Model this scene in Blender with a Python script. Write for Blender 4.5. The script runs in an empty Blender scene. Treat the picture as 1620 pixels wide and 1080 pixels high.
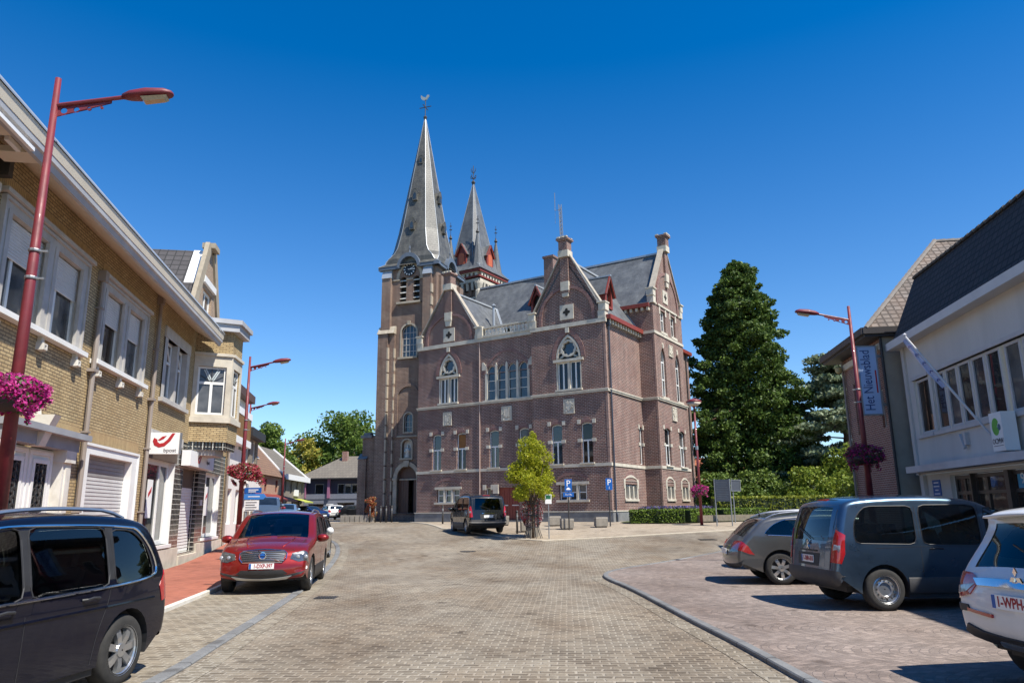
import bpy, bmesh, math, random
import numpy as np
from mathutils import Vector, Matrix, geometry
S = bpy.context.scene
COL = S.collection
rnd = random.Random(7)
R = math.radians

# ------------------------------------------------------------------ camera, sky, sun, exposure
cam_d = bpy.data.cameras.new('camera'); cam = bpy.data.objects.new('camera', cam_d); COL.objects.link(cam)
cam_d.sensor_width = 36.0; cam_d.lens = 36.0*1170/1620; cam_d.clip_start = .1; cam_d.clip_end = 6000
_p, _r = R(12.83), R(.6803)
_F = Vector((0, math.cos(_p), math.sin(_p))); _R0 = Vector((1, 0, 0)); _U0 = Vector((0, -math.sin(_p), math.cos(_p)))
_R = _R0*math.cos(_r)-_U0*math.sin(_r); _U = _R0*math.sin(_r)+_U0*math.cos(_r)
cam.matrix_world = Matrix(((_R.x, _U.x, -_F.x, 0), (_R.y, _U.y, -_F.y, 0), (_R.z, _U.z, -_F.z, 1.65), (0, 0, 0, 1)))
S.camera = cam
SUN_AZ, SUN_EL = 130.0, 56.0          # azimuth clockwise from +Y
w = bpy.data.worlds.new('World'); S.world = w; w.use_nodes = True
nt = w.node_tree; bg = nt.nodes['Background']
sky = nt.nodes.new('ShaderNodeTexSky'); sky.sky_type = 'NISHITA'; sky.sun_disc = False
sky.sun_elevation = R(SUN_EL); sky.sun_rotation = R(SUN_AZ)
sky.altitude = 0; sky.air_density = 1.0; sky.dust_density = 0; sky.ozone_density = 6.0
hsv = nt.nodes.new('ShaderNodeHueSaturation'); hsv.inputs['Hue'].default_value = .503; hsv.inputs['Saturation'].default_value = 1.36; hsv.inputs['Value'].default_value = 1.0
# paler air near the roofs, deeper blue overhead: driven by the height of the view above the horizon
_tc = nt.nodes.new('ShaderNodeTexCoord'); _sx = nt.nodes.new('ShaderNodeSeparateXYZ'); nt.links.new(_tc.outputs['Generated'], _sx.inputs[0])
for _inp, _a, _b in (('Saturation', 1.12, 1.34), ('Value', .96, .87)):
    _mr = nt.nodes.new('ShaderNodeMapRange'); _mr.inputs['From Min'].default_value = 0; _mr.inputs['From Max'].default_value = .55; _mr.inputs['To Min'].default_value = _a; _mr.inputs['To Max'].default_value = _b
    nt.links.new(_sx.outputs['Z'], _mr.inputs['Value']); nt.links.new(_mr.outputs[0], hsv.inputs[_inp])
nt.links.new(sky.outputs[0], hsv.inputs['Color']); nt.links.new(hsv.outputs[0], bg.inputs['Color'])
bg.inputs['Strength'].default_value = .12
sd = bpy.data.lights.new('sun', 'SUN'); sd.energy = 5.0; sd.angle = R(.53); sd.color = (1, .94, .84)
sun = bpy.data.objects.new('sun', sd); COL.objects.link(sun)
_sv = Vector((math.sin(R(SUN_AZ))*math.cos(R(SUN_EL)), math.cos(R(SUN_AZ))*math.cos(R(SUN_EL)), math.sin(R(SUN_EL))))
sun.rotation_euler = (-_sv).to_track_quat('-Z', 'Y').to_euler(); sun.location = (30, -20, 60)
S.view_settings.view_transform = 'Standard'; S.view_settings.look = 'None'
S.view_settings.exposure = 0.68; S.view_settings.gamma = 1.0
S.cycles.max_bounces = 6; S.cycles.transparent_max_bounces = 6

# ------------------------------------------------------------------ materials
MATS = {}
def _new(name):
    m = bpy.data.materials.new(name); m.use_nodes = True
    return m, m.node_tree, m.node_tree.nodes['Principled BSDF']
def N(nt, t, **kw):
    n = nt.nodes.new(t)
    for k, v in kw.items():
        if k in n.inputs: n.inputs[k].default_value = v
        else: setattr(n, k, v)
    return n
def L(nt, a, b): nt.links.new(a, b)
def ramp(nt, fac, stops):
    r = nt.nodes.new('ShaderNodeValToRGB'); el = r.color_ramp.elements
    while len(el) < len(stops): el.new(.5)
    for e, (p, c) in zip(el, stops): e.position = p; e.color = (*c, 1) if len(c) == 3 else c
    L(nt, fac, r.inputs[0]); return r.outputs[0]
def mix(nt, fac, a, b, mode='MIX'):
    m = nt.nodes.new('ShaderNodeMix'); m.data_type = 'RGBA'; m.blend_type = mode
    for s, v in ((m.inputs[0], fac), (m.inputs[6], a), (m.inputs[7], b)):
        if hasattr(v, 'is_linked'): L(nt, v, s)
        elif isinstance(v, (int, float)): s.default_value = v
        else: s.default_value = (*v, 1)
    return m.outputs[2]
def noise(nt, vec, scale, detail=4, rough=.6):
    n = N(nt, 'ShaderNodeTexNoise', Scale=scale, Detail=detail, Roughness=rough)
    if vec is not None: L(nt, vec, n.inputs['Vector'])
    return n.outputs['Fac']
def bump(nt, h, bsdf, strength, dist=.01):
    b = N(nt, 'ShaderNodeBump', Strength=strength, Distance=dist); L(nt, h, b.inputs['Height']); L(nt, b.outputs[0], bsdf.inputs['Normal'])
def objco(nt): return nt.nodes.new('ShaderNodeTexCoord').outputs['Object']
def pm(name, a, b=None, scale=3, rough=.6, metal=0, bmp=0, bscale=60, coat=0, spec=.5, streak=False, rvar=0):
    if name in MATS: return MATS[name]
    m, nt, p = _new(name); co = objco(nt)
    if b is None: b = tuple(x*.82 for x in a)
    v = co
    if streak:
        mp = N(nt, 'ShaderNodeMapping', Scale=(1, 1, .12)); L(nt, co, mp.inputs[0]); v = mp.outputs[0]
    n = noise(nt, v, scale, 6)
    L(nt, ramp(nt, n, [(.3, a), (.7, b)]), p.inputs['Base Color'])
    p.inputs['Roughness'].default_value = rough; p.inputs['Metallic'].default_value = metal
    p.inputs['Coat Weight'].default_value = coat; p.inputs['Coat Roughness'].default_value = .04
    p.inputs['Specular IOR Level'].default_value = spec
    if rvar:
        L(nt, ramp(nt, n, [(.3, (rough,)*3), (.7, (rough+rvar,)*3)]), p.inputs['Roughness'])
    if bmp: bump(nt, noise(nt, co, bscale, 3), p, bmp)
    MATS[name] = m; return m
def wall_uv(nt, vs=1.0):
    tc = nt.nodes.new('ShaderNodeTexCoord'); sx = nt.nodes.new('ShaderNodeSeparateXYZ'); L(nt, tc.outputs['Object'], sx.inputs[0])
    cr = N(nt, 'ShaderNodeVectorMath', operation='CROSS_PRODUCT'); cr.inputs[0].default_value = (0, 0, 1); L(nt, tc.outputs['Normal'], cr.inputs[1])
    nm = N(nt, 'ShaderNodeVectorMath', operation='NORMALIZE'); L(nt, cr.outputs[0], nm.inputs[0])
    d = N(nt, 'ShaderNodeVectorMath', operation='DOT_PRODUCT'); L(nt, tc.outputs['Object'], d.inputs[0]); L(nt, nm.outputs[0], d.inputs[1])
    mz = N(nt, 'ShaderNodeMath', operation='MULTIPLY'); L(nt, sx.outputs['Z'], mz.inputs[0]); mz.inputs[1].default_value = vs
    cb = nt.nodes.new('ShaderNodeCombineXYZ'); L(nt, d.outputs['Value'], cb.inputs[0]); L(nt, mz.outputs[0], cb.inputs[1])
    return cb.outputs[0], tc.outputs['Object']
def brick(name, c1, c2, mortar, bw=.22, bh=.068, ms=.012, c3=None, patch=.35, rough=.85, bmp=.5, vs=1.0, off=.5, streak=None):
    if name in MATS: return MATS[name]
    m, nt, p = _new(name); uv, co = wall_uv(nt, vs)
    t = N(nt, 'ShaderNodeTexBrick', Scale=1.0); t.offset = off
    t.inputs['Color1'].default_value = (*c1, 1); t.inputs['Color2'].default_value = (*c2, 1); t.inputs['Mortar'].default_value = (*mortar, 1)
    t.inputs['Mortar Size'].default_value = ms; t.inputs['Mortar Smooth'].default_value = .15; t.inputs['Bias'].default_value = 0
    t.inputs['Brick Width'].default_value = bw; t.inputs['Row Height'].default_value = bh
    L(nt, uv, t.inputs['Vector'])
    col = t.outputs['Color']
    n = noise(nt, co, .9, 5)
    f = ramp(nt, n, [(.35, (0, 0, 0)), (.75, (1, 1, 1))])
    k = c3 or tuple(x*.6 for x in c1)
    mm = N(nt, 'ShaderNodeMath', operation='MULTIPLY'); L(nt, f, mm.inputs[0]); mm.inputs[1].default_value = patch
    col = mix(nt, mm.outputs[0], col, k)
    n2 = noise(nt, co, 9, 3)
    col = mix(nt, .35, col, ramp(nt, n2, [(.25, (.55,)*3), (.75, (1.35,)*3)]), 'MULTIPLY')
    if streak:
        mp = N(nt, 'ShaderNodeMapping', Scale=(1.6, 1.6, .14)); L(nt, co, mp.inputs[0])
        col = mix(nt, 1, col, ramp(nt, noise(nt, mp.outputs[0], 1.5, 5), [(.35, (streak,)*3), (.7, (1.1,)*3)]), 'MULTIPLY')
    L(nt, col, p.inputs['Base Color']); p.inputs['Roughness'].default_value = rough
    b = N(nt, 'ShaderNodeMath', operation='SUBTRACT'); b.inputs[0].default_value = 1; L(nt, t.outputs['Fac'], b.inputs[1])
    bump(nt, b.outputs[0], p, bmp, .012)
    MATS[name] = m; return m
def setts(name, c1, c2, mortar, bw, bh, ms, fan=0, rot=0, stain=None, dark=.5, bmp=.6, warp=.03, rough=.75):
    m, nt, p = _new(name); co = objco(nt)
    mp = N(nt, 'ShaderNodeMapping'); mp.inputs['Rotation'].default_value = (0, 0, rot); L(nt, co, mp.inputs[0]); v = mp.outputs[0]
    if fan:
        sx = nt.nodes.new('ShaderNodeSeparateXYZ'); L(nt, v, sx.inputs[0])
        a = N(nt, 'ShaderNodeMath', operation='MULTIPLY'); L(nt, sx.outputs[0], a.inputs[0]); a.inputs[1].default_value = math.pi/fan
        s = N(nt, 'ShaderNodeMath', operation='SINE'); L(nt, a.outputs[0], s.inputs[0])
        ab = N(nt, 'ShaderNodeMath', operation='ABSOLUTE'); L(nt, s.outputs[0], ab.inputs[0])
        mu = N(nt, 'ShaderNodeMath', operation='MULTIPLY_ADD'); L(nt, ab.outputs[0], mu.inputs[0]); mu.inputs[1].default_value = -fan*.33; L(nt, sx.outputs[1], mu.inputs[2])
        cb = nt.nodes.new('ShaderNodeCombineXYZ'); L(nt, sx.outputs[0], cb.inputs[0]); L(nt, mu.outputs[0], cb.inputs[1]); v = cb.outputs[0]
    nn = N(nt, 'ShaderNodeTexNoise', Scale=2.2, Detail=3); L(nt, co, nn.inputs['Vector'])
    ad = N(nt, 'ShaderNodeVectorMath', operation='MULTIPLY_ADD'); L(nt, nn.outputs['Color'], ad.inputs[0]); ad.inputs[1].default_value = (warp, warp, 0); L(nt, v, ad.inputs[2])
    n9 = N(nt, 'ShaderNodeTexNoise', Scale=11, Detail=2); L(nt, co, n9.inputs['Vector'])
    ad2 = N(nt, 'ShaderNodeVectorMath', operation='MULTIPLY_ADD'); L(nt, n9.outputs['Color'], ad2.inputs[0]); ad2.inputs[1].default_value = (warp*.8, warp*.8, 0); L(nt, ad.outputs[0], ad2.inputs[2])
    t = N(nt, 'ShaderNodeTexBrick', Scale=1.0); t.offset = .5
    t.inputs['Color1'].default_value = (*c1, 1); t.inputs['Color2'].default_value = (*c2, 1); t.inputs['Mortar'].default_value = (*mortar, 1)
    t.inputs['Mortar Size'].default_value = ms; t.inputs['Mortar Smooth'].default_value = .35; t.inputs['Brick Width'].default_value = bw; t.inputs['Row Height'].default_value = bh
    L(nt, ad2.outputs[0], t.inputs['Vector'])
    col = t.outputs['Color']
    if stain:
        mp2 = N(nt, 'ShaderNodeMapping', Scale=(1.0, .45, 1)); L(nt, co, mp2.inputs[0])
        f = ramp(nt, noise(nt, mp2.outputs[0], .55, 6, .65), [(.42, (0, 0, 0)), (.68, (1, 1, 1))])
        mu = N(nt, 'ShaderNodeMath', operation='MULTIPLY'); L(nt, f, mu.inputs[0]); mu.inputs[1].default_value = dark
        col = mix(nt, mu.outputs[0], col, stain, 'MULTIPLY')
    col = mix(nt, .75, col, ramp(nt, noise(nt, co, .23, 4, .6), [(.36, (.72, .7, .68)), (.5, (1, 1, 1)), (.66, (1.12, 1.1, 1.06))]), 'MULTIPLY')
    col = mix(nt, .8, col, ramp(nt, noise(nt, co, 3.2, 5, .7), [(.3, (.78,)*3), (.7, (1.2,)*3)]), 'MULTIPLY')
    col = mix(nt, .6, col, ramp(nt, noise(nt, co, 45, 3, .7), [(.3, (.75,)*3), (.7, (1.25,)*3)]), 'MULTIPLY')
    # oil drips and dirt spots
    col = mix(nt, 1, col, ramp(nt, noise(nt, co, 1.7, 2, .4), [(.66, (1, 1, 1)), (.73, (.62, .6, .58))]), 'MULTIPLY')
    L(nt, col, p.inputs['Base Color']); p.inputs['Roughness'].default_value = rough; p.inputs['Specular IOR Level'].default_value = .35
    b = N(nt, 'ShaderNodeMath', operation='SUBTRACT'); b.inputs[0].default_value = 1; L(nt, t.outputs['Fac'], b.inputs[1])
    h = N(nt, 'ShaderNodeMath', operation='MULTIPLY_ADD'); L(nt, noise(nt, co, 30, 3), h.inputs[0]); h.inputs[1].default_value = .5; L(nt, b.outputs[0], h.inputs[2])
    bump(nt, h.outputs[0], p, bmp, .012)
    MATS[name] = m; return m
def leafmat(name, cols, trans=.25, rough=.55):
    if name in MATS: return MATS[name]
    m, nt, p = _new(name); g = nt.nodes.new('ShaderNodeNewGeometry')
    n = len(cols); col = ramp(nt, g.outputs['Random Per Island'], [((i+.5)/n, c) for i, c in enumerate(cols)])
    L(nt, col, p.inputs['Base Color']); p.inputs['Roughness'].default_value = rough; p.inputs['Specular IOR Level'].default_value = .3
    tr = nt.nodes.new('ShaderNodeBsdfTranslucent'); L(nt, col, tr.inputs[0])
    mx = nt.nodes.new('ShaderNodeMixShader'); mx.inputs[0].default_value = trans
    L(nt, p.outputs[0], mx.inputs[1]); L(nt, tr.outputs[0], mx.inputs[2])
    L(nt, mx.outputs[0], nt.nodes['Material Output'].inputs[0]); MATS[name] = m; return m
def glassmat(name, c=(.012, .016, .02), rough=.03, wav=.02, spec=.9):
    if name in MATS: return MATS[name]
    m, nt, p = _new(name); co = objco(nt)
    L(nt, ramp(nt, noise(nt, co, 1.3, 3), [(.35, c), (.7, tuple(x*2.6 for x in c))]), p.inputs['Base Color'])
    p.inputs['Roughness'].default_value = rough; p.inputs['Specular IOR Level'].default_value = spec
    if wav: bump(nt, noise(nt, co, 2.5, 2), p, wav, .05)
    MATS[name] = m; return m
def paint(name, c, metal=.0, rough=.35, flake=.0, coat=1):
    if name in MATS: return MATS[name]
    m, nt, p = _new(name); co = objco(nt)
    d = tuple(x*.88 for x in c)
    L(nt, ramp(nt, noise(nt, co, 2.0, 4), [(.3, c), (.7, d)]), p.inputs['Base Color'])
    p.inputs['Metallic'].default_value = metal; p.inputs['Specular IOR Level'].default_value = .15; p.inputs['Coat Weight'].default_value = coat; p.inputs['Coat Roughness'].default_value = .03
    # a thin film of road dust
    L(nt, ramp(nt, noise(nt, co, 6, 5), [(.3, (rough,)*3), (.75, (rough+.12,)*3)]), p.inputs['Roughness'])
    MATS[name] = m; return m

TOWN_BRICK = brick('purple_brick', (.205, .09, .067), (.1, .053, .046), (.42, .33, .28), .25, .095, .016, c3=(.11, .045, .037), patch=.55, streak=.8)
TOWER_BRICK = brick('weathered_brick', (.235, .143, .1), (.13, .08, .063), (.34, .275, .215), .27, .1, .018, c3=(.12, .055, .04), patch=.6, streak=.75)
QUOIN = pm('tower_quoin', (.44, .37, .28), (.3, .25, .19), 5, .85)
YELLOW = brick('yellow_brick', (.52, .4, .215), (.4, .29, .145), (.12, .09, .055), .21, .066, .01, c3=(.36, .245, .11), patch=.4, streak=.85)
YELLOW_UP = brick('yellow_soldier_brick', (.5, .365, .185), (.41, .29, .14), (.2, .14, .08), .066, .3, .006, c3=(.36, .21, .09), patch=.3, off=0)
RED_BRICK = brick('red_brick', (.27, .1, .065), (.17, .065, .048), (.42, .35, .3), .22, .066, .011)
OLD_BRICK = brick('pale_brown_brick', (.34, .23, .15), (.27, .17, .11), (.42, .36, .28), .22, .07, .011)
GREY_BRICK = brick('dark_grey_brick', (.2, .17, .13), (.15, .12, .1), (.3, .27, .22), .22, .07, .011)
STONE = pm('pale_stone', (.6, .55, .45), (.42, .38, .31), 2.2, .85, bmp=.25, bscale=30)
STONE_OLD = pm('old_sandstone', (.44, .385, .3), (.29, .25, .19), 3, .85, bmp=.25, bscale=30)
STONE_W = pm('whitened_stone', (.68, .66, .6), (.52, .49, .42), 3, .8, bmp=.2, bscale=30)
BLUESTONE = pm('bluestone', (.21, .215, .215), (.13, .133, .137), 2, .75, bmp=.2, bscale=25)
SLATE = brick('slate_roof', (.115, .122, .13), (.08, .086, .094), (.07, .075, .08), .3, .16, .01, c3=(.19, .2, .2), patch=.6, rough=.5, bmp=.35, vs=1.2, streak=.7)
SLATE_OLD = brick('weathered_slate', (.12, .115, .1), (.075, .074, .068), (.055, .055, .05), .3, .2, .01, c3=(.19, .185, .16), patch=.6, rough=.5, bmp=.3, streak=.6)
ZINC = pm('zinc', (.42, .45, .48), (.32, .35, .38), 3, .4, metal=.3, streak=True)
WHITE = pm('white_paint', (.78, .78, .75), (.7, .7, .67), 2, .5)
CREAM = pm('cream_paint', (.68, .6, .47), (.6, .53, .41), 2, .6)
GREYSTONE = pm('grey_window_stone', (.48, .46, .43), (.36, .345, .32), 3, .8, bmp=.15)
LAMP_RED = pm('lamp_red_paint', (.2, .026, .032), (.12, .014, .019), 5, .42, coat=.1, rvar=.2)
DARK_RED = pm('dark_red_wood', (.23, .045, .025), (.17, .03, .018), 6, .55, streak=True)
RED_TRIM = pm('red_trim_paint', (.24, .04, .026), (.17, .028, .02), 6, .6)
BROWN_DOOR = pm('brown_door', (.11, .055, .035), (.07, .035, .024), 5, .5, streak=True)
BLACK = pm('black_plastic', (.018, .018, .019), (.028, .028, .03), 8, .55)
RUBBER = pm('tyre_rubber', (.018, .018, .018), (.035, .033, .03), 12, .85)
IRON = pm('dark_iron', (.03, .03, .032), (.05, .045, .04), 10, .6)
ALU = pm('alloy', (.55, .56, .57), (.45, .46, .47), 8, .28, metal=.85)
CHROME = pm('chrome', (.75, .76, .78), (.7, .71, .73), 5, .1, metal=1)
STEEL_POST = pm('galvanised_post', (.32, .33, .34), (.25, .26, .27), 8, .45, metal=.5)
CONCRETE = pm('concrete', (.3, .27, .225), (.19, .172, .145), 3, .9, bmp=.3, bscale=40)
DGLASS = glassmat('window_glass')
WR = random.Random(5)
GLASSES = [DGLASS, glassmat('window_glass_dark', (.006, .007, .008), .04, .03, .55), glassmat('window_glass_warm', (.022, .014, .01), .04, .03, .6), glassmat('window_glass_curtained', (.05, .05, .05), .05, .02, .5)]
def carglass(name, tint):
    m, nt, p = _new(name); nt.nodes.remove(p); tr = nt.nodes.new('ShaderNodeBsdfTransparent'); tr.inputs[0].default_value = (*tint, 1)
    gl = nt.nodes.new('ShaderNodeBsdfGlossy'); gl.inputs['Roughness'].default_value = .015; gl.inputs['Color'].default_value = (.9, .93, .95, 1)
    fr = nt.nodes.new('ShaderNodeFresnel'); fr.inputs[0].default_value = 1.6
    mx = nt.nodes.new('ShaderNodeMixShader'); L(nt, fr.outputs[0], mx.inputs[0]); L(nt, tr.outputs[0], mx.inputs[1]); L(nt, gl.outputs[0], mx.inputs[2]); L(nt, mx.outputs[0], nt.nodes['Material Output'].inputs[0])
    MATS[name] = m; return m
CGLASS = carglass('car_glass', (.34, .42, .4))
TGLASS = carglass('tinted_car_glass', (.14, .17, .17))
LEADED = glassmat('leaded_glass', (.02, .027, .033), .12, .1)
DARK = pm('dark_interior', (.012, .011, .01), (.02, .018, .016), 3, .9)
BLUE_SIGN = pm('blue_sign', (.008, .1, .38), (.008, .085, .33), 2, .4)
SIGN_WHITE = pm('sign_white', (.82, .82, .8), (.78, .78, .76), 2, .4)
RED_SIGN = pm('red_logo', (.42, .02, .025), (.38, .018, .022), 2, .45)
GREY_TXT = pm('grey_lettering', (.08, .08, .09), (.07, .07, .08), 2, .5)
ROOF_TILE = brick('dark_roof_tile', (.045, .038, .036), (.03, .026, .026), (.008, .007, .007), .26, .2, .025, rough=.8, bmp=1, off=0)
GREY_TILE = brick('grey_clay_tile', (.18, .155, .135), (.11, .092, .08), (.035, .03, .026), .24, .2, .028, c3=(.3, .17, .1), patch=.3, rough=.8, bmp=1, off=0, vs=1.2)
BROWN_TILE = brick('brown_clay_tile', (.24, .14, .085), (.19, .11, .07), (.09, .055, .04), .3, .24, .02, rough=.85, bmp=.8, off=0)
SHEET_TILE = brick('flat_concrete_tile', (.17, .15, .12), (.14, .122, .1), (.08, .07, .06), .35, .3, .015, rough=.85, bmp=.5)
CAR_TAIL = pm('tail_light_red', (.45, .012, .014), (.3, .008, .01), 14, .12, coat=1)
LENS = pm('clear_lens', (.38, .4, .43), (.16, .17, .19), 18, .08, coat=1, spec=.8)
LENS_DARK = pm('headlight_inner', (.08, .085, .09), (.2, .21, .22), 16, .15, metal=.6, coat=1)

# ------------------------------------------------------------------ mesh builder
class Fr:
    """a vertical plane: u along it, z up, d outwards"""
    def __init__(s, o, u, n): s.o = Vector(o); s.u = Vector(u).normalized(); s.n = Vector(n).normalized()
    def p(s, a, z, d=0): return s.o+s.u*a+Vector((0, 0, z))+s.n*d
class MB:
    def __init__(s, mat=None): s.v = []; s.f = []; s.mi = []; s.sm = []; s.mats = []; s.cur = 0; s.T = None; s.smooth = False; s.use(mat) if mat else None
    def use(s, mat):
        if mat not in s.mats: s.mats.append(mat)
        s.cur = s.mats.index(mat); return s
    def add(s, vs, fs):
        b = len(s.v)
        s.v += [tuple(s.T @ Vector(x)) if s.T else tuple(x) for x in vs]
        for f in fs: s.f.append([b+i for i in f]); s.mi.append(s.cur); s.sm.append(s.smooth)
        return s
    def poly(s, pts): return s.add(pts, [list(range(len(pts)))])
    def box(s, x0, x1, y0, y1, z0, z1):
        v = [(x, y, z) for z in (z0, z1) for y in (y0, y1) for x in (x0, x1)]
        return s.add(v, [(0, 2, 3, 1), (4, 5, 7, 6), (0, 1, 5, 4), (2, 6, 7, 3), (0, 4, 6, 2), (1, 3, 7, 5)])
    def fbox(s, fr, u0, u1, z0, z1, d0, d1):
        v = [fr.p(u, z, d) for z in (z0, z1) for d in (d0, d1) for u in (u0, u1)]
        return s.add(v, [(0, 2, 3, 1), (4, 5, 7, 6), (0, 1, 5, 4), (2, 6, 7, 3), (0, 4, 6, 2), (1, 3, 7, 5)])
    def bar(s, a, b, wx, wz=None, up=(0, 0, 1)):
        a, b = Vector(a), Vector(b); wz = wz or wx; t = (b-a).normalized(); u = Vector(up)
        if abs(t.dot(u)) > .95: u = Vector((1, 0, 0))
        x = t.cross(u).normalized()*wx/2; y = x.cross(t).normalized()*wz/2
        v = [q+i*x+j*y for q in (a, b) for i, j in ((-1, -1), (1, -1), (1, 1), (-1, 1))]
        return s.add(v, [(3, 2, 1, 0), (4, 5, 6, 7), (0, 1, 5, 4), (1, 2, 6, 5), (2, 3, 7, 6), (3, 0, 4, 7)])
    def prism(s, fr, pts, d0, d1):
        n = len(pts); v = [fr.p(a, z, d0) for a, z in pts]+[fr.p(a, z, d1) for a, z in pts]
        return s.add(v, [list(range(n)), list(range(2*n-1, n-1, -1))]+[(i, (i+1) % n, n+(i+1) % n, n+i) for i in range(n)])
    def holed(s, fr, outer, holes, d, reveal=0, back=None):
        """flat face with openings, and the reveals of the openings going in"""
        loops = [outer]+holes; flat = [p for l in loops for p in l]
        tris = geometry.tessellate_polygon([[Vector((a, z, 0)) for a, z in l] for l in loops])
        s.add([fr.p(a, z, d) for a, z in flat], [t for t in tris])
        if reveal:
            for h in holes:
                n = len(h); s.add([fr.p(a, z, d) for a, z in h]+[fr.p(a, z, d-reveal) for a, z in h], [(i, (i+1) % n, n+(i+1) % n, n+i) for i in range(n)])
        return s
    def ring(s, fr, outer, inner, d0, d1):
        n = len(outer)
        v = [fr.p(*p, d1) for p in outer]+[fr.p(*p, d1) for p in inner]+[fr.p(*p, d0) for p in outer]+[fr.p(*p, d0) for p in inner]
        f = []
        for i in range(n):
            j = (i+1) % n; f += [(i, j, n+j, n+i), (i, 2*n+i, 2*n+j, j), (n+i, n+j, 3*n+j, 3*n+i), (2*n+i, 3*n+i, 3*n+j, 2*n+j)]
        return s.add(v, f)
    def tube(s, pts, r, seg=8, cap=True, r1=None):
        pts = [Vector(p) for p in pts]; n = len(pts); v = []; f = []; ref = None
        for i, p in enumerate(pts):
            t = (pts[min(i+1, n-1)]-pts[max(i-1, 0)]).normalized()
            if ref is None: ref = t.orthogonal().normalized()
            ref = (ref-t*ref.dot(t)).normalized(); b = t.cross(ref)
            rr = r if r1 is None else r+(r1-r)*i/max(1, n-1)
            v += [p+(ref*math.cos(2*math.pi*k/seg)+b*math.sin(2*math.pi*k/seg))*rr for k in range(seg)]
        for i in range(n-1):
            for k in range(seg): f.append((i*seg+k, i*seg+(k+1) % seg, (i+1)*seg+(k+1) % seg, (i+1)*seg+k))
        if cap: f += [list(range(seg-1, -1, -1)), list(range((n-1)*seg, n*seg))]
        return s.add(v, f)
    def lathe(s, prof, c=(0, 0, 0), seg=24, axis='z', close=True):
        c = Vector(c); v = []; f = []
        for r, h in prof:
            for k in range(seg):
                a = 2*math.pi*k/seg; x, y = r*math.cos(a), r*math.sin(a)
                v.append(c+(Vector((x, y, h)) if axis == 'z' else Vector((x, h, y)) if axis == 'y' else Vector((h, x, y))))
        for i in range(len(prof)-1):
            for k in range(seg): f.append((i*seg+k, i*seg+(k+1) % seg, (i+1)*seg+(k+1) % seg, (i+1)*seg+k))
        if close: f += [list(range(seg-1, -1, -1)), list(range((len(prof)-1)*seg, len(prof)*seg))]
        return s.add(v, f)
    def text(s, txt, fr, u, z, size, d=0, align='CENTER', ext=.004, sx=1.0, rot=0, italic=0, bold=0):
        cu = bpy.data.curves.new('t', 'FONT'); cu.body = txt; cu.size = size; cu.align_x = align; cu.align_y = 'CENTER'; cu.extrude = ext; cu.resolution_u = 3; cu.shear = italic; cu.offset = bold
        o = bpy.data.objects.new('t', cu); COL.objects.link(o)
        dg = bpy.context.evaluated_depsgraph_get(); me = bpy.data.meshes.new_from_object(o.evaluated_get(dg))
        c, sn = math.cos(rot), math.sin(rot)
        vs = []
        for q in me.vertices:
            a, b = q.co.x*sx, q.co.y; vs.append(fr.p(u+a*c-b*sn, z+a*sn+b*c, d+q.co.z))
        s.add(vs, [list(p.vertices) for p in me.polygons])
        bpy.data.objects.remove(o); bpy.data.curves.remove(cu); bpy.data.meshes.remove(me)
        return s
    def build(s, name, parent=None, recalc=True, smooth=None):
        me = bpy.data.meshes.new(name); me.from_pydata(s.v, [], s.f)
        for m in s.mats: me.materials.append(m)
        me.polygons.foreach_set('material_index', s.mi)
        me.polygons.foreach_set('use_smooth', [bool(smooth) if smooth is not None else x for x in s.sm])
        if recalc:
            bm = bmesh.new(); bm.from_mesh(me); bmesh.ops.recalc_face_normals(bm, faces=bm.faces); bm.to_mesh(me); bm.free()
        me.update(); o = bpy.data.objects.new(name, me); COL.objects.link(o)
        if parent: o.parent = parent
        return o
def build_split(s, name, parent=None, margin=.02, **kw):
    """one object per piece (faces that hang together or touch)"""
    par = list(range(len(s.v)))
    def find(i):
        while par[i] != i: par[i] = par[par[i]]; i = par[i]
        return i
    for f in s.f:
        for a in f[1:]: par[find(a)] = find(f[0])
    isl = {}
    for k, f in enumerate(s.f): isl.setdefault(find(f[0]), []).append(k)
    G = []
    for fl in isl.values():
        vs = np.array([s.v[i] for k in fl for i in s.f[k]]); G.append([vs.min(0)-margin, vs.max(0)+margin, fl])
    ch = True
    while ch:
        ch = False; out = []
        for g in G:
            for h in out:
                if (g[0] <= h[1]).all() and (h[0] <= g[1]).all(): h[0] = np.minimum(h[0], g[0]); h[1] = np.maximum(h[1], g[1]); h[2] = h[2]+g[2]; ch = True; break
            else: out.append(g)
        G = out
    res = []
    for lo, hi, fl in G:
        q = MB(); q.mats = s.mats; mp = {}
        for k in fl:
            for i in s.f[k]:
                if i not in mp: mp[i] = len(q.v); q.v.append(s.v[i])
            q.f.append([mp[i] for i in s.f[k]]); q.mi.append(s.mi[k]); q.sm.append(s.sm[k])
        res.append(q.build(name, parent, **kw))
    return res
MB.split = build_split
def tag(o, label=None, cat=None, group=None, kind=None):
    for k, v in (('label', label), ('category', cat), ('group', group), ('kind', kind)):
        if v: o[k] = v
    return o
def thing(name, label, cat, loc=(0, 0, 0), rotz=0, group=None):
    o = bpy.data.objects.new(name, None); COL.objects.link(o); o.empty_display_size = .2
    o.location = loc; o.rotation_euler = (0, 0, rotz); return tag(o, label, cat, group)
def copy_tree(o, parent=None):
    c = o.copy(); COL.objects.link(c)
    if parent: c.parent = parent
    for ch in o.children: copy_tree(ch, c)
    return c
def rect(u0, u1, z0, z1): return [(u0, z0), (u1, z0), (u1, z1), (u0, z1)]
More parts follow.
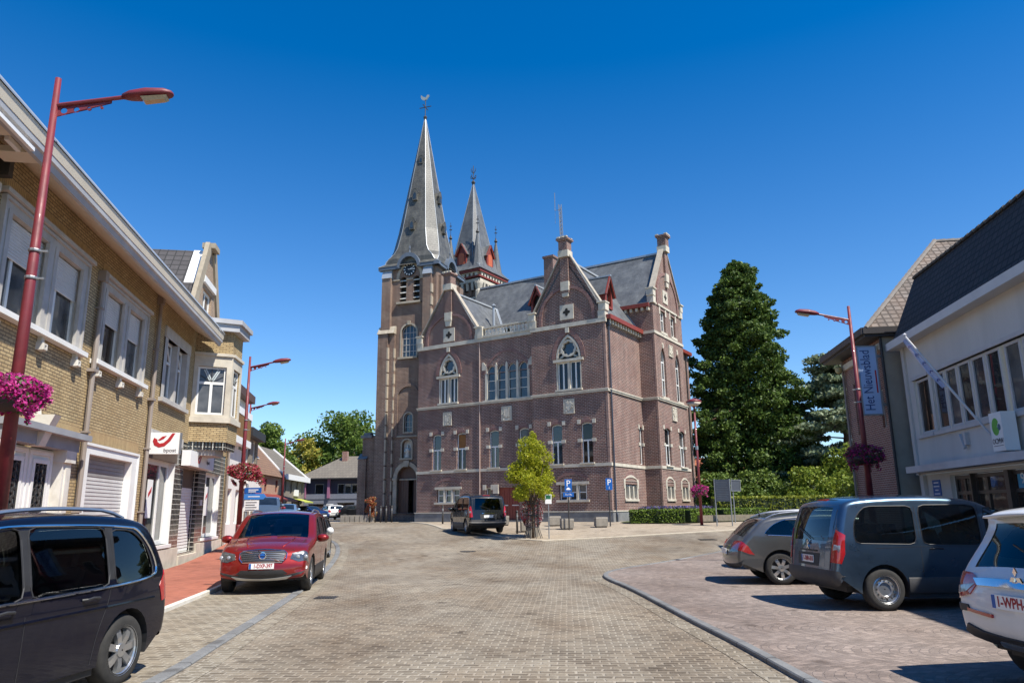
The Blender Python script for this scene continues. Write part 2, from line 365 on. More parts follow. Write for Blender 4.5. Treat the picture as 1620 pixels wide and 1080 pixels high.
def arch(u0, u1, z0, zs, kind='round', rise=None, n=10):
    """opening with a round, pointed or segmental head that springs at zs"""
    w = u1-u0; c = (u0+u1)/2; pts = [(u0, z0), (u1, z0)]
    if kind == 'round':
        for i in range(n+1): a = math.pi*i/n; pts.append((c+w/2*math.cos(a), zs+(rise or w/2)*math.sin(a)))
    elif kind == 'seg':
        for i in range(n+1): t = 1-2*i/n; pts.append((c+w/2*t, zs+rise*(1-t*t)))
    else:
        h = rise or w*.866; rad = (h*h+w*w/4)/w; a1 = math.asin(min(1, h/rad))
        for i in range(n+1): a = a1*i/n; pts.append((u1-rad+rad*math.cos(a), zs+rad*math.sin(a)))
        for i in range(n-1, -1, -1): a = a1*i/n; pts.append((u0+rad-rad*math.cos(a), zs+rad*math.sin(a)))
    return pts
def shrink(pts, k):
    us = [p[0] for p in pts]; zs = [p[1] for p in pts]; cu, cz = (min(us)+max(us))/2, (min(zs)+max(zs))/2
    fu = 1-2*k/(max(us)-min(us)); fz = 1-2*k/(max(zs)-min(zs))
    return [(cu+(u-cu)*fu, cz+(z-cz)*fz) for u, z in pts]
def window(parent, fr, pts, inset=.14, fw=.06, frame=WHITE, glass=DGLASS, vb=(), hb=(), bw=.05, name='window', d=0, diag=()):
    us = [p[0] for p in pts]; zs = [p[1] for p in pts]; u0, u1, z0, z1 = min(us), max(us), min(zs), max(zs)
    m = MB(frame); m.ring(fr, pts, shrink(pts, fw), d-inset-.03, d-inset+.03)
    for b in vb:
        u, a, c = (b if isinstance(b, tuple) else (b, z0, z1)); m.fbox(fr, u-bw/2, u+bw/2, max(a, z0+fw*.5), min(c, z1-fw*.5), d-inset-.028, d-inset+.026)
    for z in hb: m.fbox(fr, u0+fw*.5, u1-fw*.5, z-bw/2, z+bw/2, d-inset-.027, d-inset+.028)
    for a, b in diag: m.bar(fr.p(*a, d-inset+.01), fr.p(*b, d-inset+.01), bw*.6, bw*.6)
    o = m.build(name, parent); ta, tb = WR.uniform(-.014, .014), WR.uniform(-.012, .012); cu, cz = (u0+u1)/2, (z0+z1)/2
    if glass is DGLASS: glass = WR.choice(GLASSES)
    MB(glass).poly([fr.p(*p, d-inset-.004+ta*(p[0]-cu)+tb*(p[1]-cz)) for p in shrink(pts, fw*.4)]).build('pane', o)
    return o
def leaf_mesh(name, mats, parts, parent=None):
    """parts: list of (centres Nx3, size array or float, material index, flatness) made into one mesh of small leaf quads"""
    V = []; MI = []; rng = np.random.default_rng(len(name)*131+sum(len(p[0]) for p in parts))
    for cen, size, mi, flat in parts:
        cen = np.asarray(cen, float); n = len(cen)
        if n == 0: continue
        a = rng.normal(size=(n, 3)); a[:, 2] *= (1-flat); a /= np.linalg.norm(a, axis=1)[:, None]+1e-9
        b = rng.normal(size=(n, 3)); b[:, 2] *= (1-flat); b -= a*(a*b).sum(1)[:, None]; b /= np.linalg.norm(b, axis=1)[:, None]+1e-9
        sz = (np.broadcast_to(size, n)*rng.uniform(.65, 1.3, n))[:, None]
        V.append(np.stack([cen-a*sz*.55, cen-b*sz*.32+a*sz*.05, cen+a*sz*.55, cen+b*sz*.32+a*sz*.05], 1).reshape(-1, 3)); MI.append(np.full(n, mi, np.int32))
    V = np.concatenate(V); MI = np.concatenate(MI); nf = len(MI)
    me = bpy.data.meshes.new(name); me.vertices.add(len(V)); me.vertices.foreach_set('co', V.astype(np.float32).ravel())
    me.loops.add(nf*4); me.loops.foreach_set('vertex_index', np.arange(nf*4, dtype=np.int32))
    me.polygons.add(nf); me.polygons.foreach_set('loop_start', np.arange(0, nf*4, 4, dtype=np.int32)); me.polygons.foreach_set('loop_total', np.full(nf, 4, np.int32))
    for m in mats: me.materials.append(m)
    me.polygons.foreach_set('material_index', MI); me.update(calc_edges=True); me.validate()
    o = bpy.data.objects.new(name, me); COL.objects.link(o)
    if parent: o.parent = parent
    return o
NR = np.random.default_rng(11)
def blob(c, r, n, shell=.55):
    """points in an ellipsoid, thicker towards its skin"""
    d = NR.normal(size=(n, 3)); d /= np.linalg.norm(d, axis=1)[:, None]; q = NR.uniform(shell, 1, n)[:, None]**.8
    return np.asarray(c)+d*q*np.asarray(r)

# ------------------------------------------------------------------ terrain
def gz(y):
    t = min(1, max(0, (y-22)/24)); return .9*t*t*(3-2*t)
def sheet(name, poly, dz, mat, cell=2.0, thick=0, kind='structure'):
    """flat area following the rise of the square, optionally with an upstanding edge"""
    xs = [p[0] for p in poly]; ys = [p[1] for p in poly]; n = len(poly)
    P2 = []
    for i in range(n):
        a, b = Vector(poly[i]), Vector(poly[(i+1) % n]); k = max(1, int((b-a).length/cell))
        P2 += [a.lerp(b, j/k) for j in range(k)]
    nb = len(P2); pts = list(P2)
    def inside(x, y):
        r = False; j = n-1
        for i in range(n):
            if (poly[i][1] > y) != (poly[j][1] > y) and x < (poly[j][0]-poly[i][0])*(y-poly[i][1])/(poly[j][1]-poly[i][1])+poly[i][0]: r = not r
            j = i
        return r
    x = min(xs)+cell*.5
    while x < max(xs):
        y = min(ys)+cell*.5
        while y < max(ys):
            if inside(x, y): pts.append(Vector((x, y)))
            y += cell
        x += cell
    r = geometry.delaunay_2d_cdt(pts, [], [list(range(nb))], 1, 1e-5)
    m = MB(mat); m.add([(v.x, v.y, gz(v.y)+dz) for v in r[0]], r[2])
    if thick:
        v = [(p.x, p.y, gz(p.y)+dz) for p in P2]+[(p.x, p.y, gz(p.y)+dz-thick) for p in P2]
        m.add(v, [(i, (i+1) % nb, nb+(i+1) % nb, nb+i) for i in range(nb)])
    return tag(m.build(name), kind=kind)
def strip(name, path, wid, z0, z1, mat, rnd_edge=True, parent=None):
    """a kerb or band of stones along a path"""
    m = MB(mat); pts = [Vector(p) for p in path]; fine = []
    for i in range(len(pts)-1):
        k = max(1, int((pts[i+1]-pts[i]).length/.5)); fine += [pts[i].lerp(pts[i+1], j/k) for j in range(k)]
    fine.append(pts[-1]); v = []; f = []
    prof = [(-.5, z0), (-.5, z1-.015), (-.4, z1), (.4, z1), (.5, z1-.015), (.5, z0)] if rnd_edge else [(-.5, z1), (.5, z1)]
    q = len(prof)
    for i, p in enumerate(fine):
        t = (fine[min(i+1, len(fine)-1)]-fine[max(i-1, 0)]).normalized(); nn = Vector((t.y, -t.x))
        for a, z in prof: c = p+nn*a*wid; v.append((c.x, c.y, gz(c.y)+z))
    for i in range(len(fine)-1):
        for k in range(q-1): f.append((i*q+k, i*q+k+1, (i+1)*q+k+1, (i+1)*q+k))
    m.add(v, f); return m.build(name, parent)
def smooth_path(p, it=2):
    p = [Vector(x) for x in p]
    for _ in range(it):
        q = [p[0]]
        for i in range(len(p)-1): q += [p[i].lerp(p[i+1], .25), p[i].lerp(p[i+1], .75)]
        p = q+[p[-1]]
    return [tuple(x) for x in p]

ROAD = setts('road_setts', (.255, .22, .168), (.135, .112, .082), (.315, .28, .225), .19, .115, .017, rot=R(4), stain=(.6, .48, .37), dark=.75, warp=.055, bmp=.9)
LANE = setts('parking_setts', (.275, .242, .185), (.15, .128, .095), (.32, .29, .235), .2, .125, .018, rot=R(8), stain=(.68, .58, .48), dark=.6, warp=.05, bmp=.8)
PINK = setts('pink_fan_setts', (.3, .245, .213), (.175, .143, .124), (.21, .175, .155), .115, .1, .012, fan=1.5, rot=R(-75), stain=(.7, .63, .58), dark=.65, warp=.08, bmp=.7)
RED_PAVE = setts('red_paving', (.36, .13, .085), (.29, .1, .066), (.22, .095, .066), .22, .11, .006, rot=R(10), stain=(.8, .75, .72), dark=.4, bmp=.2, warp=.004)
TAN_PAVE = setts('tan_paving', (.37, .31, .235), (.3, .25, .19), (.25, .21, .16), .22, .15, .012, rot=R(20), stain=(.85, .8, .74), dark=.5, bmp=.3)
KERBM = setts('kerb_stone', (.2, .205, .205), (.15, .153, .155), (.06, .06, .058), 1.0, 6, .012, rot=R(88), bmp=.2, warp=.004)
FAR_GRND = pm('grass_ground', (.1, .12, .05), (.07, .09, .035), .3, .95)
gp = [(-900, -60), (-60, -60), (-60, 20), (60, 20), (60, -60), (900, -60)]
m = MB(FAR_GRND); ys = [-80, 0, 22, 26, 30, 34, 38, 42, 46, 60, 120, 400, 1500]
m.add([(x, y, gz(y)-.05) for y in ys for x in (-1500, -60, 0, 60, 1500)], [(r*5+c, r*5+c+1, r*5+c+6, r*5+c+5) for r in range(len(ys)-1) for c in range(4)])
tag(m.build('ground'), kind='structure')
sheet('road', [(-46, -8), (40, -8), (40, 60), (-2, 95), (-46, 95)], 0, ROAD, 2.0)
GUT = smooth_path([(-3.45, 2), (-3.62, 8.05), (-3.87, 10.14), (-4.23, 13.56), (-4.95, 19), (-5.75, 24), (-6.75, 29.6), (-7.9, 33.5), (-9.6, 36)])
WALK = [(-5.3, 2), (-5.75, 10), (-6.08, 13.56), (-6.5, 16.64), (-8.0, 25.5), (-9.7, 35), (-11.5, 45)]
sheet('parking_lane', GUT+WALK[::-1][1:], .008, LANE, 1.5)
tag(strip('gutter', GUT, .17, -.02, .028, KERBM), kind='structure')
tag(strip('gutter_setts', [(x+.28, y) for x, y in GUT], .24, 0, .005, LANE, False), kind='structure')
sheet('sidewalk', WALK+[(-15.5, 46), (-12.5, 34), (-10.6, 24.5), (-9.1, 16), (-7.9, 9), (-6.6, 2)], .07, RED_PAVE, 1.5)
tag(strip('sidewalk_kerb', WALK, .1, -.02, .085, STONE_W), kind='structure')
KERB = smooth_path([(2.95, 2), (2.8, 7.7), (2.77, 9.5), (2.65, 11.5), (2.46, 16.27), (2.2, 18.6), (2.35, 20.1), (3.1, 21.6), (4.6, 23.6), (6.9, 26.6), (10, 30.5), (13, 33.5)])
sheet('car_park', KERB+[(16, 33.5), (16, 23), (14, 8), (13.5, 2)], .045, PINK, 1.5)
tag(strip('car_park_kerb', KERB, .13, -.02, .055, KERBM), kind='structure')
tag(strip('car_park_gutter_setts', [(x-.25, y) for x, y in KERB[:24]], .22, 0, .005, LANE, False), kind='structure')
PLAZA = [(-8.3, 57), (-3.73, 39.7), (.2, 33.2), (1.2, 32.4), (4.06, 33.5), (9.4, 36), (16, 39), (40, 45), (40, 90), (-8, 90)]
sheet('town_square', PLAZA, .03, TAN_PAVE, 1.5, thick=.05)
tag(strip('square_edge_stones', PLAZA[:8], .18, -.01, .04, pm('square_edge', (.42, .37, .29), (.32, .28, .215), 4, .85)), kind='structure')
sheet('church_forecourt', [(-14, 52.5), (-8.2, 52.5), (-7, 62), (-14, 62)], .035, TAN_PAVE, 1.5, thick=.05)
# ------------------------------------------------------------------ town hall
TH = thing('town_hall', 'large purple brick neo-gothic town hall with stone bands and stepped-back slate roofs on the square', 'town hall', (5.705, 44, .994), R(-32))
F0 = Fr((0, 0, 0), (1, 0, 0), (0, -1, 0)); F1 = Fr((0, .35, 0), (1, 0, 0), (0, -1, 0))
FS = Fr((0, 0, 0), (0, 1, 0), (1, 0, 0)); FB = Fr((1.12, 0, 0), (0, 1, 0), (1, 0, 0)); FT = Fr((0, 5.3, 0), (1, 0, 0), (0, -1, 0))
main = lambda u, w=.76: arch(u-w/2, u+w/2, 3.33, 5.7, 'seg', .09)
goth = lambda u, w: arch(u-w/2, u+w/2, 7.9, 9.9, 'pointed', 1.5)
lights = [-8.62, -7.79, -6.96, -6.13]
light = lambda u: arch(u-.335, u+.335, 7.78, 9.72, 'pointed', .42)
mw = MB(TOWN_BRICK)
def gable(c, hw, zk, za, zb=-.6):
    return [(c-hw, zb), (c+hw, zb), (c+hw, zk), (c+hw-.32, zk), (c+.3, za), (c-.3, za), (c-hw+.32, zk), (c-hw, zk)]
MAINR = [-3.55, -1.48]; MAINC = [-8.42, -6.13]; MAINL = [-13.16, -11.08]
basR = rect(-3.5, -1.6, 1.22, 2.12); basL = rect(-13.12, -11.2, 1.2, 2.06); door = rect(-8.12, -6.53, .08, 2.08); sw = rect(-9.06, -8.66, 1.33, 2.1)
mw.holed(F0, gable(-2.625, 2.625, 12.95, 16.6), [main(u) for u in MAINR]+[basR, goth(-2.58, 1.74)], 0, .22)
mw.holed(F1, [(-9.5, -.6), (-5.25, -.6), (-5.25, 12.1), (-9.5, 12.1)], [main(u) for u in MAINC]+[light(u) for u in lights]+[door, sw], 0, .22)
mw.holed(F1, gable(-12.185, 2.685, 12.75, 16.1), [main(u) for u in MAINL]+[basL, goth(-12.18, 1.62)], 0, .22)
mw.poly([(-5.25, 0, -.6), (-5.25, .35, -.6), (-5.25, .35, 12.95), (-5.25, 0, 12.95)])
ssw = arch(4.58, 5.15, 3.4, 5.72, 'seg', .1); sbas = rect(1.95, 3.85, 1.24, 2.12)
mw.holed(FS, [(0, -.6), (5.3, -.6), (5.3, 12.15), (0, 12.15)], [ssw, sbas], 0, .2)
mw.poly([(-1.6, 5.3, -.6), (1.12, 5.3, -.6), (1.12, 5.3, 14.25), (-1.6, 5.3, 14.25)])
BG = [6.72, 9.52]; BM = [6.72, 9.5]; bgo = [arch(u-.46, u+.46, 7.86, 10.35, 'pointed', .95) for u in BG]; bma = [arch(u-.53, u+.53, 3.4, 5.7, 'seg', .14) for u in BM]
bba = [rect(u-.66, u+.66, 1.26, 2.05) for u in (6.72, 9.52)]; bup = [rect(u-.46, u+.46, 12.4, 13.92) for u in (7.1, 9.05)]
mw.holed(FB, gable(8.1, 2.8, 15.0, 18.6), bgo+bma+bba+bup, 0, .24)
mw.box(-14.87, -14.6, .36, 10.9, -.6, 12.2); mw.box(-14.87, 1.1, 10.6, 10.9, -.6, 14.2)
mw.box(-.6, .55, 10.9, 13.6, -.6, 12.1)
mw.poly([(-14.8, 5.3, 11), (-14.8, 10.9, 11), (-14.8, 10.9, 14.2), (-14.8, 8.1, 18.4), (-14.8, 5.3, 14.2)])
# quoin strips with darker bricks at the corners, the pilasters up the gables, the finial turrets
for fr, c, za, zb in ((F0, -2.625, 16.6, 14.1), (F1, -12.185, 16.1, 14.0), (FB, 8.1, 18.6, 16.2)):
    mw.fbox(fr, c-.28, c+.28, zb, za+.15, -.15, .16)
    mw.fbox(fr, c-.31, c+.31, za+.32, za+.95, -.34, .28); mw.fbox(fr, c-.36, c+.36, za+.95, za+1.02, -.39, .33); mw.fbox(fr, c-.43, c+.43, za+1.02, za+1.14, -.45, .4)
mw.build('brick_walls', TH)
st = MB(STONE)
def band(fr, u0, u1, z, h, d): st.fbox(fr, u0, u1, z-h, z, -.1, d); st.fbox(fr, u0, u1, z-h*.38, z+.004, -.1, d+.05)
for fr, u0, u1 in ((F0, -5.25-.05, .1), (F1, -14.92, -5.25)):
    st.fbox(fr, u0, u1, 3.14, 3.33, -.1, .045); band(fr, u0, u1, 7.74, .17, .09); st.fbox(fr, u0, u1, 11.86, 12.12, -.1, .09)
for fr, u0, u1 in ((FS, .1, 5.3), (FB, 5.32, 10.95)):
    st.fbox(fr, u0, u1, 3.14, 3.33, -.1, .045); band(fr, u0, u1, 7.74, .17, .09)
st.fbox(FT, .05, 1.12, 3.14, 3.33, -.1, .045); band(FT, .1, 1.18, 7.74, .17, .09); st.fbox(FT, -1.0, 1.17, 12.05, 12.24, -.1, .05)
st.fbox(FB, 5.31, 10.9, 12.05, 12.24, -.1, .06); st.fbox(FB, 5.3, 10.9, 14.14, 14.3, -.1, .05)
# corner strips beside the rain pipes
cq = MB(pm('corner_brick', (.33, .22, .18), (.25, .16, .13), 6, .85))
for fr, u0, u1, z1 in ((F0, -.14, .012, 12), (F1, -9.58, -9.5, 11.9), (FB, 5.29, 5.42, 12)):
    z = .6
    while z < z1: cq.fbox(fr, u0, u1, z, min(z+.5, z1), -.1, .012); z += .52
cq.split('corner_strip', TH)
# gable parapets, kneelers, collars under the turrets
co_ = MB(pm('coping_stone', (.42, .37, .3), (.3, .265, .215), 4, .85))
def coping(fr, c, hw, zk, za, w=.2):
    for s in (-1, 1):
        a, b = fr.p(c+s*(hw-.1), zk+.02, -.1), fr.p(c+s*.28, za+.12, -.1); co_.bar(a, b, .4, .07)
        st.fbox(fr, c+s*(hw-.17)-.24, c+s*(hw-.17)+.24, zk-.85, zk-.35, -.35, .1); st.fbox(fr, c+s*(hw-.1)-.24, c+s*(hw-.1)+.24, zk-.35, zk+.12, -.38, .13)
        st.fbox(fr, c+s*(hw-.12)-.3, c+s*(hw-.12)+.3, zk+.12, zk+.2, -.42, .2)
    st.fbox(fr, c-.36, c+.36, za-.12, za+.32, -.38, .3)
    st.fbox(fr, c-.29, c+.29, za-2.35, za-1.75, -.05, .18); st.prism(fr, [(c-.2, za-2.75), (c+.2, za-2.75), (c+.27, za-2.35), (c-.27, za-2.35)], -.05, .14)
    for k in range(3):
        q = c-.36+.26*k; st.fbox(fr, q, q+.2, za+1.14, za+1.24, .2, .41); st.fbox(fr, q, q+.2, za+1.14, za+1.24, -.46, -.25)
    # blind arch moulding in the gable
    o = arch(c-hw*.72, c+hw*.72, zk-.85, zk-.2, 'round', za-zk-1.35); i = arch(c-hw*.72+.09, c+hw*.72-.09, zk-.85, zk-.2, 'round', za-zk-1.46)
coping(F0, -2.625, 2.625, 12.95, 16.6); coping(F1, -12.185, 2.685, 12.75, 16.1); coping(FB, 8.1, 2.8, 15.0, 18.6)
co_.split('gable_coping', TH, margin=-.01)
arch_mb = MB(brick('arch_brick', (.2, .09, .075), (.15, .065, .06), (.36, .27, .24), .075, .3, .01))
for fr, c, hw, zk, za in ((F0, -2.625, 2.625, 12.3, 14.6), (F1, -12.185, 2.685, 12.2, 14.3), (FB, 8.1, 2.8, 14.32, 16.9)):
    arch_mb.ring(fr, arch(c-hw*.76, c+hw*.76, zk-.17, zk+.3, 'round', za-zk-.3, 14), arch(c-hw*.68, c+hw*.68, zk-.17, zk+.3, 'round', za-zk-.5, 14), -.05, .07)
arch_mb.ring(F1, arch(-9.25, -5.5, 9.6, 9.9, 'seg', 1.25, 12), arch(-9.05, -5.7, 9.62, 9.9, 'seg', 1.08, 12), -.05, .03)
for fr, c, w, z0, zs, h in ((F0, -2.58, 1.74, 9.92, 9.95, 1.6), (F1, -12.18, 1.62, 9.92, 9.95, 1.6)):
    arch_mb.ring(fr, arch(c-w/2-.3, c+w/2+.3, z0, zs, 'pointed', h+.28), arch(c-w/2-.03, c+w/2+.03, z0, zs, 'pointed', h-.05), -.05, .04)
    st.fbox(fr, c-.13, c+.13, 11.5, 11.82, 0, .12)
for fr, us, w in ((F0, MAINR, .38), (F1, MAINC+MAINL, .38), (FB, BM, .53)):
    for u in us: arch_mb.ring(fr, arch(u-w-.04, u+w+.04, 5.66, 5.72, 'seg', .42), arch(u-w+.004, u+w-.004, 5.66, 5.69, 'seg', .14), -.04, .022)
for fr, u0, u1, z in ((F0, -3.75, -1.35, 2.32), (F1, -13.35, -10.95, 2.27), (FS, 1.8, 4.0, 2.3)):
    arch_mb.ring(fr, arch(u0, u1, z-.02, z, 'seg', .62), arch(u0+.1, u1-.1, z-.015, z, 'seg', .38), -.04, .014)
arch_mb.split('arch_moulding', TH)
# main window blocks, sills, aprons
for fr, us, w in ((F0, MAINR, .38), (F1, MAINC+MAINL, .38), (FB, BM, .53)):
    for u in us:
        for s in (-1, 1):
            st.fbox(fr, u+s*(w+.13)-.11, u+s*(w+.13)+.11, 5.72, 5.98, -.1, .04); st.fbox(fr, u+s*(w+.1)-.14, u+s*(w+.1)+.14, 4.62, 4.82, -.1, .035)
        st.fbox(fr, u-w-.1, u+w+.1, 3.29, 3.38, -.3, .13)
st.fbox(FS, 4.45, 4.6, 5.66, 5.95, -.1, .05); st.fbox(FS, 5.12, 5.28, 5.66, 5.95, -.1, .05); st.fbox(FS, 4.4, 4.6, 4.6, 4.8, -.1, .05); st.fbox(FS, 5.13, 5.29, 4.6, 4.8, -.1, .05)
# low windows of the ground floor
for fr, u0, u1, z1 in ((F0, -3.5, -1.6, 2.12), (F1, -13.12, -11.2, 2.06)):
    st.fbox(fr, u0-.16, u1+.16, z1, z1+.17, -.1, .04); st.fbox(fr, u0-.16, u1+.16, 1.08, 1.21, -.2, .09)
    for k in (1, 2): u = u0+(u1-u0)*k/3; st.fbox(fr, u-.07, u+.07, 1.2, z1+.01, -.15, .02)
for fr, u, w, n in ((FS, 2.9, .95, 3), (FB, 6.72, .66, 2), (FB, 9.52, .66, 2)):
    st.fbox(fr, u-w-.1, u+w+.1, 1.1, 1.23, -.2, .08)
    for k in range(n+1): q = u-w+2*w*k/n; st.fbox(fr, q-.08, q+.08, 1.22, 2.0, -.14, .03)
    for s in (-1, 1): st.fbox(fr, u+s*(w+.08)-.1, u+s*(w+.08)+.1, 1.85, 2.42, -.1, .04)
    st.ring(fr, arch(u-w, u+w, 2.3, 2.42, 'seg', .26), arch(u-w+.08, u+w-.08, 2.32, 2.42, 'seg', .12), -.05, .03)
# four-light window: mullions, sill
for k, u in enumerate((-9.03, -8.205, -7.375, -6.545, -5.72)):
    st.prism(F1, [(u-.085, 7.72), (u+.085, 7.72), (u+.085, 10.1), (u, 10.3), (u-.085, 10.1)], -.12, .05 if 0 < k < 4 else .02)
st.fbox(F1, -9.2, -5.55, 7.68, 7.79, -.2, .12)
st.prism(F1, [(-9.35, 9.85), (-9.05, 9.85), (-8.95, 10.05), (-9.2, 10.4), (-9.35, 10.4)], -.05, .05); st.prism(F1, [(-5.32, 9.85), (-5.68, 9.85), (-5.72, 10.05), (-5.5, 10.4), (-5.32, 10.4)], -.05, .05)
# tracery of the two gothic windows
for fr, c, w in ((F0, -2.58, 1.74), (F1, -12.18, 1.62)):
    h = w/2; st.ring(fr, arch(c-h+.01, c+h-.01, 9.7, 9.9, 'pointed', 1.48), arch(c-h+.14, c+h-.14, 9.8, 9.92, 'pointed', 1.3), -.2, .03)
    st.fbox(fr, c-h-.18, c+h+.18, 9.66, 9.82, -.2, .12)
    cz = 10.52; pts = [(c+.56*math.cos(a), cz+.56*math.sin(a)) for a in [2*math.pi*k/32 for k in range(32)]]
    inn = [(c+(.38+.07*abs(math.cos(4*a)))*math.cos(a), cz+(.38+.07*abs(math.cos(4*a)))*math.sin(a)) for a in [2*math.pi*k/32 for k in range(32)]]
    st.ring(fr, pts, inn, -.2, 0)
    for s in (-1, 1): st.bar(fr.p(c+s*.3, 10.1, -.08), fr.p(c+s*(h-.12), 9.82, -.08), .1, .12); st.bar(fr.p(c+s*.52, 10.35, -.08), fr.p(c+s*(h-.05), 10.15, -.08), .08, .12)
    st.fbox(fr, c-.075, c+.075, 7.86, 9.7, -.2, .02); st.fbox(fr, c-h-.06, c+h+.06, 7.8, 7.92, -.25, .14)
    for s in (-1, 1): st.fbox(fr, c+s*h-.07 if s > 0 else c-h-.0, c+h if s > 0 else c-h+.07, 7.9, 9.7, -.2, .01)
for u in BG: st.fbox(FB, u-.56, u+.56, 7.78, 7.88, -.25, .1); st.prism(FB, [(u-.1, 11.25), (u+.1, 11.25), (u+.1, 11.5), (u, 11.62), (u-.1, 11.5)], 0, .06)
for u in (7.1, 9.05):
    st.fbox(FB, u-.6, u+.6, 12.24, 12.42, -.2, .08)
    for s in (-1, 1): st.fbox(FB, u+s*.57-.1, u+s*.57+.1, 13.6, 14.15, -.1, .03)
# quatrefoil panels and carved plaques
for fr, c, z, s in ((F0, -2.6, 12.85, .48), (F1, -12.16, 12.73, .48), (FB, 7.72, 15.05, .46)): st.fbox(fr, c-s, c+s, z-s, z+s, -.05, .05)
for fr, c, z, w, h in ((F0, -2.61, 6.85, .37, .45), (F1, -12.23, 6.81, .36, .46), (F1, -7.39, 6.81, .39, .47), (FB, 8.2, 6.9, .42, .48), (FB, 8.18, 11.28, .38, .4)):
    st.fbox(fr, c-w, c+w, z-h, z+h, -.05, .05); st.ring(fr, rect(c-w, c+w, z-h, z+h), rect(c-w+.06, c+w-.06, z-h+.06, z+h-.06), .04, .085)
    rr = random.Random(int(abs(c)*100)); st.prism(fr, [(c-.2, z+.3), (c+.2, z+.3), (c+.2, z-.05), (c, z-.3), (c-.2, z-.05)], .04, .09)
    for k in range(11): a, b = rr.uniform(-w+.1, w-.1), rr.uniform(-h+.1, h-.1); st.bar(fr.p(c+a, z+b, .07), fr.p(c+a+rr.uniform(-.12, .12), z+b+rr.uniform(-.12, .12), .08), .05, .07)
# surround of the red door and little window
st.fbox(F1, -8.5, -8.1, 1.7, 2.28, -.1, .06); st.fbox(F1, -6.55, -6.2, 1.7, 2.28, -.1, .06); st.fbox(F1, -9.3, -9.05, 1.95, 2.28, -.1, .06); st.fbox(F1, -8.68, -8.5, 1.95, 2.28, -.1, .05)
# balustrade
st.fbox(F1, -9.5, -5.3, 12.12, 12.26, -.3, .14); st.fbox(F1, -9.4, -5.35, 12.74, 12.86, -.2, .06)
for u in (-9.45, -5.45): st.fbox(F1, u-.2, u+.2, 12.1, 12.92, -.3, .16)
ba = MB(STONE_W)
for k in range(11):
    u = -9.05+k*.33; ba.lathe([(.07, 12.26), (.07, 12.3), (.045, 12.34), (.085, 12.48), (.05, 12.66), (.07, 12.7), (.07, 12.74)], F1.p(u, 0, -.07), 8)
st.split('stone_trim', TH, margin=-.002); ba.split('baluster', TH, margin=0)
pl = MB(BLUESTONE)
for fr, u0, u1 in ((F0, -5.3, .1), (F1, -14.95, -8.6), (F1, -6.2, -5.2), (FS, -.1, 5.3), (FB, 5.2, 10.95), (FT, 0, 1.22)): pl.fbox(fr, u0, u1, -.6, .5, -.2, .09)
pl.split('plinth', TH)
pc = MB(STONE)
for fr, u0, u1 in ((F0, -5.31, .13), (F1, -14.97, -8.59), (F1, -6.21, -5.2), (FS, -.13, 5.3), (FB, 5.18, 10.96), (FT, 0, 1.24)): pc.fbox(fr, u0, u1, .5, .57, -.2, .12)
pc.split('plinth_cap', TH)
qf = MB(DARK)
for fr, c, z in ((F0, -2.6, 12.85), (F1, -12.16, 12.73), (FB, 7.72, 15.05)):
    qf.prism(fr, [(c+(.13+.13*abs(math.cos(2*a)))*math.cos(a), z+(.13+.13*abs(math.cos(2*a)))*math.sin(a)) for a in [2*math.pi*k/40 for k in range(40)]], .02, .056)
qf.split('quatrefoil_opening', TH)
# windows
BLIND = pm('orange_blind', (.3, .13, .03), (.22, .09, .02), 4, .7)
for fr, us, w in ((F0, MAINR, .76), (F1, MAINC+MAINL, .76), (FB, BM, 1.06)):
    for u in us:
        o = window(TH, fr, main(u, w) if w < 1 else arch(u-.53, u+.53, 3.4, 5.7, 'seg', .14), .16, .06, WHITE, DGLASS, vb=[(u, 3.3, 4.72)], hb=[4.72], bw=.09)
        if u == -11.08: MB(BLIND).fbox(fr, u-.3, u+.3, 4.78, 5.66, -.17, -.155).build('blind', o)
for u in lights: window(TH, F1, light(u), .14, .035, STONE_W, LEADED, hb=[8.45, 9.1], bw=.04)
for fr, c, w in ((F0, -2.58, 1.74), (F1, -12.18, 1.62)):
    h = w/2; MB(LEADED).poly([fr.p(*q, -.21) for q in arch(c-h, c+h, 9.7, 9.9, 'pointed', 1.48)]).build('tracery_glass', TH)
    for s in (-1, 1): q = c+s*h/2; window(TH, fr, rect(q-h/2+.06, q+h/2-.06, 7.9, 9.66), .16, .07, WHITE, DGLASS, vb=[q], bw=.1)
for fr, u0, u1, z1 in ((F0, -3.5, -1.6, 2.12), (F1, -13.12, -11.2, 2.06)):
    for k in range(3): a = u0+(u1-u0)*k/3; window(TH, fr, rect(a+.06, a+(u1-u0)/3-.06, 1.2, z1), .15, .05, WHITE, DGLASS, hb=[1.66], bw=.05)
window(TH, F1, sw, .15, .05, WHITE, DGLASS)
for u in BG: window(TH, FB, arch(u-.46, u+.46, 7.86, 10.35, 'pointed', .95), .18, .06, WHITE, DGLASS, vb=[(u, 7.8, 10.3)], hb=[9.1, 10.3], bw=.08)
for u in (7.1, 9.05): window(TH, FB, rect(u-.46, u+.46, 12.4, 13.92), .18, .06, WHITE, DGLASS, vb=[u], hb=[13.3])
window(TH, FS, ssw, .16, .06, WHITE, DGLASS, hb=[4.7])
for fr, u, w in ((FS, 2.9, .95), (FB, 6.72, .66), (FB, 9.52, .66)): window(TH, fr, rect(u-w, u+w, 1.24, 2.06), .15, .04, WHITE, DGLASS)
d = MB(DARK_RED); d.fbox(F1, -8.12, -6.53, .08, 2.08, -.2, -.14)
for k in range(8): d.fbox(F1, -8.12+k*.199+.012, -8.12+k*.199+.188, .1, 2.06, -.15, -.115)
dr = d.build('door', TH); h = MB(STONE_W); h.fbox(F1, -7.95, -7.45, .93, .99, -.12, -.1); h.fbox(F1, -7.15, -6.65, .93, .99, -.12, -.1); h.split('hinge', dr)
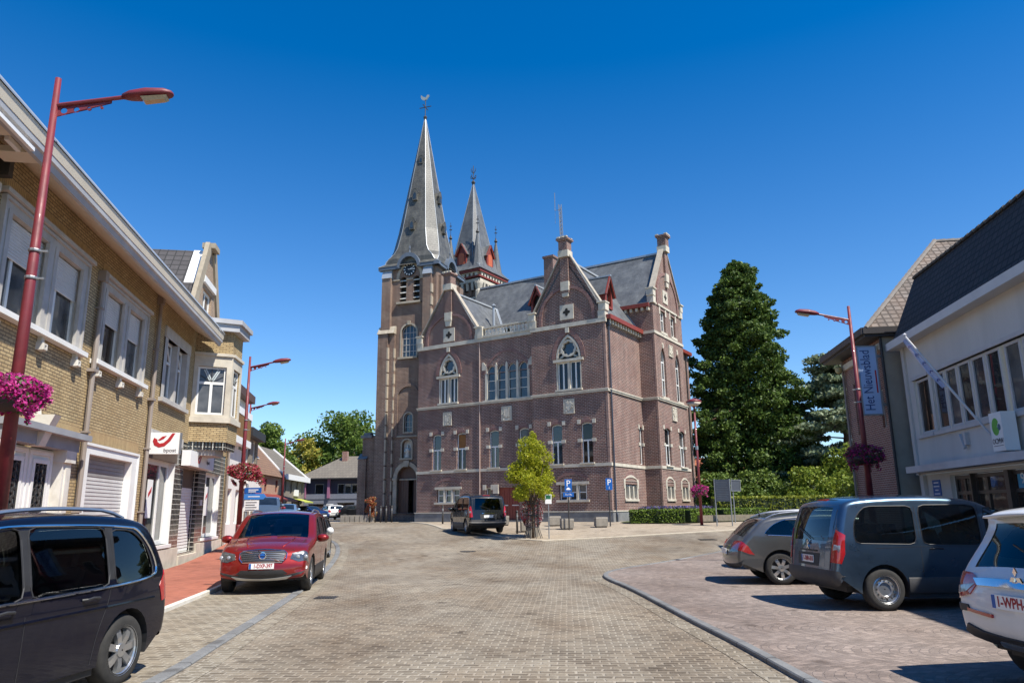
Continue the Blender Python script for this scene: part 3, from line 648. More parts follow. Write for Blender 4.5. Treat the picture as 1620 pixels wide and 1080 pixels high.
s_ = MB(BLUESTONE); s_.fbox(F1, -8.45, -6.2, -.6, .02, -.2, .35); s_.build('door_step', TH)
MB(DARK).fbox(F1, -14.8, -5.3, .2, 11.5, -1.3, -1.2).build('interior', TH)
# roofs
rf = MB(SLATE)
def slope(a, b, c, d_, t=.12):
    n = (Vector(b)-Vector(a)).cross(Vector(d_)-Vector(a)).normalized()
    if n.z < 0: n = -n
    pts = [Vector(q) for q in (a, b, c, d_)]; rf.add([q for q in pts]+[q-n*t for q in pts], [(0, 1, 2, 3), (7, 6, 5, 4), (0, 4, 5, 1), (1, 5, 6, 2), (2, 6, 7, 3), (3, 7, 4, 0)])
slope((-14.85, 5.0, 13.9), (.95, 5.0, 13.9), (.95, 8.1, 18.45), (-14.85, 8.1, 18.45)); slope((-14.85, 11.2, 13.9), (.95, 11.2, 13.9), (.95, 8.1, 18.45), (-14.85, 8.1, 18.45))
slope((-9.9, 3.75, 12.1), (-4.6, 3.75, 12.1), (-4.6, 5.0, 13.9), (-9.9, 5.0, 13.9))
for c, hw, za, zb, y0, y1 in ((-2.625, 2.75, 16.4, 12.2, -.0, 7.0), (-12.185, 2.75, 15.9, 12.1, .4, 6.6)):
    for s in (-1, 1): slope((c+s*hw, y0, zb), (c+s*hw, y1, zb), (c, y1, za), (c, y0, za))
slope((-.6, 10.85, 12.15), (.7, 10.85, 12.15), (.7, 13.7, 12.15), (-.6, 13.7, 13.2))
rf.split('roof', TH)
zr = MB(ZINC)
zr.bar((-14.8, 8.1, 18.5), (.8, 8.1, 18.5), .2, .14); zr.bar((-2.625, .2, 16.47), (-2.625, 6.9, 16.47), .16, .12); zr.bar((-12.185, .5, 15.97), (-12.185, 6.4, 15.97), .16, .12)
zr.bar((-9.45, 3.85, 12.25), (-12.1, 6.42, 15.95), .16, .08, up=(0, -.8, .6)); zr.bar((.02, 5.27, 12.3), (-1.35, 5.27, 14.35), .18, .08, up=(0, -1, .1))
zr.tube([(-10.4, 3.4, 12.8), (-10.4, 3.4, 15.2)], .1, 10); zr.lathe([(.16, 15.2), (.2, 15.3), (.04, 15.42)], (-10.4, 3.4, 0), 10)
zr.split('ridge_flashing', TH)
gt = MB(RED_TRIM)
gt.fbox(FS, .05, 5.28, 12.05, 12.32, -.1, .38); gt.fbox(FT, -1.35, .95, 13.85, 14.1, -.1, .36); gt.fbox(Fr((.55, 0, 0), (0, 1, 0), (1, 0, 0)), 10.9, 13.7, 11.9, 12.15, -.1, .3)
gt.split('eaves_board', TH)
br = MB(STONE)
for k in range(13): u = .25+k*.4; br.fbox(FS, u, u+.16, 11.82, 12.05, -.05, .24)
for k in range(6): u = -1.25+k*.4; br.fbox(FT, u, u+.16, 13.62, 13.85, -.05, .24)
br.split('eaves_bracket', TH)
pp = MB(pm('dark_blue_pipe', (.035, .045, .065), (.028, .035, .05), 5, .5))
pp.tube([(.1, .32, 12), (.1, .32, .5), (.16, .32, .3), (.16, .32, -.4)], .055, 8); pp.fbox(FS, .2, .44, 11.7, 12.05, 0, .2)
pp.build('rain_pipe', TH); p2 = MB(pm('pink_pipe', (.42, .31, .27), (.33, .24, .2), 4, .6)); p2.tube([(-9.54, .3, 11.8), (-9.54, .3, .55)], .04, 8); p2.build('rain_pipe', TH)
p3 = MB(IRON); p3.tube([(.62, 12.9, 12), (.62, 12.9, -.4)], .05, 6); p3.build('rain_pipe', TH)
# dormers
def dormer(fr, c, z0, w, h, depth, name='dormer'):
    m = MB(RED_TRIM); hw = w/2; o = arch(c-hw*.62, c+hw*.62, z0+.15, z0+h*.55, 'pointed', h*.32)
    m.holed(fr, [(c-hw, z0), (c+hw, z0), (c+hw, z0+h*.55), (c, z0+h*1.08), (c-hw, z0+h*.55)], [o], 0, .25)
    for s in (-1, 1): m.bar(fr.p(c+s*(hw+.14), z0+h*.45, .12), fr.p(c, z0+h*1.2, .12), .12, .1, up=fr.n)
    for s in (-1, 1): m.poly([fr.p(c+s*hw, z0, 0), fr.p(c+s*hw, z0+h*.55, 0), fr.p(c+s*hw, z0+h*.55, -depth), fr.p(c+s*hw, z0, -depth)])
    ob = m.build(name, TH)
    r = MB(SLATE)
    for s in (-1, 1): r.add([fr.p(c+s*(hw+.18), z0+h*.45, .2), fr.p(c, z0+h*1.22, .2), fr.p(c, z0+h*1.22, -depth-1.2), fr.p(c+s*(hw+.18), z0+h*.45, -depth)], [(0, 1, 2, 3)])
    r.build('dormer_roof', ob); MB(DARK).poly([fr.p(*q, -.24) for q in o]).build('opening', ob)
    z = MB(ZINC); z.bar(fr.p(c, z0+h*1.24, .2), fr.p(c, z0+h*1.24, -depth-1.1), .12, .1); z.build('ridge_cap', ob)
dormer(Fr((-.35, 0, 0), (0, 1, 0), (1, 0, 0)), 1.55, 13.1, 1.1, 1.75, 1.3)
dormer(Fr((0, 2.9, 0), (1, 0, 0), (0, -1, 0)), -6.45, 13.85, .95, 1.75, 1.6)
ch = MB(TOWN_BRICK); ch.box(-7.4, -6.62, 5.7, 6.4, 15, 19.0); ch.box(-7.48, -6.54, 5.62, 6.48, 19.0, 19.16); ch.build('chimney', TH)
an = MB(STEEL_POST)
for a in range(3): t = a*2.094; an.tube([(-6.75+.12*math.cos(t), 7.6+.12*math.sin(t), 18.2), (-6.9+.12*math.cos(t), 7.6+.12*math.sin(t), 23.9)], .03, 5)
for k in range(16):
    z = 18.4+k*.33
    for a in range(3): t, t2 = a*2.094, (a+1)*2.094; x = -6.75-.15*(z-18.2)/5.4; an.tube([(x+.12*math.cos(t), 7.6+.12*math.sin(t), z), (x+.12*math.cos(t2), 7.6+.12*math.sin(t2), z+.33)], .02, 4)
an.tube([(-6.9, 7.6, 23.5), (-7.35, 7.6, 23.5), (-7.35, 7.6, 25.0)], .028, 5); an.tube([(-7.35, 7.6, 22.4), (-7.35, 7.6, 23.5)], .012, 5)
tag(an.build('radio_mast'), 'thin lattice radio mast rising from the town hall roof beside the brick chimney', 'antenna'); bpy.data.objects['radio_mast'].location = TH.location; bpy.data.objects['radio_mast'].rotation_euler = TH.rotation_euler

# ------------------------------------------------------------------ church tower with its tall spire
CH = thing('church', 'weathered brick church tower with clock, round portal and tall grey slate spire', 'church', (-7.248, 55, .99), R(90-109))
CF = Fr((0, 0, 0), (1, 0, 0), (0, -1, 0)); XC = -.72; HW = 2.28
CR = Fr((XC+HW, 0, 0), (0, 1, 0), (1, 0, 0))
m = MB(TOWER_BRICK)
bel = [arch(-1.54, -1.0, 16.5, 18.3, 'round'), arch(-.38, .14, 16.5, 18.3, 'round')]
pw = arch(-1.32, -.06, 12.1, 14.05, 'round'); sm = arch(-.94, -.27, 6.42, 7.5, 'round'); ni = arch(-1.06, -.28, 4.5, 5.45, 'round'); dr_ = arch(-1.42, .2, .55, 2.98, 'round', .95)
m.holed(CF, [(XC-HW+.4, -.6), (XC+HW, -.6), (XC+HW, 19.2), (XC+.75, 19.2)]+[(XC+.75*math.cos(math.pi*k/8), 19.2+.85*math.sin(math.pi*k/8)) for k in range(1, 8)]+[(XC-.75, 19.2), (XC-HW+.4, 19.2)], bel+[pw, sm, ni, dr_], 0, .3)
rb = [arch(1.3, 1.85, 16.5, 18.3, 'round'), arch(2.6, 3.15, 16.5, 18.3, 'round')]
m.holed(CR, [(0, -.6), (2*HW, -.6), (2*HW, 19.2), (HW+.75, 19.2)]+[(HW+.75*math.cos(math.pi*k/8), 19.2+.85*math.sin(math.pi*k/8)) for k in range(1, 8)]+[(HW-.75, 19.2), (0, 19.2)], rb, 0, .3)
m.box(XC-HW+.1, XC-HW+.4, 0, 2*HW, -.6, 19.2); m.box(XC-HW+.1, XC+HW, 2*HW-.3, 2*HW, -.6, 19.2)
# corner buttresses, thinner higher up
m.fbox(CF, -3.14, -2.3, -.6, 14.0, -1.2, .42); m.fbox(CF, -2.3, -1.82, -.6, 14.0, -.4, .2); m.fbox(CF, -2.99, -2.22, 14.0, 18.5, -1.0, .3)
m.fbox(CF, .55, 1.26, 9.0, 18.6, -.8, .3); m.fbox(CF, 1.1, 1.8, 9, 18.55, -1.6, -.4); m.fbox(CF, .38, 1.3, -.6, 13.9, -.5, .4); m.fbox(CR, 3.9, 4.6, 8, 18.5, -.5, .3)
m.ring(CF, arch(-1.82, .3, 6.0, 9.0, 'round', 1.1), arch(-1.5, .2, 6.05, 9.0, 'round', .85), -.05, .1)
m.build('tower_walls', CH)
st = MB(STONE_OLD)
st.ring(CF, arch(-1.72, .5, .5, 2.98, 'round', 1.25), arch(-1.42, .2, .5, 2.98, 'round', .95), -.2, .12); st.fbox(CF, -1.78, -1.38, 2.9, 3.06, 0, .18); st.prism(CF, [(-.8, 3.85), (-.44, 3.85), (-.38, 4.3), (-.86, 4.3)], 0, .2)
st.fbox(CF, -1.36, .16, 2.9, 3.0, -.28, -.15)
st.ring(CF, shrink(ni, -.11), ni, -.1, .08); st.fbox(CF, -1.22, -.14, 4.36, 4.5, 0, .16); st.fbox(CF, -1.9, .4, 6.03, 6.14, 0, .1)
st.ring(CF, shrink(pw, -.12), pw, -.1, .03); st.fbox(CF, -1.55, .1, 11.98, 12.12, -.2, .16); st.prism(CF, [(-.8, 14.65), (-.58, 14.65), (-.55, 14.95), (-.83, 14.95)], 0, .08)
st.ring(CF, shrink(sm, -.09), sm, -.1, .03)
for u in (-1.5, -.35): pass
st.fbox(CF, -1.75, .3, 16.34, 16.5, -.2, .22); st.fbox(CF, -2.2, -1.56, 18.28, 18.4, 0, .08); st.fbox(CF, -.98, -.4, 18.28, 18.4, 0, .06); st.fbox(CF, .16, .52, 18.28, 18.4, 0, .08)
st.ring(CF, arch(-1.85, .45, 18.4, 18.45, 'round', 1.25), arch(-1.62, .22, 18.4, 18.45, 'round', 1.05), 0, .06)
st.fbox(CR, 1.0, 3.4, 16.34, 16.5, -.2, .2); st.ring(CR, arch(1.0, 3.45, 18.3, 18.4, 'round', 1.15), arch(1.3, 3.15, 18.3, 18.4, 'round', .9), 0, .08)
for u0, u1, z in ((-3.2, -2.24, 14.0), (-2.3, -1.78, 14.0)):   # sloping caps
    st.prism(Fr((u0, -.42, 0), (0, 1, 0), (-1, 0, 0)), [(-.08, z), (.75, z), (.75, z+.62), (.3, z+.62)], 0, u0-u1)
qn = MB(QUOIN)
for z in range(1, 13): qn.fbox(CF, -2.36, -2.24, z, z+.9, .2, .43); qn.fbox(CF, -1.9, -1.8, z+.1, z+.85, 0, .215)
for z in range(9, 18): qn.fbox(CF, 1.2, 1.31, z, z+.7, 0, .315)
qn.split('quoin', CH, margin=.0)
st.split('stone_trim', CH, margin=-.002)
lc = MB(ZINC)
for u0, u1 in ((-3.02, -2.2), (.52, 1.28)): lc.prism(Fr((u0, -.34, 0), (0, 1, 0), (-1, 0, 0)), [(-.03, 18.5), (.5, 18.5), (.5, 19.25), (.22, 19.25)], 0, u0-u1)
lc.split('lead_cap', CH)
for q, fr in ((bel, CF), (rb, CR)):
    for o in q:
        us = [p[0] for p in o]; u0, u1 = min(us), max(us); v = MB(DARK); v.poly([fr.p(*p, -.3) for p in o]); v.use(STONE_W)
        for k in range(4): z = 16.75+k*.48; v.add([fr.p(u0, z, .02), fr.p(u1, z, .02), fr.p(u1, z+.16, -.28), fr.p(u0, z+.16, -.28), fr.p(u0, z+.05, .02), fr.p(u1, z+.05, .02), fr.p(u1, z+.21, -.28), fr.p(u0, z+.21, -.28)], [(0, 1, 2, 3), (4, 5, 6, 7), (0, 1, 5, 4)])
        v.build('louvre_opening', CH)
window(CH, CF, pw, .2, .05, GREYSTONE, LEADED, vb=[-1.0, -.69, -.38], hb=[12.6, 13.1, 13.6, 14.05], bw=.04)
window(CH, CF, sm, .2, .04, GREYSTONE, LEADED, vb=[-.6], hb=[6.8, 7.2], bw=.03)
dm = MB(BROWN_DOOR); dm.poly([CF.p(*q, -.28) for q in arch(-1.42, .2, 2.95, 2.98, 'round', .95)]); dm.fbox(CF, -1.42, -.6, .55, 2.92, -.3, -.24)
for k in range(4): dm.fbox(CF, -1.4+k*.2, -1.22+k*.2, .6, 2.88, -.25, -.225)
dm.bar(CF.p(.2, .55, -.3), CF.p(.2, 2.92, -.3), .05, .8); dm.build('door', CH)
MB(DARK).fbox(CF, -.6, .2, .5, 2.92, -.9, -.85).build('doorway', CH)
MB(STONE_W).poly([CF.p(*q, -.28) for q in ni]).build('niche', CH)
sgh = MB(STONE_W); c = CF.p(-.67, 4.52, -.12); sgh.smooth = True
sgh.lathe([(.19, 0), (.2, .08), (.15, .3), (.17, .5), (.19, .62), (.15, .7), (.06, .74), (.07, .78), (.085, .85), (.07, .93), (.02, .97)], c, 12); sgh.tube([c+Vector((-.17, -.02, .62)), c+Vector((-.2, -.1, .45)), c+Vector((-.05, -.2, .45))], .045, 6); sgh.tube([c+Vector((.17, -.02, .62)), c+Vector((.2, -.1, .48)), c+Vector((.08, -.2, .55))], .045, 6)
sgh.build('statue', CH)
clk = MB(pm('clock_black', (.012, .012, .014), rough=.4)); cz = 19.1; clk.T = None
clk.prism(CF, [(XC+.52*math.cos(2*math.pi*k/32), cz+.52*math.sin(2*math.pi*k/32)) for k in range(32)], .02, .1); ck = clk.build('clock_face', CH)
cm = MB(SIGN_WHITE)
for k in range(12):
    a = math.pi*k/6; cm.bar(CF.p(XC+.36*math.sin(a), cz+.36*math.cos(a), .112), CF.p(XC+.48*math.sin(a), cz+.48*math.cos(a), .112), .075, .02, up=CF.n)
cm.bar(CF.p(XC-.05, cz-.02, .12), CF.p(XC+.3, cz+.1, .12), .05, .02, up=CF.n); cm.bar(CF.p(XC-.12, cz+.02, .12), CF.p(XC+.42, cz-.03, .12), .04, .02, up=CF.n); cm.split('clock_mark', ck, margin=0)
# spire: square flared skirt going over to an eight-sided needle
sp = MB(SLATE_OLD); E_ = 2.62; c0 = Vector((XC, HW, 0)); prof = [(E_, 19.45, 0), (E_-.32, 19.75, .12), (2.3, 20.15, .3), (2.12, 20.6, .5), (2.0, 21.1, .62), (1.72, 22.7, .7), (0.06, 33.3, .7)]
v = []
def oct_(h, k, z):
    b = h*(1-k*.586) if k else h; pts = []
    for sx, sy in ((1, -1), (1, 1), (-1, 1), (-1, -1)):
        a1, a2 = (sx*h, sy*b), (sx*b, sy*h)
        pts += [a1, a2] if sx*sy > 0 else [a2, a1]
    return [c0+Vector((x, y, z)) for x, y in pts]
for h, z, k in prof: v += oct_(h, k, z)
fs = [(i*8+k, i*8+(k+1) % 8, (i+1)*8+(k+1) % 8, (i+1)*8+k) for i in range(len(prof)-1) for k in range(8)]
sp.add(v, fs)
so = sp.build('spire', CH)
ee = MB(pm('blue_grey_eaves', (.12, .15, .19), (.09, .11, .145), 3, .5))
for fr, u0, u1, c in ((CF, XC-E_, XC+E_, XC), (CR, -.34, 2*HW+.34, HW)):
    for a, b in ((u0, c-.82), (c+.82, u1)): ee.fbox(fr, a, b, 19.2, 19.5, -.1, .3)
    o = [(c+.98*math.cos(math.pi*k/12), 19.3+1.12*math.sin(math.pi*k/12)) for k in range(13)]; i_ = [(c+.78*math.cos(math.pi*k/12), 19.2+.9*math.sin(math.pi*k/12)) for k in range(13)]
    vv = [fr.p(*q, .36) for q in o]+[fr.p(*q, .36) for q in i_]+[fr.p(*q, -.7) for q in o]+[fr.p(*q, -.05) for q in i_]
    ee.add(vv, [(k, k+1, 14+k, 13+k) for k in range(12)]+[(k, 26+k, 27+k, k+1) for k in range(12)]+[(13+k, 14+k, 40+k, 39+k) for k in range(12)])
    ee.lathe([(.1, 20.4), (.03, 20.7), (.07, 20.85), (.015, 21.1)], fr.p(c, 0, .1), 8)
ee.build('eaves', CH)
hp = MB(ZINC)
for k in range(8):
    pts = [Vector(v[i*8+k]) for i in range(len(prof))]; hp.tube(pts, .028, 5, r1=.02)
hp.split('spire_hip', CH, margin=-.03)
def lucarne(fr, u, z, d, w=.4, h=.62):
    m = MB(SLATE_OLD); m.prism(fr, [(u-w/2, z), (u+w/2, z), (u+w/2, z+h), (u, z+h*1.6), (u-w/2, z+h)], d-.5, d)
    for s in (-1, 1): m.bar(fr.p(u+s*(w/2+.06), z+h*.88, d-.06), fr.p(u, z+h*1.68, d-.06), .26, .035, up=fr.n)
    o = m.build('lucarne', CH); g = MB(LEADED); g.prism(fr, arch(u-w*.3, u+w*.3, z+.12, z+h*.7, 'pointed', h*.4), d-.05, d+.012); g.build('opening', o)
ap = lambda z: 2.0-(z-21.1)*2.0/12.2
for z in (22.6, 25.3): lucarne(CF, XC-.12, z, ap(z)-HW+.18-.0); lucarne(CR, HW, z, ap(z)-HW+.22)
lucarne(CF, XC+.05, 28.8, ap(28.8)-HW+.1, .35, .45)
wv = MB(IRON); c = Vector((XC, HW, 0)); wv.lathe([(.1, 33.2), (.17, 33.45), (.06, 33.6)], c, 8); wv.tube([c+Vector((0, 0, 33.3)), c+Vector((0, 0, 35.2))], .035, 6)
wv.bar(c+Vector((-.55, 0, 34.4)), c+Vector((.55, 0, 34.4)), .05); wv.bar(c+Vector((0, -.5, 34.4)), c+Vector((0, .5, 34.4)), .05)
cr = wv.build('cross', CH); ck2 = MB(pm('gilded_cock', (.72, .68, .55), (.6, .55, .4), 4, .35, metal=.6)); f = Fr(c, (1, 0, 0), (0, -1, 0))
ck2.prism(f, [(-.34, 35.2), (-.1, 35.08), (.12, 35.1), (.28, 35.35), (.36, 35.42), (.27, 35.55), (.14, 35.5), (.02, 35.3), (-.18, 35.38), (-.42, 35.62), (-.45, 35.4)], -.04, .04); ck2.build('weathercock', cr)
# side aisle wall and buttress left of the tower
m = MB(TOWER_BRICK); m.box(-4.95, -3.0, .9, 6, -.6, 6.2); m.fbox(CF, -5.2, -4.5, -.6, 4.6, -2.5, -.7); m.box(-3.5, -3.0, .5, 2, -.6, 5.2)
m.prism(Fr((0, .9, 0), (1, 0, 0), (0, -1, 0)), [(-4.3, 6.2), (-3.1, 6.2), (-3.1, 7.3), (-3.35, 6.75), (-3.8, 6.4)], -.6, .02); 
m.build('aisle_wall', CH)
m = MB(BLUESTONE); m.box(-5.05, -4.1, .75, 1.6, 6.2, 6.42); m.box(-4.85, -4.3, .9, 1.4, 6.42, 6.62); m.prism(Fr((-5.25, .7, 0), (0, 1, 0), (-1, 0, 0)), [(-.05, 4.6), (.6, 4.6), (.6, 5.05), (.45, 5.05)], 0, -.8); m.split('aisle_cap', CH)

# ------------------------------------------------------------------ second tower: square belfry with four corner pinnacles
BT = thing('bell_tower', 'small square belfry with stone arcade, red dormers and four slate pinnacles behind the town hall', 'tower', tuple(Vector((5.705, 44, .994))+Matrix.Rotation(R(-32), 3, 'Z') @ Vector((-18.75, 12.7, 0))), R(-32))
h = 2.0; m = MB(TOWER_BRICK); m.box(-h+.15, h-.15, -h+.15, h-.15, -.6, 20.6)
for s in (-1, 1):
    for fr in (Fr((0, s*h, 0), (1, 0, 0), (0, s, 0)), Fr((s*h, 0, 0), (0, 1, 0), (s, 0, 0))):
        for k in range(4): u = -1.05+.7*k; m.fbox(fr, u-.13, u+.13, 19.0, 20.3, -.2, -.02)
m.build('tower_walls', BT)
st = MB(STONE); dk = MB(DARK)
for fr in (Fr((0, -h, 0), (1, 0, 0), (0, -1, 0)), Fr((h, 0, 0), (0, 1, 0), (1, 0, 0)), Fr((-h, 0, 0), (0, 1, 0), (-1, 0, 0)), Fr((0, h, 0), (1, 0, 0), (0, 1, 0))):
    st.fbox(fr, -h, h, 20.2, 20.5, -.2, .12); st.fbox(fr, -h, h, 18.7, 18.85, -.2, .06); st.fbox(fr, -h, h, 21.0, 21.1, -.3, .2)
    for k in range(6): u = -1.35+.54*k; st.bar(fr.p(u, 19.5, .02), fr.p(u, 20.15, .1), .18, .2)
    for k in range(5): u = -1.08+.54*k; dk.fbox(fr, u-.17, u+.17, 19.45, 20.1, -.12, -.06)
    for k in range(9): u = -1.8+.45*k; st.fbox(fr, u-.1, u+.1, 20.75, 21.0, -.1, .22)
for sx in (-1, 1):
    for sy in (-1, 1):
        for a, b in ((.06, 0), (0, .06), (.2, .0), (0, .2)): st.lathe([(.16, 17), (.16, 19.4), (.11, 19.5), (.13, 19.6), (.24, 20.0), (.26, 20.2)], (sx*(h-a), sy*(h-b), 0), 8)
st.split('stone_arcade', BT); dk.split('arcade_opening', BT, margin=0)
rt = MB(RED_TRIM); rt.box(-2.2, 2.2, -2.2, 2.2, 20.62, 20.78); rt.box(-2.32, 2.32, -2.32, 2.32, 21.1, 21.35); rt.split('eaves_board', BT)
sp = MB(SLATE); e = 2.42
prof = [(e, 21.35), (2.05, 21.75), (1.72, 22.4), (.05, 30.7)]
v = []
for i, (r_, z) in enumerate(prof):
    k = 0 if i < 2 else .6; b = r_*(1-k*.586); v += [(r_, -b, z), (r_, b, z), (b, r_, z), (-b, r_, z), (-r_, b, z), (-r_, -b, z), (-b, -r_, z), (b, -r_, z)]
sp.add(v, [(i*8+k, i*8+(k+1) % 8, (i+1)*8+(k+1) % 8, (i+1)*8+k) for i in range(3) for k in range(8)])
for sx in (-1, 1):
    for sy in (-1, 1): sp.lathe([(.66, 21.5), (.5, 22.3), (.07, 25.0)], (sx*1.5, sy*1.5, 0), 8)
sp.build('spire', BT)
hp = MB(ZINC)
for k in range(8): hp.tube([Vector(v[i*8+k]) for i in range(4)], .025, 5, r1=.018)
hp.build('spire_hips', BT)
wv = MB(IRON)
for sx in (-1, 1):
    for sy in (-1, 1):
        c = Vector((sx*1.5, sy*1.5, 0)); wv.lathe([(.1, 24.95), (.17, 25.05), (.07, 25.25), (.04, 25.4)], c, 8); wv.tube([c+Vector((0, 0, 25)), c+Vector((0, 0, 26.6))], .022, 5)
        for z, q in ((25.9, .17), (26.25, .12)): wv.bar(c+Vector((-q, 0, z)), c+Vector((q, 0, z)), .035); wv.bar(c+Vector((0, -q, z)), c+Vector((0, q, z)), .035)
wv.lathe([(.12, 30.6), (.2, 30.8), (.06, 31.0)], (0, 0, 0), 8); wv.tube([(0, 0, 30.7), (0, 0, 32.5)], .035, 6)
for a in range(4):
    t = a*math.pi/2; wv.tube([(.05*math.cos(t), .05*math.sin(t), 31.2), (.28*math.cos(t), .28*math.sin(t), 31.25), (.3*math.cos(t), .3*math.sin(t), 31.45), (.2*math.cos(t), .2*math.sin(t), 31.45)], .035, 5); wv.tube([(0, 0, 31.7), (.25*math.cos(t), .25*math.sin(t), 31.95), (.27*math.cos(t), .27*math.sin(t), 32.2)], .022, 5)
wv.split('finial', BT)
for fr in (Fr((0, -1.72, 0), (1, 0, 0), (0, -1, 0)), Fr((1.72, 0, 0), (0, 1, 0), (1, 0, 0))):
    m = MB(RED_TRIM); z0 = 22.0; m.prism(fr, [(-.5, z0), (.5, z0), (.5, z0+1.2), (0, z0+1.95), (-.5, z0+1.2)], -.8, .12)
    for s in (-1, 1): m.bar(fr.p(s*.62, z0+1.0, .2), fr.p(0, z0+2.1, .2), .14, .12, up=fr.n)
    o = m.build('dormer', BT); r = MB(SLATE)
    for s in (-1, 1): r.add([fr.p(s*.7, z0+1.0, .3), fr.p(0, z0+2.15, .3), fr.p(0, z0+2.15, -1.0), fr.p(s*.7, z0+1.0, -.8)], [(0, 1, 2, 3)])
    r.build('dormer_roof', o); g = MB(pm('orange_shutter', (.5, .12, .05), (.42, .1, .04), 4, .6)); g.prism(fr, arch(-.3, .3, z0+.15, z0+.95, 'round'), .1, .15); g.build('shutter', o)
# ------------------------------------------------------------------ left side of the street
LO, LR = (-10.725, 23.5135, .2), R(100)
FL = Fr((0, 0, 0), (1, 0, 0), (0, -1, 0))
LETTER = GREY_TXT
SHUT = pm('shutter_slats', (.62, .62, .6), (.54, .54, .52), 3, .5)
TEAL = glassmat('shop_glass', (.03, .035, .035), .04, .03)
def slats(fr, u0, u1, z0, z1, d, step=.055, mat=SHUT):
    m = MB(mat); z = z0; n = int((z1-z0)/step); step = (z1-z0)/n
    v = []; f = []
    for k in range(n):
        z = z0+k*step; b = len(v); v += [fr.p(u0, z, d), fr.p(u1, z, d), fr.p(u1, z+step*.25, d+.014), fr.p(u0, z+step*.25, d+.014), fr.p(u1, z+step, d+.014), fr.p(u0, z+step, d+.014)]
        f += [(b, b+1, b+2, b+3), (b+3, b+2, b+4, b+5)]
    m.add(v, f); return m
HA = thing('brick_house', 'yellow brick town house with white double doors and a closed white garage shutter', 'house', LO, LR)
HX0, HX1 = -12.6, -2.93
wA = [(-11.8, -10.12), (-9.88, -8.42), (-7.1, -5.72), (-5.5, -4.12)]
m = MB(YELLOW)
m.holed(FL, rect(HX0, HX1, -.3, 7.65), [rect(a-.06, b+.06, 4.8, 6.64) for a, b in wA]+[rect(-10.8, -8.4, .05, 2.75), rect(-7.1, -4.05, .05, 2.82)], 0, 0)
m.box(HX0, HX0+.25, 0, 8, -.3, 7.7); m.box(HX0, HX1, 7.8, 8, -.3, 7.7); m.build('brick_wall', HA)
m = MB(YELLOW_UP)
m.fbox(FL, -10.95, -7.6, 3.08, 3.36, -.02, .006); m.fbox(FL, -7.4, -3.5, 3.04, 3.32, -.02, .006); m.fbox(FL, -12.2, -8.1, 6.88, 7.16, -.02, .006); m.fbox(FL, -7.3, -3.6, 6.86, 7.14, -.02, .006); m.split('soldier_course', HA)
for (a0, a1), (b0, b1) in ((wA[0], wA[1]), (wA[2], wA[3])):
    g = MB(GREYSTONE); g.holed(FL, rect(a0-.22, b1+.24, 4.86, 6.8), [rect(a0, a1, 4.862, 6.58), rect(b0, b1, 4.862, 6.58)], .05, .34); g.ring(FL, rect(a0-.22, b1+.24, 4.86, 6.8), rect(a0-.16, b1+.18, 4.87, 6.74), -.02, .09)
    for u in (a0, a1-.05, b0, b1-.05): g.fbox(FL, u-.04, u+.09, 4.86, 6.6, 0, .07)
    g.fbox(FL, a0-.32, b1+.34, 6.82, 6.9, -.05, .15); so = g.build('window_surround', HA)
    s = MB(WHITE); s.fbox(FL, a0-.36, b1+.38, 4.76, 4.86, -.3, .17); s.build('sill', so)
    for u in (a0-.05, (a1+b0)/2, b1+.05):
        s = MB(STONE_W); s.fbox(FL, u-.1, u+.1, 4.5, 4.64, 0, .12); s.fbox(FL, u-.06, u+.06, 4.64, 4.76, 0, .08); s.ring(FL, rect(u-.08, u+.08, 4.51, 4.63), rect(u-.04, u+.04, 4.54, 4.6), .11, .14); s.build('sill_bracket', so)
    for u0, u1 in ((a0, a1), (b0, b1)):
        o = window(HA, FL, rect(u0+.01, u1-.0, 4.87, 6.57), .12, .07, WHITE, DGLASS, vb=[u0+(u1-u0)*.36], bw=.09)
        MB(WHITE).fbox(FL, u1-.005, u1+.002, 4.86, 6.58, -.3, -.0)
        slats(FL, u0+.05, u1-.04, 5.86, 6.55, -.075).build('roller_shutter', o)
        c = MB(pm('net_curtain', (.35, .34, .33), (.22, .21, .2), 6, .9)); c.fbox(FL, u0+.14, u0+.28, 4.95, 5.9, -.113, -.11); c.build('curtain', o)
g = MB(pm('grey_lintel', (.3, .31, .33), (.24, .25, .27), 2, .7)); g.fbox(FL, -11.2, -7.9, 2.74, 2.98, -.1, .16); g.fbox(FL, -11.25, -7.75, 2.98, 3.1, -.1, .34); g.build('door_lintel', HA)
g = MB(STONE_W); g.prism(Fr((-9.78, 0, 0), (0, -1, 0), (1, 0, 0)), [(0, 2.72), (.2, 2.72), (.3, 3.0), (.42, 3.3), (0, 3.3)], -.14, .14); g.prism(Fr((-9.78, 0, 0), (0, -1, 0), (1, 0, 0)), [(0, 3.3), (.1, 3.3), (0, 3.75)], -.08, .08); g.build('door_keystone', HA)
g = MB(STONE_W)
for u0, u1 in ((-8.46, -8.05), (-11.15, -10.74)): g.fbox(FL, u0, u1, -.2, 2.5, -.3, .1); g.fbox(FL, u0-.04, u1+.05, 2.5, 2.74, -.3, .16); g.fbox(FL, u0+.1, u1-.1, .2, 2.4, .1, .13)
g.split('door_pilaster', HA)
d = MB(WHITE); d.fbox(FL, -10.75, -8.45, .05, 2.72, -.16, -.1)
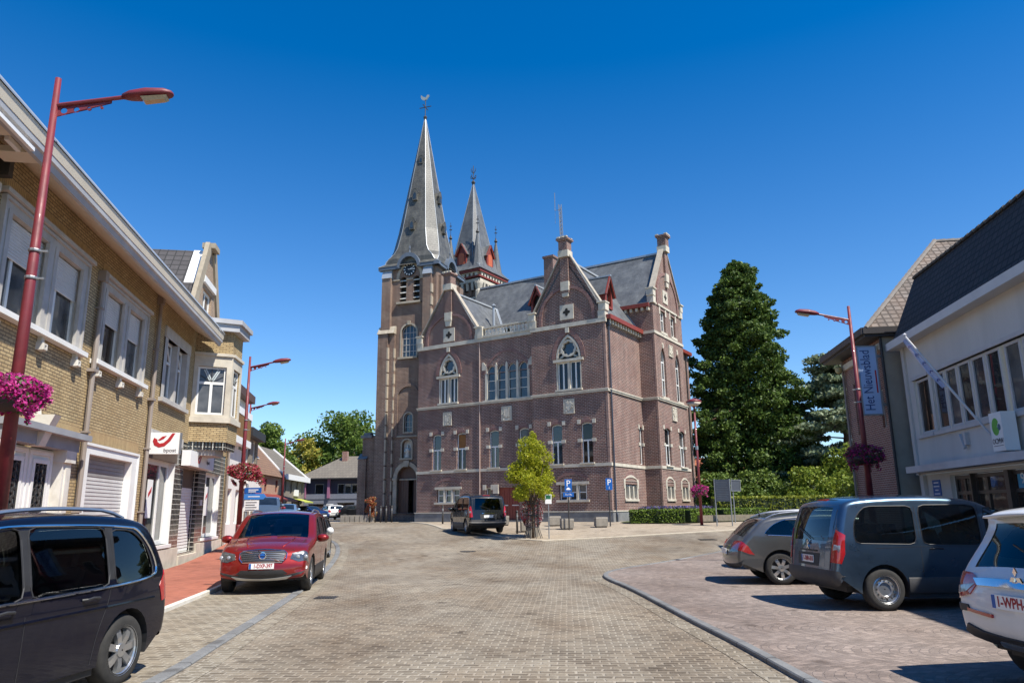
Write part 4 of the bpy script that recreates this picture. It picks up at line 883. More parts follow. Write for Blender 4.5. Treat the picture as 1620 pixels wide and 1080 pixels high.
for u0, u1 in ((-10.64, -9.66), (-9.58, -8.56)):
    d.ring(FL, rect(u0, u1, .1, 2.68), rect(u0+.1, u1-.1, .2, 2.6), -.12, -.06)
    d.ring(FL, rect(u0+.16, u1-.16, .98, 2.52), rect(u0+.25, u1-.25, 1.08, 2.44), -.12, -.05); d.fbox(FL, u0+.14, u1-.14, .86, .98, -.12, .02); d.fbox(FL, u0+.18, u1-.18, .72, .8, -.12, -.02); d.ring(FL, rect(u0+.2, u1-.2, .2, .62), rect(u0+.27, u1-.27, .27, .55), -.12, -.05)
dd = d.build('door', HA)
gr = MB(DARK)
for u0, u1 in ((-10.64, -9.66), (-9.58, -8.56)):
    gr.use(DGLASS); gr.fbox(FL, u0+.25, u1-.25, 1.08, 2.44, -.1, -.085); gr.use(IRON)
    for k in range(9):
        for s in (-1, 1):
            q = u0+.25+(u1-u0-.5)*(.5+s*.22); pts = [FL.p(q+.085*math.cos(a)*s, 1.18+k*.145+.065*math.sin(a), -.07) for a in [i*.9 for i in range(6)]]; gr.tube(pts, .011, 4, False)
    for k in range(4): q = u0+.25+(u1-u0-.5)*k/3; gr.bar(FL.p(q, 1.08, -.07), FL.p(q, 2.44, -.07), .018)
gr.split('door_grille', dd)
g = MB(WHITE); g.ring(FL, rect(-7.42, -3.62, -.1, 3.02), rect(-7.05, -4.1, -.05, 2.78), -.3, .07); g.ring(FL, rect(-7.42, -3.62, -.1, 3.02), rect(-7.36, -3.68, -.09, 2.96), -.05, .1); g.build('garage_surround', HA)
slats(FL, -7.05, -4.1, .05, 2.3, -.12, .085).build('garage_shutter', HA); g = MB(pm('shutter_box', (.3, .29, .27), (.25, .24, .23), 3, .6)); slats(FL, -7.05, -4.1, 2.3, 2.78, -.115, .085, pm('grey_slat_box', (.3, .29, .28), (.25, .24, .23), 3, .6)).build('shutter_box', HA)  # slatted box over the shutter, a darker grey than the slats below
SOFF = .68
def eaves(par, x0, x1, zs, out):
    out = .9; zo = 7.1; X = Fr((x0, 0, 0), (0, -1, 0), (-1, 0, 0)); ln = -(x1-x0)
    m = MB(CREAM); m.prism(X, [(-.3, zs+.1), (0, zs), (out-.1, zo+.05), (out-.1, zo+.12), (-.3, zs+.2)], 0, ln); m.build('soffit', par)
    m = MB(pm('grey_fascia', (.42, .42, .42), (.34, .34, .35), 2, .5)); m.prism(X, [(out-.12, zo), (out-.05, zo), (out-.02, zo+.1), (out+.02, zo+.12), (out+.02, zo+.22), (out-.12, zo+.22)], -.02, ln-.04); m.build('fascia', par)
    m = MB(CREAM); m.prism(X, [(out-.12, zo+.222), (out+.03, zo+.222), (out+.06, zo+.42), (out-.12, zo+.42)], -.02, ln-.06); m.build('gutter_board', par)
    m = MB(ZINC); m.prism(X, [(-7, 7.75), (out-.1, 7.74), (out+.08, zo+.422), (out+.08, zo+.45), (out-.1, 7.78), (-7, 7.8)], 0, ln-.08); m.build('flat_roof', par)
eaves(HA, HX0-.0, HX1, 7.62, SOFF)
PIPE = pm('weathered_pipe', (.3, .26, .23), (.22, .18, .15), 4, .6, streak=True)
for x, zt in ((-7.45, 6.9), (-3.02, 7.6)):
    m = MB(PIPE); m.tube([(x, -.09, zt), (x, -.09, .7), (x+.02, -.1, .2)], .055, 8); m.fbox(FL, x-.1, x+.1, zt-.25, zt, 0, .17); m.fbox(FL, x-.13, x+.13, 4.55, 4.62, 0, .16)
    for z in (1.5, 3.2, 6.0): m.fbox(FL, x-.07, x+.07, z, z+.04, 0, .16)
    m.build('drain_pipe', HA)
# neighbour at the far left with a deep white soffit
NB = thing('red_brick_house', 'red brick house at the far left with a deep cream soffit lined with white strips', 'house', LO, LR)
m = MB(RED_BRICK); m.box(-22, HX0-.02, -.02, 8, -.3, 7.6); m.build('brick_wall', NB)
eaves(NB, -22, HX0-.02, 7.62, .68)
m = MB(CREAM)
for x in range(9): m.box(-20.5+x*.95, -20.1+x*.95, -.78, -.2, 7.16, 7.26)
m.split('soffit_panel', NB)
m = MB(SIGN_WHITE); m.box(-22, -13.2, -.96, -.9, 7.04, 7.1); m.build('white_edge', NB)
for k in range(4):
    m = MB(SIGN_WHITE); m.box(-13.3-k*1.4, -12.9-k*1.4, -.62, -.55, 7.16, 7.24); m.build('soffit_strip', NB)
m = MB(STONE); m.box(-22, HX0+.3, -.12, .3, 6.7, 6.85); m.build('stone_band', NB)
m = MB(IRON); m.box(HX0+.28, HX0+.42, -.2, 0, 7.0, 7.3); m.build('pipe_head', NB)

PO = thing('post_office', 'yellow brick post office with white framed oriel over a black tiled shop front', 'post office', LO, LR)
m = MB(YELLOW); w3 = [(-1.78, -.72), (-.5, .5)]
m.holed(FL, rect(-2.93, 8.45, 3.78, 7.65), [rect(a-.06, b+.06, 4.8, 6.68) for a, b in w3], .0, 0); m.box(8.2, 8.45, 0, 8, -.3, 7.7); m.box(-2.9, 8.4, 7.8, 8, -.3, 7.7); m.build('brick_wall', PO)
g = MB(GREYSTONE); g.holed(FL, rect(-2.1, .85, 4.7, 6.95), [rect(a, b, 4.86, 6.62) for a, b in w3], .04, .34); g.fbox(FL, -2.16, .9, 4.68, 4.8, -.1, .12); g.fbox(FL, -2.1, .85, 6.62, 6.95, -.1, .06); g.build('window_surround', PO)
for a, b in w3: window(PO, FL, rect(a+.02, b-.02, 4.87, 6.61), .16, .07, WHITE, DGLASS, vb=[(a+b)/2], hb=[6.0], bw=.07, diag=[((a+.1, 6.05), ((a+b)/2, 6.55)), ((b-.1, 6.05), ((a+b)/2, 6.55))])
TILE = brick('black_glazed_tile', (.016, .014, .013), (.024, .02, .018), (.5, .48, .42), .16, .16, .012, rough=.12, bmp=.25, off=0, patch=.2)
m = MB(TILE)
sf = [rect(-2.62, .32, .55, 3.02), rect(1.45, 3.65, .2, 2.95), rect(4.75, 7.3, .58, 2.97)]
m.holed(FL, rect(-2.93, 8.45, -.3, 3.8), sf, -.02, .3); m.build('tiled_front', PO)
m = MB(STONE); m.fbox(FL, -2.95, 1.3, -.3, .4, -.2, .05); m.fbox(FL, 3.8, 8.47, -.3, .42, -.2, .05); m.fbox(FL, 1.3, 3.8, -.3, .12, -.2, .1); m.build('plinth', PO)
m = MB(DARK); m.fbox(FL, -2.0, -1.2, .08, .24, .03, .055); m.build('cellar_grating', PO)
m = MB(GREYSTONE); m.fbox(FL, -2.93, .9, 3.55, 3.82, -.05, .05); m.build('shop_head', PO)
WARM = pm('brown_panel', (.11, .075, .05), (.08, .055, .04), 3, .6)
m = MB(WARM); m.fbox(FL, -2.75, .4, 3.02, 3.5, -.05, .03); m.build('fascia_panel', PO)
for (u0, u1, z0, z1) in ((-2.62, .32, .55, 3.02), (4.75, 7.3, .58, 2.97)):
    o = window(PO, FL, rect(u0, u1, z0, z1), .22, .13, WHITE, TEAL, vb=[u0+(u1-u0)*.68] if u0 < 0 else [u0+.9], bw=.12)
    m = MB(WHITE); m.fbox(FL, u1-.012, u1-.002, z0, z1, -.3, .0); m.fbox(FL, u0-.1, u1+.1, z0-.1, z0, -.3, .06); m.build('shop_sill', o)
    m = MB(SIGN_WHITE); m.fbox(FL, u0+1.0, u0+1.5, z0+.8, z0+1.9, -.215, -.205); m.use(RED_SIGN); m.prism(FL, [(u0+1.1, z0+1.5), (u0+1.4, z0+1.7), (u0+1.38, z0+1.55), (u0+1.12, z0+1.38)], -.205, -.2); m.build('window_poster', o)
slats(FL, 1.5, 3.6, .2, 2.35, -.22, .1, WHITE).build('door_shutter', PO); m = MB(WARM); m.fbox(FL, 1.45, 3.65, 2.33, 2.97, -.28, -.2); m.build('door_transom', PO)
m = MB(SIGN_WHITE); m.fbox(FL, 4.2, 4.3, 1.75, 1.95, -.02, .03); m.build('bell_plate', PO)
eaves(PO, HX1, 1.35, 7.62, SOFF)
# oriel
A_, B_, C_, D_ = Vector((1.62, 0, 0)), Vector((1.98, -1.17, 0)), Vector((3.3, -1.25, 0)), Vector((3.7, 0, 0))
ff = []
for a, b in ((A_, B_), (B_, C_), (C_, D_)):
    u = (b-a).normalized(); ff.append((Fr(a, u, Vector((u.y, -u.x, 0))), (b-a).length))
ob = MB(YELLOW); oc = MB(STONE); ow = []
for k, (fr, ln) in enumerate(ff):
    hole = rect(.14, ln-.16, 4.78, 6.45) if k == 0 else rect(.2, ln-.2, 4.78, 6.45)
    ob.holed(fr, rect(0, ln, 3.85, 7.8), [hole], 0, .12)
    oc.ring(fr, rect(.0, ln+.01, 4.62, 6.85), shrink(hole, -.001), -.1, .035); oc.fbox(fr, -.03, ln+.04, 4.5, 4.68, -.1, .1); oc.fbox(fr, -.02, ln+.02, 6.83, 6.93, -.1, .1)
    ow.append((fr, hole, ln))
ob.poly([A_+Vector((0, 0, 3.85)), B_+Vector((0, 0, 3.85)), C_+Vector((0, 0, 3.85)), D_+Vector((0, 0, 3.85))]); ob.build('oriel_brick', PO); oc.build('oriel_stone', PO)
for k, (fr, h_, ln) in enumerate(ow):
    u0, u1 = h_[0][0], h_[1][0]; c = (u0+u1)/2
    fan = [((c, 5.92), (c+.5*math.cos(a)*(u1-u0), 5.92+.5*math.sin(a))) for a in (.5, 1.05, 1.57, 2.09, 2.64)]
    o = window(PO, fr, h_, .08, .07, WHITE, DGLASS, vb=[(c, 4.7, 5.85)], hb=[5.88], bw=.09)
    g = MB(STONE_W); g.use(pm('leaded_white', (.5, .55, .55), (.4, .46, .46), 6, .3))
    for i, (a, b) in enumerate(fan):
        if i % 2: g.bar(fr.p(*a, -.065), fr.p(b[0], min(b[1], 6.36), -.065), .1, .012, up=fr.n)
    g.use(IRON)
    for a, b in fan: g.bar(fr.p(*a, -.062), fr.p(b[0], min(b[1], 6.38), -.062), .02, .016)
    g.build('fanlight', o)
cb = MB(TILE)
for fr, ln in ff[:2]:
    for k in range(int(ln/.11)): cb.fbox(fr, k*.11+.01, k*.11+.07, 3.58, 3.86, -.3, -.03)
cb.split('corbel_tooth', PO, margin=0)
m = MB(GREYSTONE); m.poly([A_+Vector((.2, 0, 3.4)), Vector((2.1, -.8, 3.4)), Vector((3.2, -.85, 3.4)), D_+Vector((-.1, 0, 3.4))])
for a, b in ((Vector((1.8, 0, 3.4)), Vector((2.1, -.8, 3.4))), (Vector((2.1, -.8, 3.4)), Vector((3.2, -.85, 3.4)))): m.add([a, b, b+Vector((0, 0, .48)), a+Vector((0, 0, .48))], [(0, 1, 2, 3)])
m.build('oriel_soffit', PO)
m = MB(pm('grey_fascia', (.42, .42, .42)))
cp = [Vector((1.25, .3, 0)), Vector((1.82, -1.38, 0)), Vector((3.38, -1.47, 0)), Vector((3.9, .3, 0))]
v = [p+Vector((0, 0, z)) for z in (7.72, 7.98) for p in cp]; m.add(v, [(0, 1, 2, 3), (4, 5, 6, 7), (0, 1, 5, 4), (1, 2, 6, 5), (2, 3, 7, 6)])
cp2 = [Vector((1.15, .3, 0)), Vector((1.76, -1.47, 0)), Vector((3.44, -1.56, 0)), Vector((4.0, .3, 0))]; v = [p+Vector((0, 0, z)) for z in (7.98, 8.14) for p in cp2]; m.add(v, [(0, 1, 2, 3), (4, 5, 6, 7), (0, 1, 5, 4), (1, 2, 6, 5), (2, 3, 7, 6)])
m.build('oriel_cornice', PO)
m = MB(PIPE); m.tube([(8.2, -.1, 7.3), (8.2, -.1, .2)], .05, 8); m.build('drain_pipe', PO)
# steep gable over the post office
gp_ = [(1.75, 7.9), (5.75, 7.9), (5.75, 8.7), (4.2, 11.4), (3.3, 11.4), (1.75, 8.7)]; FG = Fr((0, .25, 0), (1, 0, 0), (0, -1, 0))
m = MB(OLD_BRICK); m.holed(FG, gp_, [rect(3.05, 4.45, 8.55, 9.7)], 0, .2); m.box(1.75, 5.75, .45, .7, 7.6, 8.7); m.build('gable_wall', PO)
m = MB(pm('gable_render', (.36, .31, .23), (.27, .23, .17), 4, .9, bmp=.2))
for s in (-1, 1): m.bar((3.75+s*2.0, .25, 8.7), (3.75+s*.42, .25, 11.4), .45, .16, up=(0, 1, 0))
m.box(3.35, 4.15, .02, .5, 11.36, 11.56); m.box(1.6, 1.92, 0, .5, 8.45, 8.72); m.build('gable_coping', PO)
window(PO, FG, rect(3.05, 4.45, 8.55, 9.7), .12, .1, WHITE, DGLASS, vb=[3.75], bw=.08); m = MB(WHITE); m.fbox(FG, 2.8, 4.7, 9.85, 10.1, 0, .1); m.build('gable_lintel', PO)
m = MB(ROOF_TILE); m.use(brick('slate_grey_tile', (.075, .07, .072), (.055, .05, .052), (.02, .02, .02), .3, .24, .02, rough=.8, bmp=.9, off=0))
for s in (-1, 1): m.add([(3.75+s*2.1, .45, 8.5), (3.75, .45, 11.35), (3.75, 9, 11.35), (3.75+s*2.1, 9, 8.5)], [(0, 1, 2, 3)])
m.add([(-2.9, 1.2, 8.15), (8.4, 1.2, 8.15), (8.4, 4.5, 11.35), (-.6, 4.5, 11.35)], [(0, 1, 2, 3)])
m.build('tiled_roof', PO); m = MB(SIGN_WHITE); m.bar((1.85, .66, 8.6), (3.62, .66, 11.3), .35, .06, up=(-.8, 0, .6)); m.build('roof_flashing', PO)
# signs on the post office
def logo(m, fr, u, z, s, d):
    o = [(-.5, -.02), (-.42, -.22), (-.2, -.33), (.05, -.27), (.3, -.02), (.5, .36), (.36, .36), (.16, .05), (0, -.1), (-.18, -.14), (-.28, -.06), (-.3, .06), (-.45, .14)]
    m.prism(fr, [(u+a*s, z+b*s) for a, b in o], d, d+.006); m.prism(fr, [(u+a*s, z+b*s) for a, b in ((-.27, .03), (-.08, .2), (.12, .24), (-.02, .08), (-.18, -.0))], d, d+.006)
FP = Fr((-2.72, -.06, 0), (0, -1, 0), (-1, 0, 0))
BS = thing('hanging_sign', 'white box sign with red horn mark and bpost lettering jutting out over the pavement', 'sign', LO, LR)
m = MB(SIGN_WHITE); m.fbox(FP, 0, .78, 3.1, 3.7, -.16, 0); m.build('sign_box', BS); m = MB(RED_SIGN); logo(m, FP, .36, 3.47, .58, .001); m.build('horn_mark', BS)
m = MB(LETTER); m.text('bpost', FP, .54, 3.2, .15, .003); m.build('lettering', BS); m = MB(STEEL_POST); m.fbox(FP, -.08, 0, 3.2, 3.6, -.12, -.04); m.fbox(FP, .78, .8, 3.1, 3.7, -.17, .01); m.build('bracket', BS)
BS2 = thing('light_box', 'white light box with a faded horn mark above the shuttered post office door', 'sign', LO, LR)
m = MB(SIGN_WHITE); m.fbox(FL, .95, 4.45, 3.0, 3.5, .02, .3); m.build('sign_box', BS2); FLs = Fr((0, 0, 0), (1, 0, 0), (0, -1, 0))
m = MB(RED_SIGN); logo(m, FL, 2.2, 3.27, .5, .305); m.build('horn_mark', BS2); m = MB(LETTER); m.text('bpost', FL, 3.5, 3.24, .2, .305); m.build('lettering', BS2)
# three narrow houses further on
def townhouse(name, label, x0, x1, z1, wall, extra=None, y0=0, cols=2, floors=2, frame=WHITE, cat='house'):
    t = thing(name, label, cat, LO, LR); fr = Fr((0, y0, 0), (1, 0, 0), (0, -1, 0)); hs = []; w = (x1-x0)/cols
    for f_ in range(floors):
        for c in range(cols):
            u = x0+w*(c+.5); z = 1.0+f_*(z1/floors); hs.append(rect(u-w*.27, u+w*.27, z, z+1.5))
    m = MB(wall); m.holed(fr, rect(x0, x1, -.3, z1), hs, 0, .2); m.box(x0, x0+.2, y0, y0+8, -.3, z1); m.box(x1-.2, x1, y0, y0+8, -.3, z1); m.build('wall', t)
    for h_ in hs: window(t, fr, h_, .14, .06, frame, DGLASS, vb=[(h_[0][0]+h_[1][0])/2])
    return t, fr
PLASTER = pm('white_plaster', (.72, .7, .66), (.62, .6, .56), 2, .8, streak=True)
t, fr = townhouse('white_house', 'narrow white plastered house with a brown panelled balcony beside the post office', 8.5, 12.2, 6.6, PLASTER)
m = MB(pm('brown_cladding', (.24, .13, .04), (.17, .09, .03), 5, .6)); m.box(8.6, 12.1, -.27, -.2, 4.75, 5.75); m.box(8.6, 8.67, -.22, 0, 4.75, 5.75); b = m.build('balcony', t); m = MB(SIGN_WHITE); m.box(8.5, 12.2, -.3, 0, 4.45, 4.75); m.box(8.5, 12.2, -.29, -.18, 5.75, 6.05); m.build('balcony_slab', b)
m = MB(BROWN_DOOR); m.box(8.4, 12.3, -.35, 8, 6.6, 6.95); m.build('eaves', t)
t, fr = townhouse('grey_shop_house', 'tall narrow dark roofed house with grey shop front past the white house', 12.3, 16.2, 5.1, GREY_BRICK)
m = MB(BLACK); m.box(12.2, 16.3, -.35, 8, 5.1, 5.5); m.build('flat_roof', t); m = MB(PLASTER); m.box(12.4, 16.1, -.25, 0, 2.6, 3.4); m.build('white_fascia', t)
m = MB(OLD_BRICK); m.box(15.2, 15.9, 2.0, 2.8, 5.2, 8.0); m.build('chimney', t)
# low row at the bend of the street
u_ = Vector((-.052, 1, 0)).normalized(); n_ = Vector((u_.y, -u_.x, 0))
def lowhouse(name, label, y0, y1, ze, zr, wall, roof, frame, nw, awn=None, dep=7):
    o = Vector((-17.7-.052*y0, y0, .9)); ln = (y1-y0); t = thing(name, label, 'house', tuple(o), math.atan2(u_.y, u_.x)); fr = FL; ze -= .9; zr -= .9
    hs = [rect(ln*(k+.5)/nw-.38, ln*(k+.5)/nw+.38, 2.55, ze-.35) for k in range(nw)]; gh = [rect(ln*(k+.5)/3-.8, ln*(k+.5)/3+.8, .2, 1.85) for k in range(3)]
    m = MB(wall); m.holed(fr, rect(0, ln, -.5, ze), hs+gh, 0, .2); m.prism(Fr((0, 0, 0), (0, 1, 0), (-1, 0, 0)), [(0, -.5), (dep, -.5), (dep, ze), (dep/2, zr-.05), (0, ze)], 0, -.2); m.prism(Fr((ln, 0, 0), (0, 1, 0), (-1, 0, 0)), [(0, -.5), (dep, -.5), (dep, ze), (dep/2, zr-.05), (0, ze)], 0, .2); m.build('wall', t)
    for h_ in hs: window(t, fr, h_, .12, .07, frame, DGLASS, vb=[(h_[0][0]+h_[1][0])/2], bw=.06)
    for h_ in gh: window(t, fr, h_, .15, .07, frame, DGLASS, vb=[(h_[0][0]+h_[1][0])/2], name='shop_window')
    m = MB(roof); m.add([(-.15, -.35, ze-.1), (ln+.15, -.35, ze-.1), (ln+.15, dep/2, zr), (-.15, dep/2, zr)], [(0, 1, 2, 3)]); m.add([(-.15, dep+.3, ze-.1), (ln+.15, dep+.3, ze-.1), (ln+.15, dep/2, zr), (-.15, dep/2, zr)], [(0, 1, 2, 3)]); m.build('roof', t)
    return t, ln, ze, zr, dep
RED_FR = pm('red_window_frame', (.26, .05, .05), (.2, .04, .04), 4, .5)
t, ln, ze, zr, dp = lowhouse('brown_roofed_shop', 'low brick shop with brown tiled roof, roof windows and a red awning', 58.5, 69, 4.85, 8.8, brick('pinkish_brick', (.42, .23, .14), (.34, .18, .11), (.45, .36, .28), .22, .08, .012), BROWN_TILE, RED_FR, 3)
for k in range(3):
    a = .9+k*2.3; m = MB(GREYSTONE); f0 = .42; p = lambda x, q: Vector((x, -.35+(dp/2+.35)*q, ze-.1+(zr-ze+.1)*q))+Vector((0, -.06, .06))
    m.add([p(a, .35), p(a+.9, .35), p(a+.9, .62), p(a, .62)], [(0, 1, 2, 3)]); o = m.build('roof_window', t); m = MB(DGLASS); q = Vector((0, -.02, .02)); m.add([p(a+.1, .37)+q, p(a+.8, .37)+q, p(a+.8, .6)+q, p(a+.1, .6)+q], [(0, 1, 2, 3)]); m.build('pane', o)
m = MB(SIGN_WHITE); m.bar((ln+.1, -.4, ze-.05), (ln+.1, dp/2, zr+.1), .18, .12); m.build('verge', t)
m = MB(RED_TRIM); m.add([(.6, 0, 2.35), (ln-.3, 0, 2.35), (ln-.3, -1.6, 1.9), (.6, -1.6, 1.9), (.6, -1.6, 1.7), (ln-.3, -1.6, 1.7)], [(0, 1, 2, 3), (3, 2, 5, 4)]); tag(m.build('awning', t))
t, ln, ze, zr, dp = lowhouse('grey_roofed_shop', 'low grey brick shop with slate roof, white eaves and a lime yellow awning', 69.1, 78.5, 5.0, 8.1, GREY_BRICK, SHEET_TILE, GREYSTONE, 4)
m = MB(SIGN_WHITE); m.box(-.1, ln+.2, -.5, -.35, ze-.35, ze+.15); m.bar((ln+.2, -.4, ze), (ln+.2, dp/2, zr+.1), .2, .14); m.build('white_eaves', t)
m = MB(pm('lime_awning', (.42, .45, .07), (.36, .39, .06), 3, .7)); m.add([(4.2, 0, 2.1), (ln-1.2, 0, 2.1), (ln-1.2, -1.2, 1.8), (4.2, -1.2, 1.8), (4.2, -1.2, 1.68), (ln-1.2, -1.2, 1.68)], [(0, 1, 2, 3), (3, 2, 5, 4)]); m.build('awning', t)
m = MB(SIGN_WHITE); m.fbox(FL, 4.6, 6.3, 2.35, 2.95, .02, .12); m.build('shop_sign', t)
# dark house that closes the street
DH = thing('dark_house', 'dark blue and grey house with brown hipped roof and purple posts closing the street', 'house', (-24.0, 85, .9), R(-4))
INK = pm('ink_blue_render', (.03, .028, .05), (.024, .023, .042), 2, .7); GREYR = pm('blue_grey_render', (.17, .18, .22), (.14, .15, .18), 2, .7)
m = MB(INK); hs = [rect(.0+a, a+w, 2.75, 3.85) for a, w in ((1.6, 1.0), (4.2, .75), (5.0, .75), (5.8, .75), (7.0, .6), (7.7, .6), (8.4, .6), (9.1, .6))]
m.holed(FL, rect(0, 11, 2.2, 4.55), hs, 0, .15); m.build('upper_wall', DH); m = MB(GREYR); m.fbox(FL, 0, 11, 2.2, 2.75, .0, .06); gh = [rect(.9, 2.7, .3, 1.7), rect(4.2, 6.2, .4, 1.8), rect(6.9, 8.3, 0, 1.9), rect(9.2, 10.2, .4, 1.8)]; m.holed(FL, rect(0, 11, -.5, 2.2), gh, 0, .2); m.box(0, .2, 0, 8, -.5, 4.5); m.build('lower_wall', DH)
for h_ in hs+gh: window(DH, FL, h_, .1, .05, SIGN_WHITE if h_ in hs[4:] else GREYSTONE, DGLASS)
for a, w, z in ((.9, 1.8, 0.5), (3.0, .8, 1.1), (9.3, .6, .9)): m = MB(SIGN_WHITE); m.fbox(FL, a, a+w, z, z+.55, .02, .06); m.build('shop_sign', DH)
m = MB(pm('purple_post', (.3, .12, .2), (.25, .1, .17), 3, .6))
for a in (.35, 3.1): m.fbox(FL, a, a+.28, 2.3, 4.4, .05, .3)
m.split('purple_post', DH)
m = MB(SHEET_TILE); e0, e1, zr, ze = -.5, 11.5, 7.2, 4.5; A1, A2 = (3.6, 4), (9.5, 4)
m.add([(e0, -.6, ze), (e1, -.6, ze), (e1, 8.6, ze), (e0, 8.6, ze), (*A1, zr), (*A2, zr)], [(0, 1, 5, 4), (1, 2, 5), (2, 3, 4, 5), (3, 0, 4)]); m.build('roof', DH); m = MB(BLACK); m.box(e0, e1, -.65, 8.6, ze-.12, ze); m.build('eaves', DH)
m = MB(RED_BRICK); m.box(3.7, 4.3, 2.9, 3.5, 6, 7.7); m.build('chimney', DH)

# ------------------------------------------------------------------ right side: social services office and brick house
RO, RR = (11.787, 22, 0), R(90-187.6)
OC = thing('office_building', 'grey rendered two storey office with dark mansard roof and a long first floor window band', 'office building', RO, RR)
RENDER = pm('grey_render', (.6, .575, .535), (.5, .48, .445), 1.2, .85, bmp=.1, streak=True)
XE = 20
ow = [(.72, 1.62)]+[(1.9+k*.74, 1.9+k*.74+.66) for k in range(5)]+[(5.72, 6.4), (6.5, 7.2), (7.3, 8.0)]
m = MB(RENDER); m.holed(FL, rect(.15, XE, 2.5, 6.4), [rect(.66, 1.68, 3.6, 5.18), rect(1.86, 8.1, 3.6, 5.18)], 0, .12)
m.box(.15, .4, .02, 9, -.2, 6.4); m.holed(FL, rect(.15, XE, -.2, 2.5), [rect(1.9, 9.5, .1, 2.42)], -.12, .25); m.fbox(FL, .15, .34, 2.5, 6.3, -.1, .06)
m.build('rendered_wall', OC)
FRM = pm('pale_window_frame', (.55, .52, .5), (.47, .45, .43), 2, .6)
for a, b in ow: window(OC, FL, rect(a, b, 3.62, 5.16), .08, .07, FRM, DGLASS)
m = MB(FRM)
for a, b in ((.6, 1.74), (1.8, 8.2)): m.fbox(FL, a, b, 3.5, 3.6, -.1, .08); m.fbox(FL, a, b, 5.18, 5.28, -.1, .05)
m.split('window_sill', OC)
m = MB(pm('canopy_edge', (.6, .58, .57), (.5, .48, .47), 2, .6)); m.fbox(FL, .3, XE, 2.55, 2.73, -.1, .38); m.build('canopy', OC)
m = MB(SIGN_WHITE); m.use(pm('roof_fascia', (.62, .6, .57), (.54, .52, .5), 2, .6)); m.prism(Fr((-.15, 0, 0), (0, -1, 0), (-1, 0, 0)), [(-.1, 6.26), (.36, 6.22), (.36, 6.28), (-.1, 6.32)], -.25, -XE); m.fbox(FL, .08, XE, 6.2, 6.42, .34, .44); m.box(.08, .16, -.44, 3, 6.2, 6.42); m.build('eaves_fascia', OC)
m = MB(ROOF_TILE); z0, z1 = 6.42, 8.3; m.add([(.5, -.36, z0), (XE, -.36, z0), (XE, .45, z1), (.55, .45, z1)], [(0, 1, 2, 3)]); m.add([(.5, -.36, z0), (.55, .45, z1), (.55, 8, z1), (.5, 8, z0)], [(0, 1, 2, 3)]); m.add([(.55, .45, z1), (XE, .45, z1), (XE, 8, z1), (.55, 8, z1)], [(0, 1, 2, 3)]); m.build('mansard_roof', OC)
m = MB(BLACK)
x = .6
while x < XE: m.tube([(x, .43, z1+.02), (x+.28, .43, z1+.05)], .055, 6); x += .3
m.build('ridge_tiles', OC)
BRZ = pm('bronze_frame', (.06, .045, .04), (.045, .035, .03), 4, .4)
pan = [(1.95, 3.0, .15, 2.4), (3.05, 4.75, .15, 2.4), (4.85, 6.6, .15, 2.4), (6.7, 9.4, .15, 2.4)]
for a, b, c, d in pan: window(OC, FL, rect(a, b, c, d), .25, .09, BRZ, DGLASS, hb=[1.95], vb=[(a+b)/2] if b-a < 1.2 else [a+(b-a)*.35], bw=.08, name='shop_window')
m = MB(BRZ); m.fbox(FL, 4.72, 4.9, .1, 2.42, -.3, -.12); m.fbox(FL, 3.0, 3.06, .1, 2.42, -.3, -.12); m.split('door_post', OC)
for u in (3.2, 7.2, 10.5):
    m = MB(FRM); m.bar(FL.p(u, 3.38, .04), FL.p(u+.32, 3.02, .1), .07); m.fbox(FL, u+.28, u+.4, 3.1, 3.4, 0, .1); m.build('flag_bracket', OC)
for nm, lab, a, b, c, d, tx in (('blue_plaque', 'small blue enamel plaque with white lines on the office pillar', .78, 1.28, 2.0, 2.38, None),):
    t = thing(nm, lab, 'plaque', RO, RR); m = MB(BLUE_SIGN); m.fbox(FL, a, b, c-.1, d-.05, -.12, -.1); m.build('plate', t); m = MB(SIGN_WHITE)
    for k, w in enumerate((.3, .36, .2, .34)): m.fbox(FL, (a+b)/2-w/2, (a+b)/2+w/2, d-.14-k*.1, d-.11-k*.1, -.1, -.096)
    m.build('lettering', t)
t = thing('number_sign', 'square light blue sign with a white 9 in the office door glass', 'sign', RO, RR); m = MB(pm('cyan_sign', (.03, .33, .55), (.025, .28, .48), 2, .4)); m.fbox(FL, 5.08, 5.52, 2.0, 2.38, -.24, -.225); m.build('plate', t); m = MB(SIGN_WHITE); m.text('9', FL, 5.3, 2.2, .34, -.223, sx=1.1); m.build('number', t)
t = thing('office_sign', 'upright white box sign with a green disc over OCMW lettering', 'sign', RO, RR)
FO = Fr((6.42, -.08, 0), (0, 1, 0), (-1, 0, 0)); FOa = Fr((5.95, -.08, 0), (0, -1, 0), (1, 0, 0))
FOs = Fr((-.08, -.42, .06), (1, 0, 0), (0, -1, 0))
m = MB(SIGN_WHITE); m.fbox(FOs, 5.66, 6.18, 2.72, 3.56, -.3, 0); m.build('sign_box', t)
m = MB(pm('sign_green', (.09, .42, .04), (.08, .37, .035), 3, .4)); pts = [(5.9+.15*math.cos(a), 3.25+.19*math.sin(a)) for a in [R(30+300*k/20) for k in range(21)]]+[(5.95, 3.25)]; m.prism(FOs, pts, 0, .006); m.build('green_disc', t)
m = MB(BLUE_SIGN); m.use(pm('petrol', (.02, .12, .2), (.018, .1, .17), 2, .4)); m.prism(FOs, [(6.05+.06*math.cos(2*math.pi*k/12), 3.23+.07*math.sin(2*math.pi*k/12)) for k in range(12)], 0, .008); m.build('petrol_dot', t)
m = MB(GREY_TXT); m.text('OCMW', FOs, 5.92, 2.93, .165, .003, sx=.85); m.fbox(FOs, 5.71, 6.13, 2.83, 2.842, 0, .004); m.build('lettering', t)
t = thing('flag_pole', 'slanted white flagpole with a furled lilac flag on the office front', 'flag', RO, RR)
